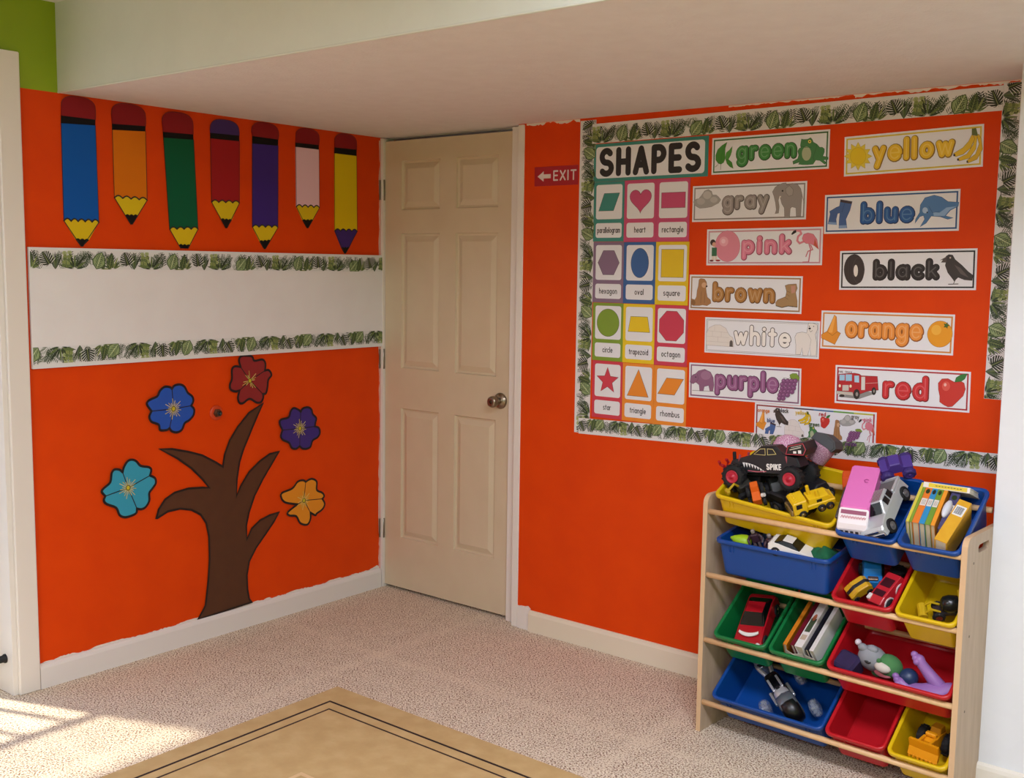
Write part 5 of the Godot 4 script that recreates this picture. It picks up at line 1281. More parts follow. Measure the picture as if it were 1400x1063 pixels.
func build_color_cards() -> void:
	# word colour, dark edge, frame colour, label
	var looks := {
		"green": ["3d8a40", "1f4d24", "2f6a3c", "colour word card reading green, with leaf and frog"],
		"gray": ["97918e", "57524f", "8d8886", "colour word card reading gray, with cloud and elephant"],
		"pink": ["dc8098", "9c4a60", "c8909c", "colour word card reading pink, with balloon and flamingo"],
		"brown": ["ae7c3e", "6a4620", "a07c50", "colour word card reading brown, with bear and boot"],
		"white": ["f0ece6", "4c4846", "8f8a86", "colour word card reading white, with igloo and polar bear"],
		"purple": ["935a88", "56304f", "845878", "colour word card reading purple, with hippo and grapes"],
		"yellow": ["e6bc1a", "8c6a10", "d8c030", "colour word card reading yellow, with sun and bananas"],
		"blue": ["1c5aa0", "0f3464", "1a5088", "colour word card reading blue, with jeans and whale"],
		"black": ["262322", "0a0909", "17171a", "colour word card reading black, with tyre and crow"],
		"orange": ["e8923a", "98551a", "d08a3a", "colour word card reading orange, with traffic cone and orange fruit"],
		"red": ["cc2a30", "7a1418", "a82834", "colour word card reading red, with fire truck and apple"],
	}
	for n in CARDS:
		var c: Array = CARDS[n]
		var lk: Array = looks[n]
		var t := paper_card("color_word_card", lk[3], "word card", c[0], c[1], c[2], 0.43, 0.126, "colour word cards")
		var pr := Print.new()
		pr.frame(0.006, 0.006, 0.418, 0.114, 0.0016 if n == "white" else 0.0048, Color(lk[2]))
		if n == "white":
			pr.frame(0.0105, 0.0105, 0.409, 0.105, 0.001, Color(lk[2]))
		printed(pr, "printed_frame", t, 0.42, Vector3(0, 0, 0.001))
		pr = Print.new()
		var w: float = 0.0175 if n != "white" else 0.0125
		letter(pr, n, c[3] * 0.001, c[5] * 0.001 + w * 0.5, (c[4] - c[3]) * 0.001, c[6] * 0.001 - w, w, [[0.006, Color(lk[1]), Vector2(0.0008, -0.0008)], [0.003, Color(lk[1])], [0.0, Color(lk[0])], [-0.0135, Color(lk[0]).lerp(Color.WHITE, 0.22)]] if n != "white" else [[0.005, Color(lk[1])], [0.0, Color(lk[0])]])
		printed(pr, "lettering", t, 0.42, Vector3(0, 0, 0.0012))
		for q in c[7]:
			pr = Print.new()
			draw_picture(pr, q[0], q[1], q[2])
			printed(pr, "picture_of_" + q[0], t, 0.42, Vector3(0, 0, 0.0014))
		if n == "red":
			pr = Print.new()
			letter(pr, "FIRE TRUCK", 0.011, 0.1015, 0.046, 0.0035, 0.0012, [[0.0, Color("5a1a12")]])
			printed(pr, "small_lettering", t, 0.42, Vector3(0, 0, 0.0012))
	# the card that gathers all the colours
	var s := paper_card("color_summary_card", "card of many small colour pictures and words above the toy organizer", "word card", SUMMARY_AT[0], SUMMARY_AT[1], 0.012, 0.43, 0.126, "colour word cards")
	var pr := Print.new()
	pr.up()
	var ring := ["8c2a30", "8c2a30", "4a3a50", "3a6a9a", "5a9a3a", "b8b832", "a82834"]
	for i in 6:
		for yy in [[0.0145 - 0.0085, 0.0048], [0.115, 0.0048]]:
			var x0 := 0.006 + i * 0.418 / 6
			pr.ink(Color(ring[i if yy[0] > 0.05 else 6 - i])).quad(Vector3(x0, yy[0], pr.z), Vector3(x0 + 0.418 / 6, yy[0], pr.z), Vector3(x0 + 0.418 / 6, yy[0] + yy[1], pr.z), Vector3(x0, yy[0] + yy[1], pr.z))
	pr.rect(0.006, 0.006, 0.0048, 0.114, Color("8c2a30"))
	pr.rect(0.4192, 0.006, 0.0048, 0.114, Color("a82834"))
	printed(pr, "printed_frame", s, 0.42, Vector3(0, 0, 0.001))
	for q in SUMMARY:
		pr = Print.new()
		var z := picture_size(q[0])
		draw_picture(pr, q[0], q[1], q[2], q[3] / z.x, q[4] / z.y)
		printed(pr, "picture_of_" + q[0], s, 0.42, Vector3(0, 0, 0.0012))
	pr = Print.new()
	for q in SUMMARY_WORDS:
		letter(pr, q[0], q[1] * 0.001, q[2] * 0.001, q[3] * 0.001, 0.008, 0.0022, [[0.0, Color(q[4])]])
	printed(pr, "lettering", s, 0.42, Vector3(0, 0, 0.004))

func polygon_points(n: int, r: Vector2, turn: float) -> PackedVector2Array:
	var p := PackedVector2Array()
	for i in n:
		p.append(Vector2.from_angle(TAU * i / n + turn) * r)
	return p

func build_shape_cards() -> void:
	var teal := "35887e"
	var h := paper_card("shapes_header_card", "teal header card reading SHAPES in big black letters", "header card", 1.189, 1.8215, 0.006, 0.489, 0.141, "", Color(teal))
	var pr := Print.new()
	pr.rrect(0.011, 0.012, 0.464, 0.117, 0.012, Color("e4e6ea"))
	printed(pr, "white_panel", h, 0.42, Vector3(0, 0, 0.001))
	pr = Print.new()
	letter(pr, "SHAPES", 0.024, 0.029, 0.438, 0.0525, 0.0235, [[0.0, Color("1a1a18")]])
	printed(pr, "lettering", h, 0.42, Vector3(0, 0, 0.0011))
	var rows := [
		[["parallelogram", teal, teal], ["heart", "c44a74", "c44a74"], ["rectangle", "c44a74", "c44a74"]],
		[["hexagon", "826a84", "826a84"], ["oval", "31609c", "31609c"], ["square", "e0c010", "e0c010"]],
		[["circle", "7c9c2c", "7c9c2c"], ["trapezoid", "e6c612", "e6c612"], ["octagon", "c83a52", "c83a52"]],
		[["star", "cc3a4c", "cc3a4c"], ["triangle", "e68a24", "e68a24"], ["rhombus", "e68a24", "e68a24"]],
	]
	var words := {"parallelogram": 0.104, "heart": 0.05, "rectangle": 0.09, "hexagon": 0.082, "oval": 0.04, "square": 0.07, "circle": 0.046, "trapezoid": 0.086, "octagon": 0.08, "star": 0.036, "triangle": 0.072, "rhombus": 0.082}
	var colour_name := {"parallelogram": "teal", "heart": "pink", "rectangle": "pink", "hexagon": "mauve", "oval": "blue", "square": "yellow", "circle": "green", "trapezoid": "yellow", "octagon": "red", "star": "red", "triangle": "orange", "rhombus": "orange"}
	var ys := [1.8215, 1.596, 1.366, 1.1435, 0.9225]
	for r in 4:
		for k in 3:
			var n: String = rows[r][k][0]
			var w := 0.1385
			var hh: float = ys[r] - ys[r + 1] - 0.0015
			var t := paper_card("shape_card", "%s shape card with a %s above its printed name" % [colour_name[n], n], "shape card", 1.193 + 0.004 * r + k * 0.1392, ys[r + 1] + 0.001, 0.004, w, hh, "shape cards under the header", Color(rows[r][k][2]))
			pr = Print.new()
			pr.rrect(w * 0.085, hh * 0.375, w * 0.85, hh * 0.575, 0.009, Color("e4e6ea"))
			pr.rrect(w * 0.085, hh * 0.065, w * 0.85, hh * 0.245, 0.009, Color("e4e6ea"))
			printed(pr, "white_panels", t, 0.42, Vector3(0, 0, 0.001))
			pr = Print.new()
			var c := Vector2(w * 0.51, hh * 0.66)
			var p := PackedVector2Array()
			match n:
				"parallelogram":
					p = PackedVector2Array([Vector2(-0.046, -0.032), Vector2(0.02, -0.032), Vector2(0.046, 0.032), Vector2(-0.022, 0.032)])
				"heart":
					for i in 40:
						var a := TAU * i / 40
						p.append(Vector2(16 * pow(sin(a), 3) * 0.0029, (13 * cos(a) - 5 * cos(2 * a) - 2 * cos(3 * a) - cos(4 * a)) * 0.0029 + 0.006))
				"rectangle":
					p = PackedVector2Array([Vector2(-0.049, -0.027), Vector2(0.049, -0.027), Vector2(0.049, 0.027), Vector2(-0.049, 0.027)])
				"hexagon":
					p = polygon_points(6, Vector2(0.048, 0.052), 0.0)
				"oval":
					p = polygon_points(32, Vector2(0.038, 0.054), 0.0)
				"square":
					p = PackedVector2Array([Vector2(-0.046, -0.05), Vector2(0.046, -0.05), Vector2(0.046, 0.05), Vector2(-0.046, 0.05)])
				"circle":
					p = polygon_points(36, Vector2(0.05, 0.052), 0.0)
				"trapezoid":
					p = PackedVector2Array([Vector2(-0.047, -0.028), Vector2(0.047, -0.028), Vector2(0.036, 0.028), Vector2(-0.037, 0.028)])
				"octagon":
					p = polygon_points(8, Vector2(0.055, 0.058), PI / 8)
				"star":
					for i in 10:
						p.append(Vector2.from_angle(PI / 2 + TAU * i / 10) * (0.051 if i % 2 == 0 else 0.022))
				"triangle":
					p = PackedVector2Array([Vector2(-0.048, -0.048), Vector2(0.044, -0.048), Vector2(-0.0, 0.052)])
				"rhombus":
					p = PackedVector2Array([Vector2(-0.053, -0.03), Vector2(0.017, -0.03), Vector2(0.053, 0.03), Vector2(-0.017, 0.03)])
			for i in p.size():
				p[i] += c
			pr.drawn(p, Color(rows[r][k][1]), Color("2c2a30"), 0.0024)
			printed(pr, "printed_" + n, t, 0.42, Vector3(0, 0, 0.0011))
			pr = Print.new()
			var ww: float = words[n]
			letter(pr, n, w * 0.51 - ww / 2, hh * 0.15, ww, 0.0125, 0.0028, [[0.0, Color("1c1a1a")]])
			printed(pr, "lettering", t, 0.42, Vector3(0, 0, 0.0011))

func build_wall_borders() -> void:
	var z := BACK_Z + 0.0002
	# left: runs up the wall, white margin outside
	leafy("border_strip", "vertical leaf-print border left of the SHAPES cards", Vector3(1.123, 2.054, z), Basis(Vector3.DOWN, Vector3.RIGHT, Vector3.BACK), 1.2, 0.073, 5)
	leafy("border_strip", "leaf-print border along the top of the orange back wall", Vector3(2.652, 2.05, z + 0.0012), Basis(Vector3.LEFT, Vector3.DOWN, Vector3.BACK).rotated(Vector3.BACK, 0.008), 1.473, 0.073, 13, 0.14)
	leafy("border_strip", "leaf-print border below the cards, running behind the toys", Vector3(1.145, 0.851, z + 0.0012), Basis(Vector3.BACK, 0.0275), 1.57, 0.062, 21, 0.14)
	leafy("border_strip", "vertical leaf-print border beside the white wall end", Vector3(2.716, 1.12, z), Basis(Vector3.UP, Vector3.LEFT, Vector3.BACK), 0.936, 0.066, 34, 0.03)

func build_exit_sign() -> void:
	var t := paper_card("exit_sign", "red EXIT sign with white arrow pointing left", "sign", 0.905, 1.8155, 0.0, 0.212, 0.0745, "", Color("a8121c"))
	t.position.z = BACK_Z + 0.0001
	var pr := Print.new()
	var wh := Color("dcd0cc")
	pr.poly(v2([15, 37, 45, 57, 45, 45, 80, 45, 80, 29, 45, 29, 45, 17]), wh)
	printed(pr, "arrow", t, 0.4, Vector3(0, 0, 0.001))
	pr = Print.new()
	letter(pr, "EXIT", 0.092, 0.021, 0.112, 0.0215, 0.0062, [[0.0, wh]])
	printed(pr, "lettering", t, 0.4, Vector3(0, 0, 0.001))

# ---------------------------------------------------------------- toy organizer and its bins
const SHELF_W := 0.826
const SHELF_D := 0.275
const SHELF_H := 0.785
const RAILS := [0.73, 0.523, 0.307, 0.098]
const BLUE := "08438f"
const RED := "b8141f"
const YELLOW := "d8b40c"
const GREEN := "0f7038"

func shelf_frame() -> Transform3D:
	return Transform3D(Basis(Vector3.UP, -0.045), Vector3(1.932, 0, 0.463))

func build_organizer() -> void:
	var wood := textured(noise_tex(256, 0.015, [[0.0, srgb(184, 160, 134)], [0.5, srgb(192, 168, 143)], [1.0, srgb(199, 176, 152)]], 81), 2.2, 0.45)
	wood.uv1_scale = Vector3(9.0, 1.1, 9.0)
	var edge := flat(srgb(208, 174, 134), 0.5)
	var rail := textured(noise_tex(256, 0.02, [[0.0, srgb(214, 172, 122)], [1.0, srgb(226, 188, 140)]], 82), 3.0, 0.45)
	var t := thing("toy_organizer", "light wood toy organizer frame holding twelve coloured bins", "toy organizer", shelf_frame().origin, shelf_frame().basis)
	for s in 2:
		# side panel with rounded top corners and a hand slot
		var x0: float = 0.0 if s == 0 else SHELF_W - 0.016
		var outline := PackedVector2Array()
		for c in [[-0.03, SHELF_H - 0.03, 0.0], [-SHELF_D + 0.03, SHELF_H - 0.03, PI / 2]]:
			for i in 7:
				var a: float = c[2] + PI / 2 * i / 6
				outline.append(Vector2(c[0] + 0.03 * cos(a), c[1] + 0.03 * sin(a)))
		outline.append(Vector2(-SHELF_D, 0))
		outline.append(Vector2(0, 0))
		var slot := PackedVector2Array()
		for c in [[-0.097, 0.742, -PI / 2], [-0.163, 0.742, PI / 2]]:
			for i in 9:
				var a: float = c[2] + PI * i / 8
				slot.append(Vector2(c[0] + 0.0115 * cos(a), c[1] + 0.0115 * sin(a)))
		# split the face above and below the slot so that it stays a real hole
		var g := Geo.new()
		for e in [x0, x0 + 0.016]:
			var upper := PackedVector2Array([Vector2(0, 0.742)])
			upper.append_array(outline.slice(0, 14))
			upper.append(Vector2(-SHELF_D, 0.742))
			for q in [upper, PackedVector2Array([Vector2(0, 0.742), Vector2(-SHELF_D, 0.742), Vector2(-SHELF_D, 0), Vector2(0, 0)])]:
				for r in Geometry2D.clip_polygons(q, slot):
					var ix := Geometry2D.triangulate_polygon(r)
					for i in range(0, ix.size(), 3):
						g.tri(Vector3(e, r[ix[i]].y, r[ix[i]].x), Vector3(e, r[ix[i + 1]].y, r[ix[i + 1]].x), Vector3(e, r[ix[i + 2]].y, r[ix[i + 2]].x))
		for p in [slot]:
			for i in p.size():
				var a: Vector2 = p[i]
				var b: Vector2 = p[(i + 1) % p.size()]
				g.quad(Vector3(x0, a.y, a.x), Vector3(x0, b.y, b.x), Vector3(x0 + 0.016, b.y, b.x), Vector3(x0 + 0.016, a.y, a.x))
		var pn := part(g, "side_panel", wood, t)
		g = Geo.new()
		for i in outline.size():
			var a: Vector2 = outline[i]
			var b: Vector2 = outline[(i + 1) % outline.size()]
			g.quad(Vector3(x0, a.y, a.x), Vector3(x0, b.y, b.x), Vector3(x0 + 0.016, b.y, b.x), Vector3(x0 + 0.016, a.y, a.x))
		part(g, "edge_band", edge, pn)
		for y in [0.708, 0.501, 0.285, 0.078]:
			g = Geo.new()
			g.smooth(true)
			var o := -1.0 if s == 0 else 1.0
			g.lathe(Vector3(x0 + (0.0 if s == 0 else 0.016), y, -0.055), Vector3(o, 0, 0), [[-0.002, 0.0035], [0.0004, 0.0035], [0.0003, 0.002], [-0.001, 0.0]], 10)
			part(g, "screw", flat(srgb(60, 48, 36), 0.4, 0.6), pn)
	for i in 4:
		for b in 2:
			var g := Geo.new()
			g.smooth(true)
			var y: float = RAILS[i] + (0.0 if b == 0 else 0.095)
			var z := -0.012 if b == 0 else -0.235
			g.cyl(Vector3(0.016, y, z), Vector3(SHELF_W - 0.016, y, z), 0.0088, -1, 16)
			part(g, "front_rail" if b == 0 else "back_rail", rail, t)

func rounded_rect(w: float, l: float, r: float, y: float, inset: float, back := 0.0) -> Array:
	# ring round a rectangle from z = 0 (front) to z = -l
	var out := []
	var hw := w / 2 - inset
	var z0 := -inset
	var z1 := -l + inset + back
	var q := maxf(r - inset * 0.4, 0.004)
	for c in [[hw - q, z0 - q, 0.0], [-hw + q, z0 - q, PI / 2], [-hw + q, z1 + q, PI], [hw - q, z1 + q, PI * 1.5]]:
		for i in 6:
			var a: float = c[2] + PI / 2 * i / 5
			out.append(Vector3(c[0] + q * cos(a), y, c[1] + q * sin(a)))
	return out

# plastic bin: rolled rim, tapering walls, real thickness
func bin(label: String, color: String, frame: Transform3D, w: float, l := 0.272, d := 0.122) -> Node3D:
	var tr := shelf_frame() * frame
	var t := thing("storage_bin", label, "storage bin", tr.origin, tr.basis, "plastic bins on the toy organizer")
	var m := flat(Color(color), 0.34)
	var g := Geo.new()
	g.loft([
		rounded_rect(w, l, 0.022, -d, 0.022), rounded_rect(w, l, 0.022, -d + 0.006, 0.018), rounded_rect(w, l, 0.022, -0.014, 0.0085)], true, false)
	g.loft([rounded_rect(w, l, 0.022, -0.004, 0.0105), rounded_rect(w, l, 0.022, -d + 0.008, 0.0205), rounded_rect(w, l, 0.022, -d + 0.004, 0.026)], false, true)
	part(g, "tub", m, t)
	g = Geo.new()
	g.smooth(true)
	g.loft([rounded_rect(w, l, 0.022, -0.014, 0.0085), rounded_rect(w, l, 0.022, -0.014, 0.001), rounded_rect(w, l, 0.022, -0.011, 0.0), rounded_rect(w, l, 0.022, -0.004, 0.0), rounded_rect(w, l, 0.022, -0.001, 0.0012), rounded_rect(w, l, 0.022, 0.0, 0.004), rounded_rect(w, l, 0.022, -0.001, 0.008), rounded_rect(w, l, 0.022, -0.004, 0.0105)], false, false)
	part(g, "rim", m, t)
	g = Geo.new()
	for x in [-w / 2 + 0.05, -w / 2 + 0.062, w / 2 - 0.062, w / 2 - 0.05]:
		g.box(Vector3(x, -0.027, -0.0085), Vector3(0.003, 0.028, 0.004), 0.001)
	part(g, "grip_ribs", m, t)
	return t

func tilted(x: float, y: float, deg: float, roll := 0.0, z := 0.012) -> Transform3D:
	return Transform3D(Basis(Vector3.RIGHT, deg_to_rad(deg)) * Basis(Vector3.BACK, roll), Vector3(x, y, z))

var BINS := {}

func build_bins() -> void:
	BINS = {
		"r1a": [tilted(0.241, 0.776, 25, -0.115), 0.392, YELLOW, "wide yellow bin overflowing with toys at the top left of the organizer"],
		"r1b": [tilted(0.5365, 0.742, 33), 0.183, BLUE, "small blue bin holding the pink van on the top row"],
		"r1c": [tilted(0.7195, 0.742, 33), 0.179, BLUE, "small blue bin of books at the top right of the organizer"],
		"r2a": [tilted(0.244, 0.652, 9), 0.388, BLUE, "wide blue bin sitting level on the second row"],
		"r2b": [tilted(0.5365, 0.545, 34), 0.187, RED, "small red bin of toy cars on the second row"],
		"r2c": [tilted(0.7215, 0.541, 34), 0.174, YELLOW, "small yellow bin with a toy loader on the second row"],
		"r3a": [tilted(0.1465, 0.338, 34), 0.188, GREEN, "small green bin holding a red car on the third row"],
		"r3b": [tilted(0.339, 0.336, 34), 0.184, GREEN, "small green bin holding books on the third row"],
		"r3c": [tilted(0.6215, 0.334, 34), 0.366, RED, "wide red bin with soft toys on the third row"],
		"r4a": [tilted(0.2465, 0.135, 34), 0.384, BLUE, "wide blue bin with a toy motorbike on the bottom row"],
		"r4b": [tilted(0.5365, 0.132, 34), 0.186, RED, "small empty red bin on the bottom row"],
		"r4c": [tilted(0.7215, 0.13, 34), 0.174, YELLOW, "small yellow bin with a toy bulldozer on the bottom row"],
	}
	for k in BINS:
		var b: Array = BINS[k]
		bin(b[3], b[2], b[0], b[1])

# world transform of a spot in a bin: x along the shelf, h above the rim, z back from the front rim
func in_bin(k: String, x: float, h: float, z: float, turn := Basis.IDENTITY) -> Transform3D:
	var f: Transform3D = BINS[k][0]
	return shelf_frame() * f * Transform3D(turn, Vector3(x - f.origin.x, h, z))

func toy(called: String, label: String, category: String, tr: Transform3D, group := "") -> Node3D:
	return thing(called, label, category, tr.origin, tr.basis.orthonormalized(), group)

# ---------------------------------------------------------------- toys
func wheel(t: Node3D, at: Vector3, r: float, w: float, tyre: Material, hub: Material, knobs := 0) -> void:
	var g := Geo.new()
	g.smooth(true)
	var d := Vector3.RIGHT * signf(at.x if absf(at.x) > 1e-4 else 1.0)
	g.lathe(at - d * w * 0.5, d, [[0.0, r * 0.6], [w * 0.04, r * 0.86], [w * 0.2, r], [w * 0.8, r], [w * 0.96, r * 0.86], [w, r * 0.6], [w * 0.9, r * 0.56], [w * 0.85, r * 0.3]], 20)
	g.smooth(false)
	for i in knobs:
		var a := TAU * i / knobs
		g.t = Transform3D(Basis(Vector3.RIGHT, a), at)
		g.box(Vector3(0, r, 0), Vector3(w * 0.72, r * 0.1, r * 0.16))
		g.t = Transform3D.IDENTITY
	var o := part(g, "wheel", tyre, t)
	g = Geo.new()
	g.smooth(true)
	g.lathe(at + d * w * 0.3, d, [[0.0, r * 0.57], [w * 0.17, r * 0.56], [w * 0.2, r * 0.5], [w * 0.1, r * 0.42], [w * 0.12, r * 0.2], [w * 0.22, r * 0.14], [w * 0.22, 0.0]], 16)
	part(g, "hub", hub, o)

func turned(yaw: float, pitch := 0.0, roll := 0.0) -> Basis:
	return Basis.from_euler(Vector3(deg_to_rad(pitch), deg_to_rad(yaw), deg_to_rad(roll)))

func build_toys() -> void:
	var black := hex("16161a", 0.45)
	var rubber := hex("121214", 0.8)
	var chrome := flat(srgb(200, 198, 200), 0.18, 1.0)
	toys_top_left(black, rubber, chrome)
	toys_top_right(black, rubber, chrome)
	toys_second_row(black, rubber, chrome)
	toys_third_row(black, rubber, chrome)
	toys_bottom_row(black, rubber, chrome)

func toys_top_left(black: Material, rubber: Material, chrome: Material) -> void:
	# black buggy with shark teeth, standing on the heap
	var s := shelf_frame()
	var tr := s * Transform3D(Basis(Vector3(0, 0, 1), Vector3(0, 1, 0), Vector3(-1, 0, 0)) * turned(4, 5, 0), Vector3(0.176, 0.86, -0.112))
	var t := toy("monster_truck", "black monster truck with red hubs and shark teeth on yellow bin", "toy truck", tr)
	var g := Geo.new()
	g.hull([Vector2(0.118, 0.044), Vector2(0.126, 0.028), Vector2(0.105, 0.006), Vector2(-0.085, 0.006), Vector2(-0.112, 0.03), Vector2(-0.1, 0.058), Vector2(-0.055, 0.07), Vector2(-0.03, 0.092), Vector2(0.02, 0.09), Vector2(0.055, 0.062)], 0.041, 0.03, 0.005)
	part(g, "body", black, t)
	var pr := Print.new()
	var wh := Color("e4e0dc")
	for i in 8:
		var x := -0.078 + i * 0.0094
		var y := 0.0395 - 0.00042 * i * i
		pr.poly(PackedVector2Array([Vector2(x, y), Vector2(x + 0.0088, y - 0.0008 * i), Vector2(x + 0.006, y - 0.0165 + 0.0009 * i)]), wh, i == 0)
	pr.stroke(PackedVector2Array([Vector2(-0.06, 0.014), Vector2(-0.03, 0.0115), Vector2(0.0, 0.013)]), 0.0026, Color("c06070"))
	printed(pr, "shark_teeth", t, 0.4, Vector3(0.0415, 0, 0)).basis = on_left()
	pr = Print.new()
	letter(pr, "SPIKE", 0.002, 0.0205, 0.05, 0.0098, 0.0042, [[0.0, wh]])
	printed(pr, "lettering", t, 0.4, Vector3(0.0412, 0, 0)).basis = on_left()
	pr = Print.new()
	var line := Color("c8b878")
	for q in [[[-0.04, 0.066], [-0.018, 0.083], [-0.002, 0.084], [-0.002, 0.064]], [[0.006, 0.065], [0.006, 0.084], [0.024, 0.083], [0.034, 0.068]]]:
		var p := PackedVector2Array()
		for e in q:
			p.append(Vector2(e[0], e[1]))
		pr.stroke(p, 0.0018, line, true, true)
	printed(pr, "window_lines", t, 0.4, Vector3(0.0365, 0, 0)).basis = on_left()
	# roof wing with printed end plate
	g = Geo.new()
	g.hull([Vector2(-0.065, 0.068), Vector2(-0.128, 0.066), Vector2(-0.138, 0.085), Vector2(-0.128, 0.108), Vector2(-0.075, 0.098)], 0.044, 0.044, 0.003)
	var wing := part(g, "wing", black, t)
	pr = Print.new()
	pr.stroke(v2([70, 70, 126, 69, 134, 85, 126, 104, 78, 95]), 0.0022, Color("b4404c"), true, true)
	pr.stroke(v2([84, 84, 118, 92]), 0.003, Color("b8b4a8"))
	pr.stroke(v2([88, 91, 120, 98]), 0.002, Color("b8b4a8"), false)
	pr.rect(0.094, 0.073, 0.01, 0.007, wh)
	pr.rect(0.11, 0.073, 0.01, 0.01, wh)
	printed(pr, "wing_print", wing, 0.4, Vector3(0.0443, 0, 0)).basis = on_left()
	g = Geo.new()
	for z in [0.1, -0.075]:
		for x in [-0.035, 0.035]:
			g.cyl(Vector3(x, 0.0, z), Vector3(x * 0.9, 0.062, z - 0.01 * signf(z)), 0.004, -1, 8)
	part(g, "shock_absorber", hex("9c3a48", 0.35), t)
	g = Geo.new()
	for z in [0.098, -0.092]:
		g.cyl(Vector3(-0.05, 0, z), Vector3(0.05, 0, z), 0.006, -1, 8)
	g.box(Vector3(0, 0.0, 0), Vector3(0.03, 0.012, 0.19), 0.003)
	g.box(Vector3(0.02, 0.055, 0.115), Vector3(0.01, 0.03, 0.01), 0.002)
	part(g, "chassis", rubber, t)
	for x in [-0.062, 0.062]:
		for z in [0.098, -0.092]:
			wheel(t, Vector3(x, -0.002, z), 0.037, 0.04, rubber, hex("b01c34", 0.4), 14)

	# yellow crane truck leaning over the front rim
	tr = in_bin("r1a", 0.345, -0.004, -0.062, turned(-42, 4, -3))
	t = toy("crane_truck", "small yellow crane truck with chrome grille leaning on yellow bin rim", "toy truck", tr)
	var yel := hex("e0b812", 0.4)
	g = Geo.new()
	g.hull([Vector2(0.062, 0.012), Vector2(0.064, 0.05), Vector2(0.06, 0.056), Vector2(0.02, 0.057), Vector2(0.018, 0.012)], 0.029, 0.027, 0.003)
	part(g, "cab", yel, t)
	g = Geo.new()
	g.box(Vector3(0, 0.022, -0.025), Vector3(0.05, 0.018, 0.09), 0.003)
	g.hull([Vector2(0.012, 0.03), Vector2(0.012, 0.05), Vector2(-0.05, 0.048), Vector2(-0.066, 0.03)], 0.022, 0.02, 0.003)
	part(g, "truck_bed", yel, t)
	g = Geo.new()
	g.box(Vector3(0, 0.04, 0.0645), Vector3(0.046, 0.018, 0.002))
	g.box(Vector3(0.0278, 0.042, 0.045), Vector3(0.002, 0.016, 0.018))
	g.box(Vector3(0.022, 0.038, -0.02), Vector3(0.003, 0.008, 0.016))
	part(g, "window", hex("1c2226", 0.15), t)
	g = Geo.new()
	g.box(Vector3(0, 0.021, 0.066), Vector3(0.054, 0.02, 0.006), 0.002)
	for i in 5:
		g.box(Vector3(0, 0.0135 + i * 0.0036, 0.07), Vector3(0.05, 0.0016, 0.003))
	part(g, "grille", flat(srgb(190, 170, 120), 0.25, 0.9), t)
	g = Geo.new()
	for i in 5:
		g.box(Vector3(-0.02 + i * 0.01, 0.0585, 0.05), Vector3(0.005, 0.004, 0.006), 0.001)
	g.box(Vector3(0, 0.0565, 0.05), Vector3(0.05, 0.002, 0.008))
	part(g, "roof_light_bar", yel, t)
	for q in [[-0.008, 0.0, 0.08], [0.012, -0.02, 0.072]]:
		g = Geo.new()
		g.cyl(Vector3(q[0], 0.048, q[1]), Vector3(q[0] - 0.001, q[2], q[1] + 0.003), 0.0065, 0.005, 10)
		part(g, "crane_post", yel, t)
	for x in [-0.027, 0.027]:
		for z in [0.036, -0.024, -0.05]:
			wheel(t, Vector3(x, 0.011, z), 0.0125, 0.012, rubber, chrome)

	# orange tractor half buried at the front of the heap
	tr = in_bin("r1a", 0.165, -0.026, -0.062, turned(35, 12, 8))
	t = toy("orange_tractor", "small orange toy tractor half buried at the front of yellow bin", "toy tractor", tr)
	g = Geo.new()
	g.hull([Vector2(0.035, 0.012), Vector2(0.035, 0.034), Vector2(0.005, 0.04), Vector2(0.0, 0.058), Vector2(-0.022, 0.058), Vector2(-0.026, 0.014)], 0.014, 0.012, 0.002)
	part(g, "body", hex("d86014", 0.45), t)
	g = Geo.new()
	g.cyl(Vector3(0.018, 0.035, 0.02), Vector3(0.026, 0.04, 0.024), 0.007, 0.006, 10)
	part(g, "lamp", hex("d8d4cc", 0.4), t)
	for x in [-0.022, 0.022]:
		wheel(t, Vector3(x, 0.022, -0.014), 0.022, 0.014, rubber, hex("b0a020", 0.5), 10)
		wheel(t, Vector3(x, 0.013, 0.026), 0.013, 0.012, rubber, hex("b0a020", 0.5), 8)
	# black off-road bike beside it
	tr = in_bin("r1a", 0.232, -0.045, -0.085, turned(80, 0, 12))
	t = toy("toy_motorbike", "black toy motorbike lying under the monster truck", "toy motorbike", tr)
	g = Geo.new()
	g.hull([Vector2(0.03, 0.03), Vector2(0.02, 0.045), Vector2(-0.03, 0.046), Vector2(-0.034, 0.03), Vector2(0.0, 0.018)], 0.008, 0.006, 0.002)
	g.tube([Vector3(-0.018, 0.062, 0.03), Vector3(0, 0.056, 0.034), Vector3(0.018, 0.062, 0.03)], 0.002, 6)
	g.tube([Vector3(0, 0.056, 0.034), Vector3(0, 0.02, 0.044)], 0.003, 6)
	part(g, "frame", black, t)
	wheel(t, Vector3(0.0005, 0.02, 0.045), 0.021, 0.01, rubber, chrome)
	wheel(t, Vector3(0.0005, 0.02, -0.04), 0.021, 0.012, rubber, chrome)
	# green and yellow digger deep in the left end
	tr = in_bin("r1a", 0.11, -0.03, -0.082, turned(-30, 5, -10))
	t = toy("toy_digger", "dark toy digger with yellow arm at the left end of yellow bin", "toy digger", tr)
	g = Geo.new()
	g.box(Vector3(0, 0.03, 0), Vector3(0.03, 0.03, 0.045), 0.004)
	part(g, "body", hex("2a2a24", 0.5), t)
	g = Geo.new()
	g.tube([Vector3(0, 0.04, 0.02), Vector3(0, 0.06, 0.035), Vector3(0, 0.045, 0.055)], 0.004, 6)
	g.box(Vector3(0, 0.04, 0.06), Vector3(0.02, 0.014, 0.012), 0.002)
	part(g, "arm", hex("b89a1c", 0.45), t)
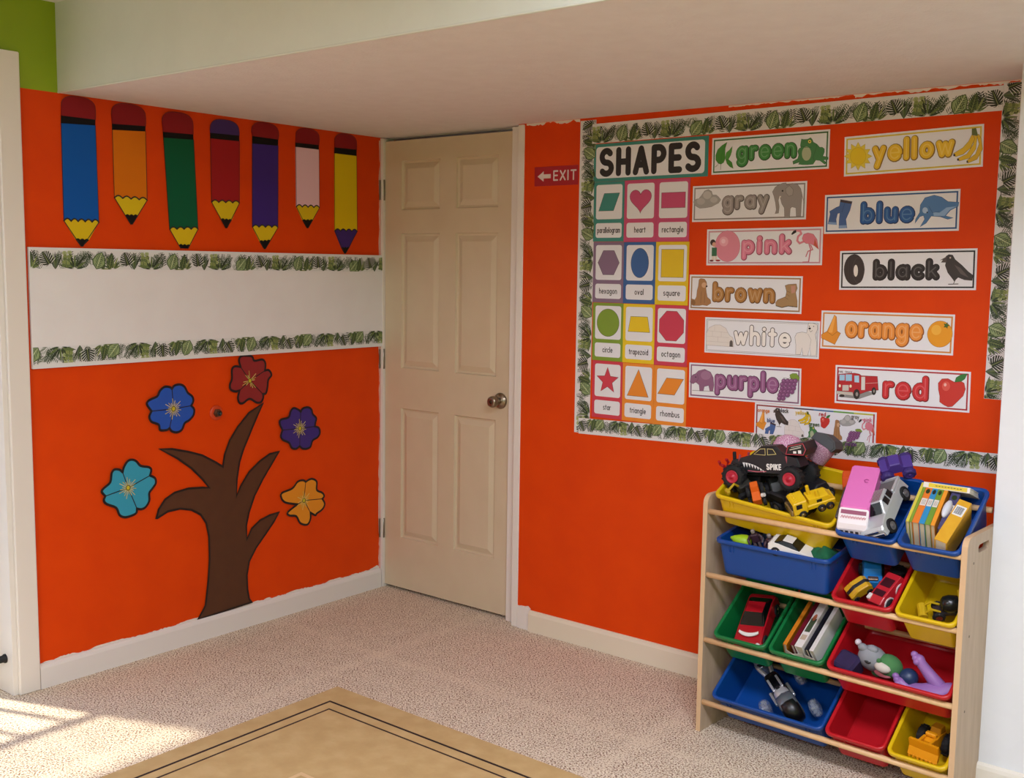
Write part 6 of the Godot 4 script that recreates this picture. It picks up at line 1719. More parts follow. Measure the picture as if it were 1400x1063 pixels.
	for x in [-0.02, 0.02]:
		g = Geo.new()
		g.hull([Vector2(0.028, 0.004), Vector2(0.034, 0.012), Vector2(0.028, 0.02), Vector2(-0.028, 0.02), Vector2(-0.034, 0.012), Vector2(-0.028, 0.004)], 0.007, 0.007, 0.001)
		var tk := part(g, "track", rubber, t)
		tk.position.x = x
	# dark wheeled chassis filling the heap under the truck
	for q in [[0.2, -0.068, -0.15, 40, "2a2c26", "dark olive toy chassis under the monster truck"], [0.3, -0.064, -0.175, -25, "1c1c22", "black toy chassis at the back right of yellow bin"], [0.11, -0.062, -0.16, 10, "24221e", "dark brown toy chassis at the back left of yellow bin"], [0.268, -0.066, -0.105, 70, "1e2024", "black toy chassis at the front middle of yellow bin"]]:
		tr = in_bin("r1a", q[0], q[1], q[2], turned(q[3], 6, 8))
		t = toy("toy_chassis", q[5], "toy vehicle", tr, "dark toys in the yellow bin")
		g = Geo.new()
		g.hull([Vector2(0.055, 0.012), Vector2(0.05, 0.034), Vector2(0.015, 0.042), Vector2(-0.01, 0.058), Vector2(-0.045, 0.052), Vector2(-0.055, 0.014)], 0.03, 0.024, 0.004)
		part(g, "body", hex(q[4], 0.5), t)
		for x in [-0.034, 0.034]:
			for z in [0.036, -0.036]:
				wheel(t, Vector3(x, 0.016, z), 0.02, 0.016, rubber, hex("6a6a60", 0.4), 8)
	# red grabber poking out past the left rim
	tr = in_bin("r1a", 0.036, 0.012, -0.115, turned(60, 0, 20))
	t = toy("red_grabber", "small red plastic grabber sticking out left of the monster truck", "toy", tr)
	g = Geo.new()
	g.ball(Vector3(0, 0.01, 0), Vector3(0.011, 0.012, 0.011), 10, 6)
	for a in [0.0, 2.1, 4.2]:
		g.tube([Vector3(0, 0.012, 0), Vector3(cos(a) * 0.016, 0.028, sin(a) * 0.016), Vector3(cos(a) * 0.014, 0.042, sin(a) * 0.014)], 0.0048, 7)
	g.cyl(Vector3(0, -0.03, 0), Vector3(0, 0.004, 0), 0.006, -1, 8)
	part(g, "claw", hex("a81420", 0.4), t)
	# pink dotted bucket hat behind the truck
	tr = s * Transform3D(turned(10, -14, 6), Vector3(0.176, 0.893, -0.215))
	t = toy("dotted_hat", "pink and white dotted fabric hat behind the monster truck", "hat", tr)
	g = Geo.new()
	g.smooth(true)
	g.lathe(Vector3.ZERO, Vector3.UP, [[0.0, 0.075], [0.008, 0.066], [0.012, 0.052], [0.05, 0.046], [0.072, 0.034], [0.08, 0.012], [0.081, 0.0]], 24, false, true)
	part(g, "crown", textured(noise_tex(256, 0.16, [[0.0, srgb(196, 120, 160)], [0.42, srgb(200, 130, 168)], [0.5, srgb(232, 215, 222)], [1.0, srgb(238, 226, 230)]], 91, FastNoiseLite.TYPE_CELLULAR, 1), 9.0, 0.9), t)
	g = Geo.new()
	g.smooth(true)
	g.lathe(Vector3(0, 0.012, 0), Vector3.UP, [[0.0, 0.0535], [0.012, 0.052], [0.012, 0.05], [0.0, 0.051]], 24, false, false)
	part(g, "hat_band", hex("b02848", 0.8), t)
	# pink cup with a dark lid, behind on the right
	tr = s * Transform3D(turned(0, -10, -26), Vector3(0.272, 0.9, -0.215))
	t = toy("play_cup", "mauve speckled cup with dark grey lid behind the truck's wing", "cup", tr)
	g = Geo.new()
	g.smooth(true)
	g.lathe(Vector3.ZERO, Vector3.UP, [[0.0, 0.028], [0.004, 0.031], [0.055, 0.038], [0.06, 0.038]], 20)
	part(g, "cup_body", textured(noise_tex(128, 0.2, [[0.0, srgb(150, 95, 120)], [0.55, srgb(170, 120, 145)], [0.7, srgb(215, 190, 200)], [1.0, srgb(220, 200, 208)]], 92), 10.0, 0.6), t)
	g = Geo.new()
	g.prism(v2([-42, 58, 40, 58, 46, 74, 30, 92, -8, 96, -38, 84]), -0.03, 0.03, 0.004)
	part(g, "lid", hex("4c4e52", 0.7), t)
	# orange bucket arm and grey bar at the right end
	tr = in_bin("r1a", 0.405, 0.0, -0.2, turned(20, 0, 0))
	t = toy("orange_scoop", "orange plastic scoop at the back right of yellow bin", "toy", tr)
	g = Geo.new()
	g.hull([Vector2(0.022, -0.02), Vector2(0.03, 0.02), Vector2(0.02, 0.05), Vector2(-0.012, 0.05), Vector2(-0.02, 0.0)], 0.016, 0.018, 0.004)
	part(g, "scoop", hex("d4521a", 0.5), t)
	tr = in_bin("r1a", 0.422, 0.012, -0.135, turned(12, 4, 0))
	t = toy("track_bar", "dark grey plastic bar between yellow bin and pink van", "toy", tr)
	g = Geo.new()
	g.box(Vector3.ZERO, Vector3(0.02, 0.014, 0.2), 0.003)
	for i in 4:
		g.box(Vector3(0, 0.008, -0.08 + i * 0.05), Vector3(0.012, 0.004, 0.02), 0.001)
	part(g, "bar", hex("55504c", 0.6), t)

func toys_top_right(black: Material, rubber: Material, chrome: Material) -> void:
	# pink van lying nose down in the blue bin
	var tr := in_bin("r1b", 0.47, -0.034, -0.138, turned(10, 0, -7))
	var t := toy("pink_van", "bright pink toy van with white lettered front in blue bin", "toy van", tr)
	var pink := hex("e478c0", 0.35)
	var g := Geo.new()
	g.hull([Vector2(0.08, 0.012), Vector2(0.082, 0.058), Vector2(0.068, 0.078), Vector2(-0.105, 0.082), Vector2(-0.114, 0.074), Vector2(-0.114, 0.012)], 0.045, 0.041, 0.006)
	part(g, "body", pink, t)
	g = Geo.new()
	g.hull([Vector2(0.079, 0.01), Vector2(0.081, 0.059), Vector2(0.072, 0.0745), Vector2(0.112, 0.05), Vector2(0.12, 0.036), Vector2(0.12, 0.01)], 0.0452, 0.042, 0.004)
	var nose := part(g, "nose", hex("e8e0e2", 0.35), t)
	var pr := Print.new()
	pr.rect(-0.036, 0.004, 0.072, 0.012, Color("8c3c5c"))
	pr.rect(-0.036, -0.011, 0.072, 0.011, Color("e8dcde"))
	for i in 9:
		var x := -0.034 + i * 0.0078
		pr.stroke(PackedVector2Array([Vector2(x, -0.009), Vector2(x + 0.003, -0.002), Vector2(x + 0.0055, -0.008), Vector2(x + 0.0075, -0.003)]), 0.0018, Color("a02438"), i == 0)
	printed(pr, "nose_print", nose, 0.4, Vector3(0, 0.0638, 0.0915)).basis = Basis(Vector3.RIGHT, deg_to_rad(-58))
	pr = Print.new()
	for i in 5:
		pr.rect(-0.034 + i * 0.0145, -0.006, 0.009, 0.012, Color("26242a"))
	printed(pr, "grille_print", nose, 0.4, Vector3(0, 0.023, 0.1204))
	pr = Print.new()
	pr.stroke(PackedVector2Array([Vector2(0.006, 0.006), Vector2(0.0, 0.009), Vector2(-0.006, 0.004), Vector2(-0.003, -0.004), Vector2(0.005, -0.004)]), 0.0022, Color("b0408c"))
	printed(pr, "roof_mark", t, 0.4, Vector3(0.012, 0.0827, -0.04)).basis = Basis(Vector3.RIGHT, -PI / 2)
	for x in [-0.043, 0.043]:
		for z in [0.07, -0.075]:
			wheel(t, Vector3(x, 0.014, z), 0.018, 0.014, rubber, chrome)
	# silver pickup, nose down beside it
	tr = in_bin("r1b", 0.561, -0.032, -0.128, turned(5, 0, 26))
	t = toy("silver_pickup", "silver toy pickup truck with black windows in blue bin", "toy truck", tr)
	var silver := flat(srgb(196, 202, 204), 0.3, 0.35)
	g = Geo.new()
	g.hull([Vector2(0.104, 0.014), Vector2(0.106, 0.036), Vector2(0.098, 0.044), Vector2(0.05, 0.05), Vector2(-0.104, 0.05), Vector2(-0.108, 0.014)], 0.043, 0.04, 0.004)
	part(g, "body", silver, t)
	g = Geo.new()
	g.hull([Vector2(0.052, 0.048), Vector2(0.022, 0.078), Vector2(-0.03, 0.08), Vector2(-0.04, 0.048)], 0.039, 0.033, 0.004)
	part(g, "cab", silver, t)
	pr = Print.new()
	for i in 9:
		pr.rect(-0.024 + i * 0.006, -0.026, 0.003, 0.05, Color("8c5a68"))
	printed(pr, "roof_stripes", t, 0.4, Vector3(0, 0.0806, -0.004)).basis = Basis(Vector3.RIGHT, -PI / 2)
	g = Geo.new()
	g.t = Transform3D(Basis(Vector3.RIGHT, deg_to_rad(45)), Vector3(0, 0.0645, 0.0385))
	g.box(Vector3.ZERO, Vector3(0.06, 0.001, 0.034))
	g.t = Transform3D.IDENTITY
	for x in [-1.0, 1.0]:
		g.t = Transform3D(Basis(Vector3.BACK, -x * deg_to_rad(79)), Vector3(0.0378 * x, 0.064, 0.0))
		g.box(Vector3(0, 0, -0.02), Vector3(0.021, 0.001, 0.022))
		g.box(Vector3(0, 0, 0.008), Vector3(0.021, 0.001, 0.022))
	g.t = Transform3D.IDENTITY
	part(g, "window", hex("14181a", 0.12), t)
	g = Geo.new()
	g.box(Vector3(0, 0.0505, -0.074), Vector3(0.062, 0.002, 0.056))
	part(g, "cargo_bed", hex("6c6a66", 0.6), t)
	g = Geo.new()
	for x in [-0.035, 0.035]:
		g.box(Vector3(x, 0.054, -0.074), Vector3(0.008, 0.01, 0.066), 0.002)
	g.box(Vector3(0, 0.054, -0.104), Vector3(0.078, 0.01, 0.006), 0.002)
	part(g, "bed_rail", silver, t)
	g = Geo.new()
	g.box(Vector3(0, 0.022, 0.108), Vector3(0.08, 0.012, 0.006), 0.002)
	g.box(Vector3(0, 0.034, 0.106), Vector3(0.05, 0.008, 0.004), 0.001)
	part(g, "bumper", chrome, t)
	for x in [-0.04, 0.04]:
		for z in [0.068, -0.07]:
			wheel(t, Vector3(x, 0.016, z), 0.022, 0.016, rubber, hex("8c8c8c", 0.35, 0.6))
	# purple monster truck jammed in at the back
	tr = in_bin("r1b", 0.535, 0.01, -0.283, turned(120, 0, 12))
	t = toy("purple_truck", "dark purple toy truck with big wheels behind silver pickup", "toy truck", tr)
	var pur := hex("4a3488", 0.5)
	g = Geo.new()
	g.hull([Vector2(0.045, 0.02), Vector2(0.045, 0.036), Vector2(0.018, 0.04), Vector2(0.01, 0.056), Vector2(-0.02, 0.056), Vector2(-0.028, 0.04), Vector2(-0.048, 0.038), Vector2(-0.048, 0.02)], 0.024, 0.02, 0.003)
	part(g, "body", pur, t)
	for x in [-0.03, 0.03]:
		for z in [0.03, -0.032]:
			wheel(t, Vector3(x, 0.016, z), 0.019, 0.018, hex("3c2c70", 0.6), pur, 10)

	# books standing in the right bin, spines up
	var rows := [
		["d2c84a", "8aa02e", 0.0085, "thin yellow-green board book, leftmost in the top right bin"], ["7d9a34", "7d9a34", 0.0075, "thin green board book beside the yellow-green one"],
		["e07c2c", "e07c2c", 0.0185, "orange board book with white spine label in blue bin"], ["2f8cc0", "2f8cc0", 0.0155, "blue board book with white spine label in blue bin"],
		["6f9434", "6f9434", 0.0155, "green board book with white spine label in blue bin"], ["e8962c", "e8962c", 0.011, "thin orange board book right of the green one"],
		["4a4870", "4a4870", 0.024, "dark purple board book with small white label in blue bin"],
	]
	var x := 0.634
	for i in rows.size():
		var b: Array = rows[i]
		x += b[2] * 0.5
		tr = in_bin("r1c", x, -0.026 - (0.01 if i == 6 else 0.0), -0.14, turned(4, 0, -6 - (6 if i == 6 else 0)))
		t = toy("board_book", b[3], "book", tr, "board books in the top right bin")
		g = Geo.new()
		g.box(Vector3(0, 0.0, 0), Vector3(b[2] * 0.86, 0.118, 0.158))
		part(g, "pages", hex("d8ccae", 0.7), t)
		g = Geo.new()
		for s in [-1.0, 1.0]:
			g.box(Vector3(s * b[2] * 0.45, 0.0, 0), Vector3(b[2] * 0.1, 0.122, 0.164), 0.0004)
		g.box(Vector3(0, 0.0605, 0), Vector3(b[2], 0.003, 0.164), 0.0006)
		part(g, "cover", hex(b[0], 0.4), t)
		if i > 1 and i != 5:
			pr = Print.new()
			pr.rect(-b[2] * 0.42, -0.012, b[2] * 0.84, 0.03, Color("dcd6cc"))
			for k in 3:
				pr.stroke(PackedVector2Array([Vector2(-b[2] * 0.2 + k * b[2] * 0.2, -0.006), Vector2(-b[2] * 0.2 + k * b[2] * 0.2, 0.012)]), 0.001, Color("7a7068"), k == 0)
			pr.oval(0, 0.048, b[2] * 0.3, 0.01, Color("1e2a2a") if i % 2 else Color("2a3a1c"))
			printed(pr, "spine_label", t, 0.4, Vector3(0, 0.0622, 0)).basis = Basis(Vector3.RIGHT, -PI / 2)
		x += b[2] * 0.5 + 0.0008
	# thick yellow picture book with a barcode, leaning right of them
	tr = in_bin("r1c", 0.758, -0.016, -0.095, turned(-8, 6, -12))
	t = toy("board_book", "thick yellow board book with barcode label in blue bin", "book", tr, "board books in the top right bin")
	g = Geo.new()
	g.box(Vector3(0, 0, 0), Vector3(0.03, 0.098, 0.148))
	part(g, "pages", hex("d6cfc0", 0.7), t)
	g = Geo.new()
	for s in [-1.0, 1.0]:
		g.box(Vector3(s * 0.016, 0.0, 0), Vector3(0.003, 0.103, 0.154), 0.0006)
	g.box(Vector3(0, 0.051, 0), Vector3(0.035, 0.003, 0.154), 0.0008)
	part(g, "cover", textured(noise_tex(128, 0.03, [[0.0, srgb(206, 150, 28)], [1.0, srgb(216, 166, 44)]], 95), 5.0, 0.4), t)
	pr = Print.new()
	pr.rect(-0.014, 0.02, 0.028, 0.036, Color("e0e0dc"))
	for i in 12:
		pr.rect(-0.011 + i * 0.0018, 0.025, 0.0008 if i % 3 else 0.0012, 0.026, Color("3a4050"))
	printed(pr, "barcode_label", t, 0.4, Vector3(0, 0.0527, 0)).basis = Basis(Vector3.RIGHT, -PI / 2)
	# white book lying across the back with a yellow edge
	tr = in_bin("r1c", 0.71, 0.004, -0.238, turned(0, 38, 0))
	t = toy("board_book", "white board book with yellow spine strip at the back of blue bin", "book", tr, "board books in the top right bin")
	g = Geo.new()
	g.box(Vector3(0, 0, 0), Vector3(0.128, 0.09, 0.012))
	part(g, "pages", hex("e0dacc", 0.7), t)
	g = Geo.new()
	for s in [-1.0, 1.0]:
		g.box(Vector3(0, 0, s * 0.007), Vector3(0.132, 0.094, 0.002), 0.0005)
	g.box(Vector3(0, 0.0465, 0), Vector3(0.132, 0.002, 0.016), 0.0005)
	part(g, "cover", hex("e2dccf", 0.45), t)
	pr = Print.new()
	pr.rect(-0.05, -0.006, 0.108, 0.012, Color("dcc22e"))
	for i in 9:
		pr.stroke(PackedVector2Array([Vector2(-0.03 + i * 0.0085, 0.0), Vector2(-0.0255 + i * 0.0085, 0.0)]), 0.002, Color("3a2c1c"), i == 0)
	printed(pr, "spine_print", t, 0.4, Vector3(0, 0.0477, 0)).basis = Basis(Vector3.RIGHT, -PI / 2)
	# grey plush lump and white ball between the books
	tr = in_bin("r1c", 0.735, 0.03, -0.135, turned(0, 0, 0))
	t = toy("white_ball", "white oval plastic ball resting between the books", "toy", tr)
	g = Geo.new()
	g.smooth(true)
	g.ball(Vector3.ZERO, Vector3(0.011, 0.014, 0.034), 16, 10)
	part(g, "ball", hex("d4d8e0", 0.4), t)

func small_car(called: String, label: String, tr: Transform3D, paint: Material, glass: Material, tyre: Material, hub: Material, k := 1.0, extra := "") -> Node3D:
	# low sports car about 0.13 m long
	var t := toy(called, label, "toy car", tr)
	var g := Geo.new()
	var side := []
	for q in [[0.066, 0.01], [0.068, 0.02], [0.06, 0.026], [0.03, 0.032], [0.012, 0.034], [-0.04, 0.036], [-0.062, 0.034], [-0.068, 0.026], [-0.066, 0.01]]:
		side.append(Vector2(q[0], q[1]) * k)
	g.hull(side, 0.03 * k, 0.027 * k, 0.004 * k)
	part(g, "body", paint, t)
	g = Geo.new()
	side = []
	for q in [[0.024, 0.032], [-0.002, 0.046], [-0.03, 0.046], [-0.052, 0.035]]:
		side.append(Vector2(q[0], q[1]) * k)
	g.hull(side, 0.0255 * k, 0.02 * k, 0.003 * k)
	part(g, "windows", glass, t)
	g = Geo.new()
	g.box(Vector3(0, 0.0462, -0.016) * k, Vector3(0.036, 0.0018, 0.028) * k, 0.0006)
	part(g, "roof", paint, t)
	for x in [-0.027, 0.027]:
		for z in [0.042, -0.042]:
			wheel(t, Vector3(x, 0.011, z) * k, 0.0135 * k, 0.01 * k, tyre, hub)
	return t

func toys_second_row(black: Material, rubber: Material, chrome: Material) -> void:
	var tr := in_bin("r2a", 0.118, -0.012, -0.05, turned(25, 0, -18))
	var t := toy("lime_pod", "lime green rounded plastic piece in wide blue bin", "toy", tr)
	var g := Geo.new()
	g.smooth(true)
	g.lathe(Vector3(-0.034, 0, 0), Vector3.RIGHT, [[0.0, 0.003], [0.012, 0.011], [0.03, 0.019], [0.046, 0.023], [0.058, 0.021], [0.066, 0.012], [0.068, 0.0]], 18)
	part(g, "pod", hex("9cc41c", 0.45), t)
	var spots := [[0.166, 0.004, -0.055, 20, "3a2430", "dark brown toy robot standing left in wide blue bin"], [0.193, 0.002, -0.085, -30, "243040", "dark blue-grey toy robot behind the brown one"], [0.218, 0.0, -0.055, 60, "40242c", "dark maroon toy robot beside the white car"]]
	for q in spots:
		tr = in_bin("r2a", q[0], q[1], q[2], turned(q[3], 10, 15))
		t = toy("toy_robot", q[5], "toy robot", tr, "small robots in the wide blue bin")
		g = Geo.new()
		g.box(Vector3(0, 0.0, 0), Vector3(0.024, 0.03, 0.016), 0.003)
		part(g, "torso", hex(q[4], 0.4), t)
		g = Geo.new()
		g.box(Vector3(0, 0.024, 0), Vector3(0.012, 0.014, 0.012), 0.003)
		part(g, "head", hex("8c8480", 0.4, 0.3), t)
		for s in [-1.0, 1.0]:
			g = Geo.new()
			g.tube([Vector3(s * 0.013, 0.01, 0), Vector3(s * 0.022, 0.0, 0.004), Vector3(s * 0.02, -0.014, 0.012)], 0.0045, 7)
			part(g, "arm", hex(q[4], 0.4).duplicate(), t)
			g = Geo.new()
			g.box(Vector3(s * 0.007, -0.028, 0), Vector3(0.009, 0.028, 0.012), 0.002)
			part(g, "leg", hex("5c5054", 0.45), t)
	tr = in_bin("r2a", 0.3, -0.024, -0.045, turned(98, 12, 6))
	small_car("white_sports_car", "white toy sports car with black windows in wide blue bin", tr, hex("e0deda", 0.3), hex("121416", 0.12), rubber, chrome, 1.1)
	# green cloth heap
	tr = in_bin("r2a", 0.385, -0.022, -0.075)
	t = toy("green_cloth", "crumpled dark green cloth behind white car in blue bin", "cloth", tr)
	g = Geo.new()
	g.smooth(true)
	var rings := []
	for i in 9:
		var la := PI * (i / 8.0 - 0.5)
		var ring := []
		for k in 22:
			var an := TAU * k / 22
			var r := 1.0 + 0.2 * sin(an * 3 + i) * cos(la) + 0.13 * sin(an * 5 - i * 1.7)
			ring.append(Vector3(cos(la) * cos(an) * 0.042 * r, sin(la) * 0.034 * (1.0 + 0.2 * sin(an * 2)), cos(la) * sin(an) * 0.05 * r))
		rings.append(ring)
	g.loft(rings, false, false)
	part(g, "cloth", flat(srgb(14, 92, 58), 0.9), t)

	# red bin: blue truck, bumblebee block, red and white truck, loose tyres
	tr = in_bin("r2b", 0.503, -0.062, -0.15, turned(24, 0, -14))
	t = toy("blue_truck", "bright blue toy truck at the back of red bin", "toy truck", tr)
	var bl := hex("1c74b8", 0.4)
	g = Geo.new()
	g.hull([Vector2(0.045, 0.012), Vector2(0.045, 0.034), Vector2(0.02, 0.038), Vector2(0.012, 0.058), Vector2(-0.018, 0.06), Vector2(-0.024, 0.036), Vector2(-0.046, 0.036), Vector2(-0.046, 0.012)], 0.028, 0.025, 0.003)
	part(g, "body", bl, t)
	g = Geo.new()
	g.box(Vector3(0, 0.04, 0.034), Vector3(0.03, 0.008, 0.014), 0.002)
	for x in [-0.02, 0.02]:
		g.ball(Vector3(x, 0.034, 0.044), Vector3(0.005, 0.005, 0.004), 8, 5)
	part(g, "engine_and_lamps", flat(srgb(170, 140, 130), 0.25, 0.8), t)
	for x in [-0.03, 0.03]:
		for z in [0.03, -0.03]:
			wheel(t, Vector3(x, 0.012, z), 0.017, 0.014, rubber, bl, 8)
	tr = in_bin("r2b", 0.492, -0.05, -0.088, turned(-38, 8, -12))
	t = toy("yellow_striped_car", "yellow toy car with black stripe in red bin", "toy car", tr)
	g = Geo.new()
	g.hull([Vector2(0.036, 0.006), Vector2(0.036, 0.022), Vector2(0.012, 0.036), Vector2(-0.026, 0.036), Vector2(-0.036, 0.024), Vector2(-0.036, 0.006)], 0.024, 0.021, 0.003)
	part(g, "body", hex("cc9c1c", 0.35), t)
	g = Geo.new()
	g.hull([Vector2(0.0365, 0.018), Vector2(0.0365, 0.0225), Vector2(0.012, 0.0368), Vector2(-0.026, 0.0368), Vector2(-0.0368, 0.0245), Vector2(-0.0368, 0.018)], 0.0055, 0.0055, 0.0005)
	part(g, "stripe", black, t)
	for x in [-0.022, 0.022]:
		for z in [0.022, -0.022]:
			wheel(t, Vector3(x, 0.008, z), 0.01, 0.008, rubber, chrome)
	tr = in_bin("r2b", 0.585, -0.052, -0.085, turned(-16, 8, 6))
	t = toy("red_race_truck", "red and white toy race truck at the right of red bin", "toy truck", tr)
	var red := hex("b8202c", 0.35)
	g = Geo.new()
	g.hull([Vector2(0.052, 0.01), Vector2(0.054, 0.044), Vector2(0.03, 0.05), Vector2(-0.055, 0.05), Vector2(-0.062, 0.03), Vector2(-0.06, 0.01)], 0.026, 0.024, 0.003)
	part(g, "body", red, t)
	g = Geo.new()
	for z in [0.026, -0.03]:
		g.lathe(Vector3(0.0245, 0.016, z), Vector3.RIGHT, [[0.0, 0.022], [0.003, 0.022], [0.003, 0.018], [0.0, 0.018]], 18, false, false)
	g.box(Vector3(0.012, 0.014, 0.056), Vector3(0.03, 0.01, 0.006), 0.002)
	g.box(Vector3(-0.022, 0.046, 0.04), Vector3(0.012, 0.012, 0.02), 0.002)
	part(g, "white_trim", hex("d8d0cc", 0.4), t)
	g = Geo.new()
	g.box(Vector3(0, 0.051, -0.02), Vector3(0.034, 0.002, 0.03))
	g.box(Vector3(0.0, 0.051, 0.02), Vector3(0.034, 0.002, 0.02))
	part(g, "window", hex("40161c", 0.2), t)
	for x in [-0.026, 0.026]:
		for z in [0.026, -0.03]:
			wheel(t, Vector3(x, 0.014, z), 0.018, 0.014, rubber, black, 8)
	for q in [[0.497, -0.088, -0.045, 30, "loose black rubber ring at the front left of red bin"], [0.54, -0.088, -0.052, -20, "loose black rubber ring at the front middle of red bin"], [0.568, -0.06, -0.2, 50, "loose black rubber ring at the shadowed back of red bin"]]:
		tr = in_bin("r2b", q[0], q[1], q[2], turned(q[3], 0, 75))
		t = toy("rubber_ring", q[4], "toy ring", tr, "loose rubber rings in the red bin")
		wheel(t, Vector3(0.0005, 0, 0), 0.023, 0.02, rubber, black, 12)
	# yellow bin: loader with a black drum
	tr = in_bin("r2c", 0.742, -0.088, -0.11, turned(-66, 0, -6))
	t = toy("toy_loader", "yellow and black toy loader with dark drum in yellow bin", "toy loader", tr)
	var yel := hex("c8a418", 0.4)
	g = Geo.new()
	g.box(Vector3(0, 0.02, -0.005), Vector3(0.036, 0.016, 0.09), 0.003)
	part(g, "chassis", hex("2a1c1e", 0.5), t)
	g = Geo.new()
	g.smooth(true)
	g.lathe(Vector3(0, 0.042, -0.042), Vector3(0, 0.1, 1), [[0.0, 0.012], [0.012, 0.023], [0.034, 0.026], [0.05, 0.022], [0.058, 0.012]], 18)
	part(g, "drum", hex("1a1c1a", 0.25), t)
	g = Geo.new()
	g.box(Vector3(-0.014, 0.052, -0.058), Vector3(0.004, 0.05, 0.004))
	g.box(Vector3(0.014, 0.052, -0.058), Vector3(0.004, 0.05, 0.004))
	g.box(Vector3(0, 0.078, -0.05), Vector3(0.04, 0.004, 0.03), 0.001)
	g.box(Vector3(0, 0.05, -0.062), Vector3(0.036, 0.03, 0.003))
	part(g, "canopy", yel, t)
	g = Geo.new()
	for x in [-0.013, 0.013]:
		g.tube([Vector3(x, 0.03, 0.02), Vector3(x, 0.046, 0.042), Vector3(x, 0.028, 0.066)], 0.0035, 7)
	g.lathe(Vector3(-0.022, 0.022, 0.068), Vector3.RIGHT, [[0.0, 0.014], [0.044, 0.014]], 12)
	part(g, "bucket", yel, t)
	for x in [-0.02, 0.02]:
		for z in [0.026, -0.036]:
			wheel(t, Vector3(x, 0.016, z), 0.017, 0.012, rubber, hex("7c1c20", 0.5), 8)

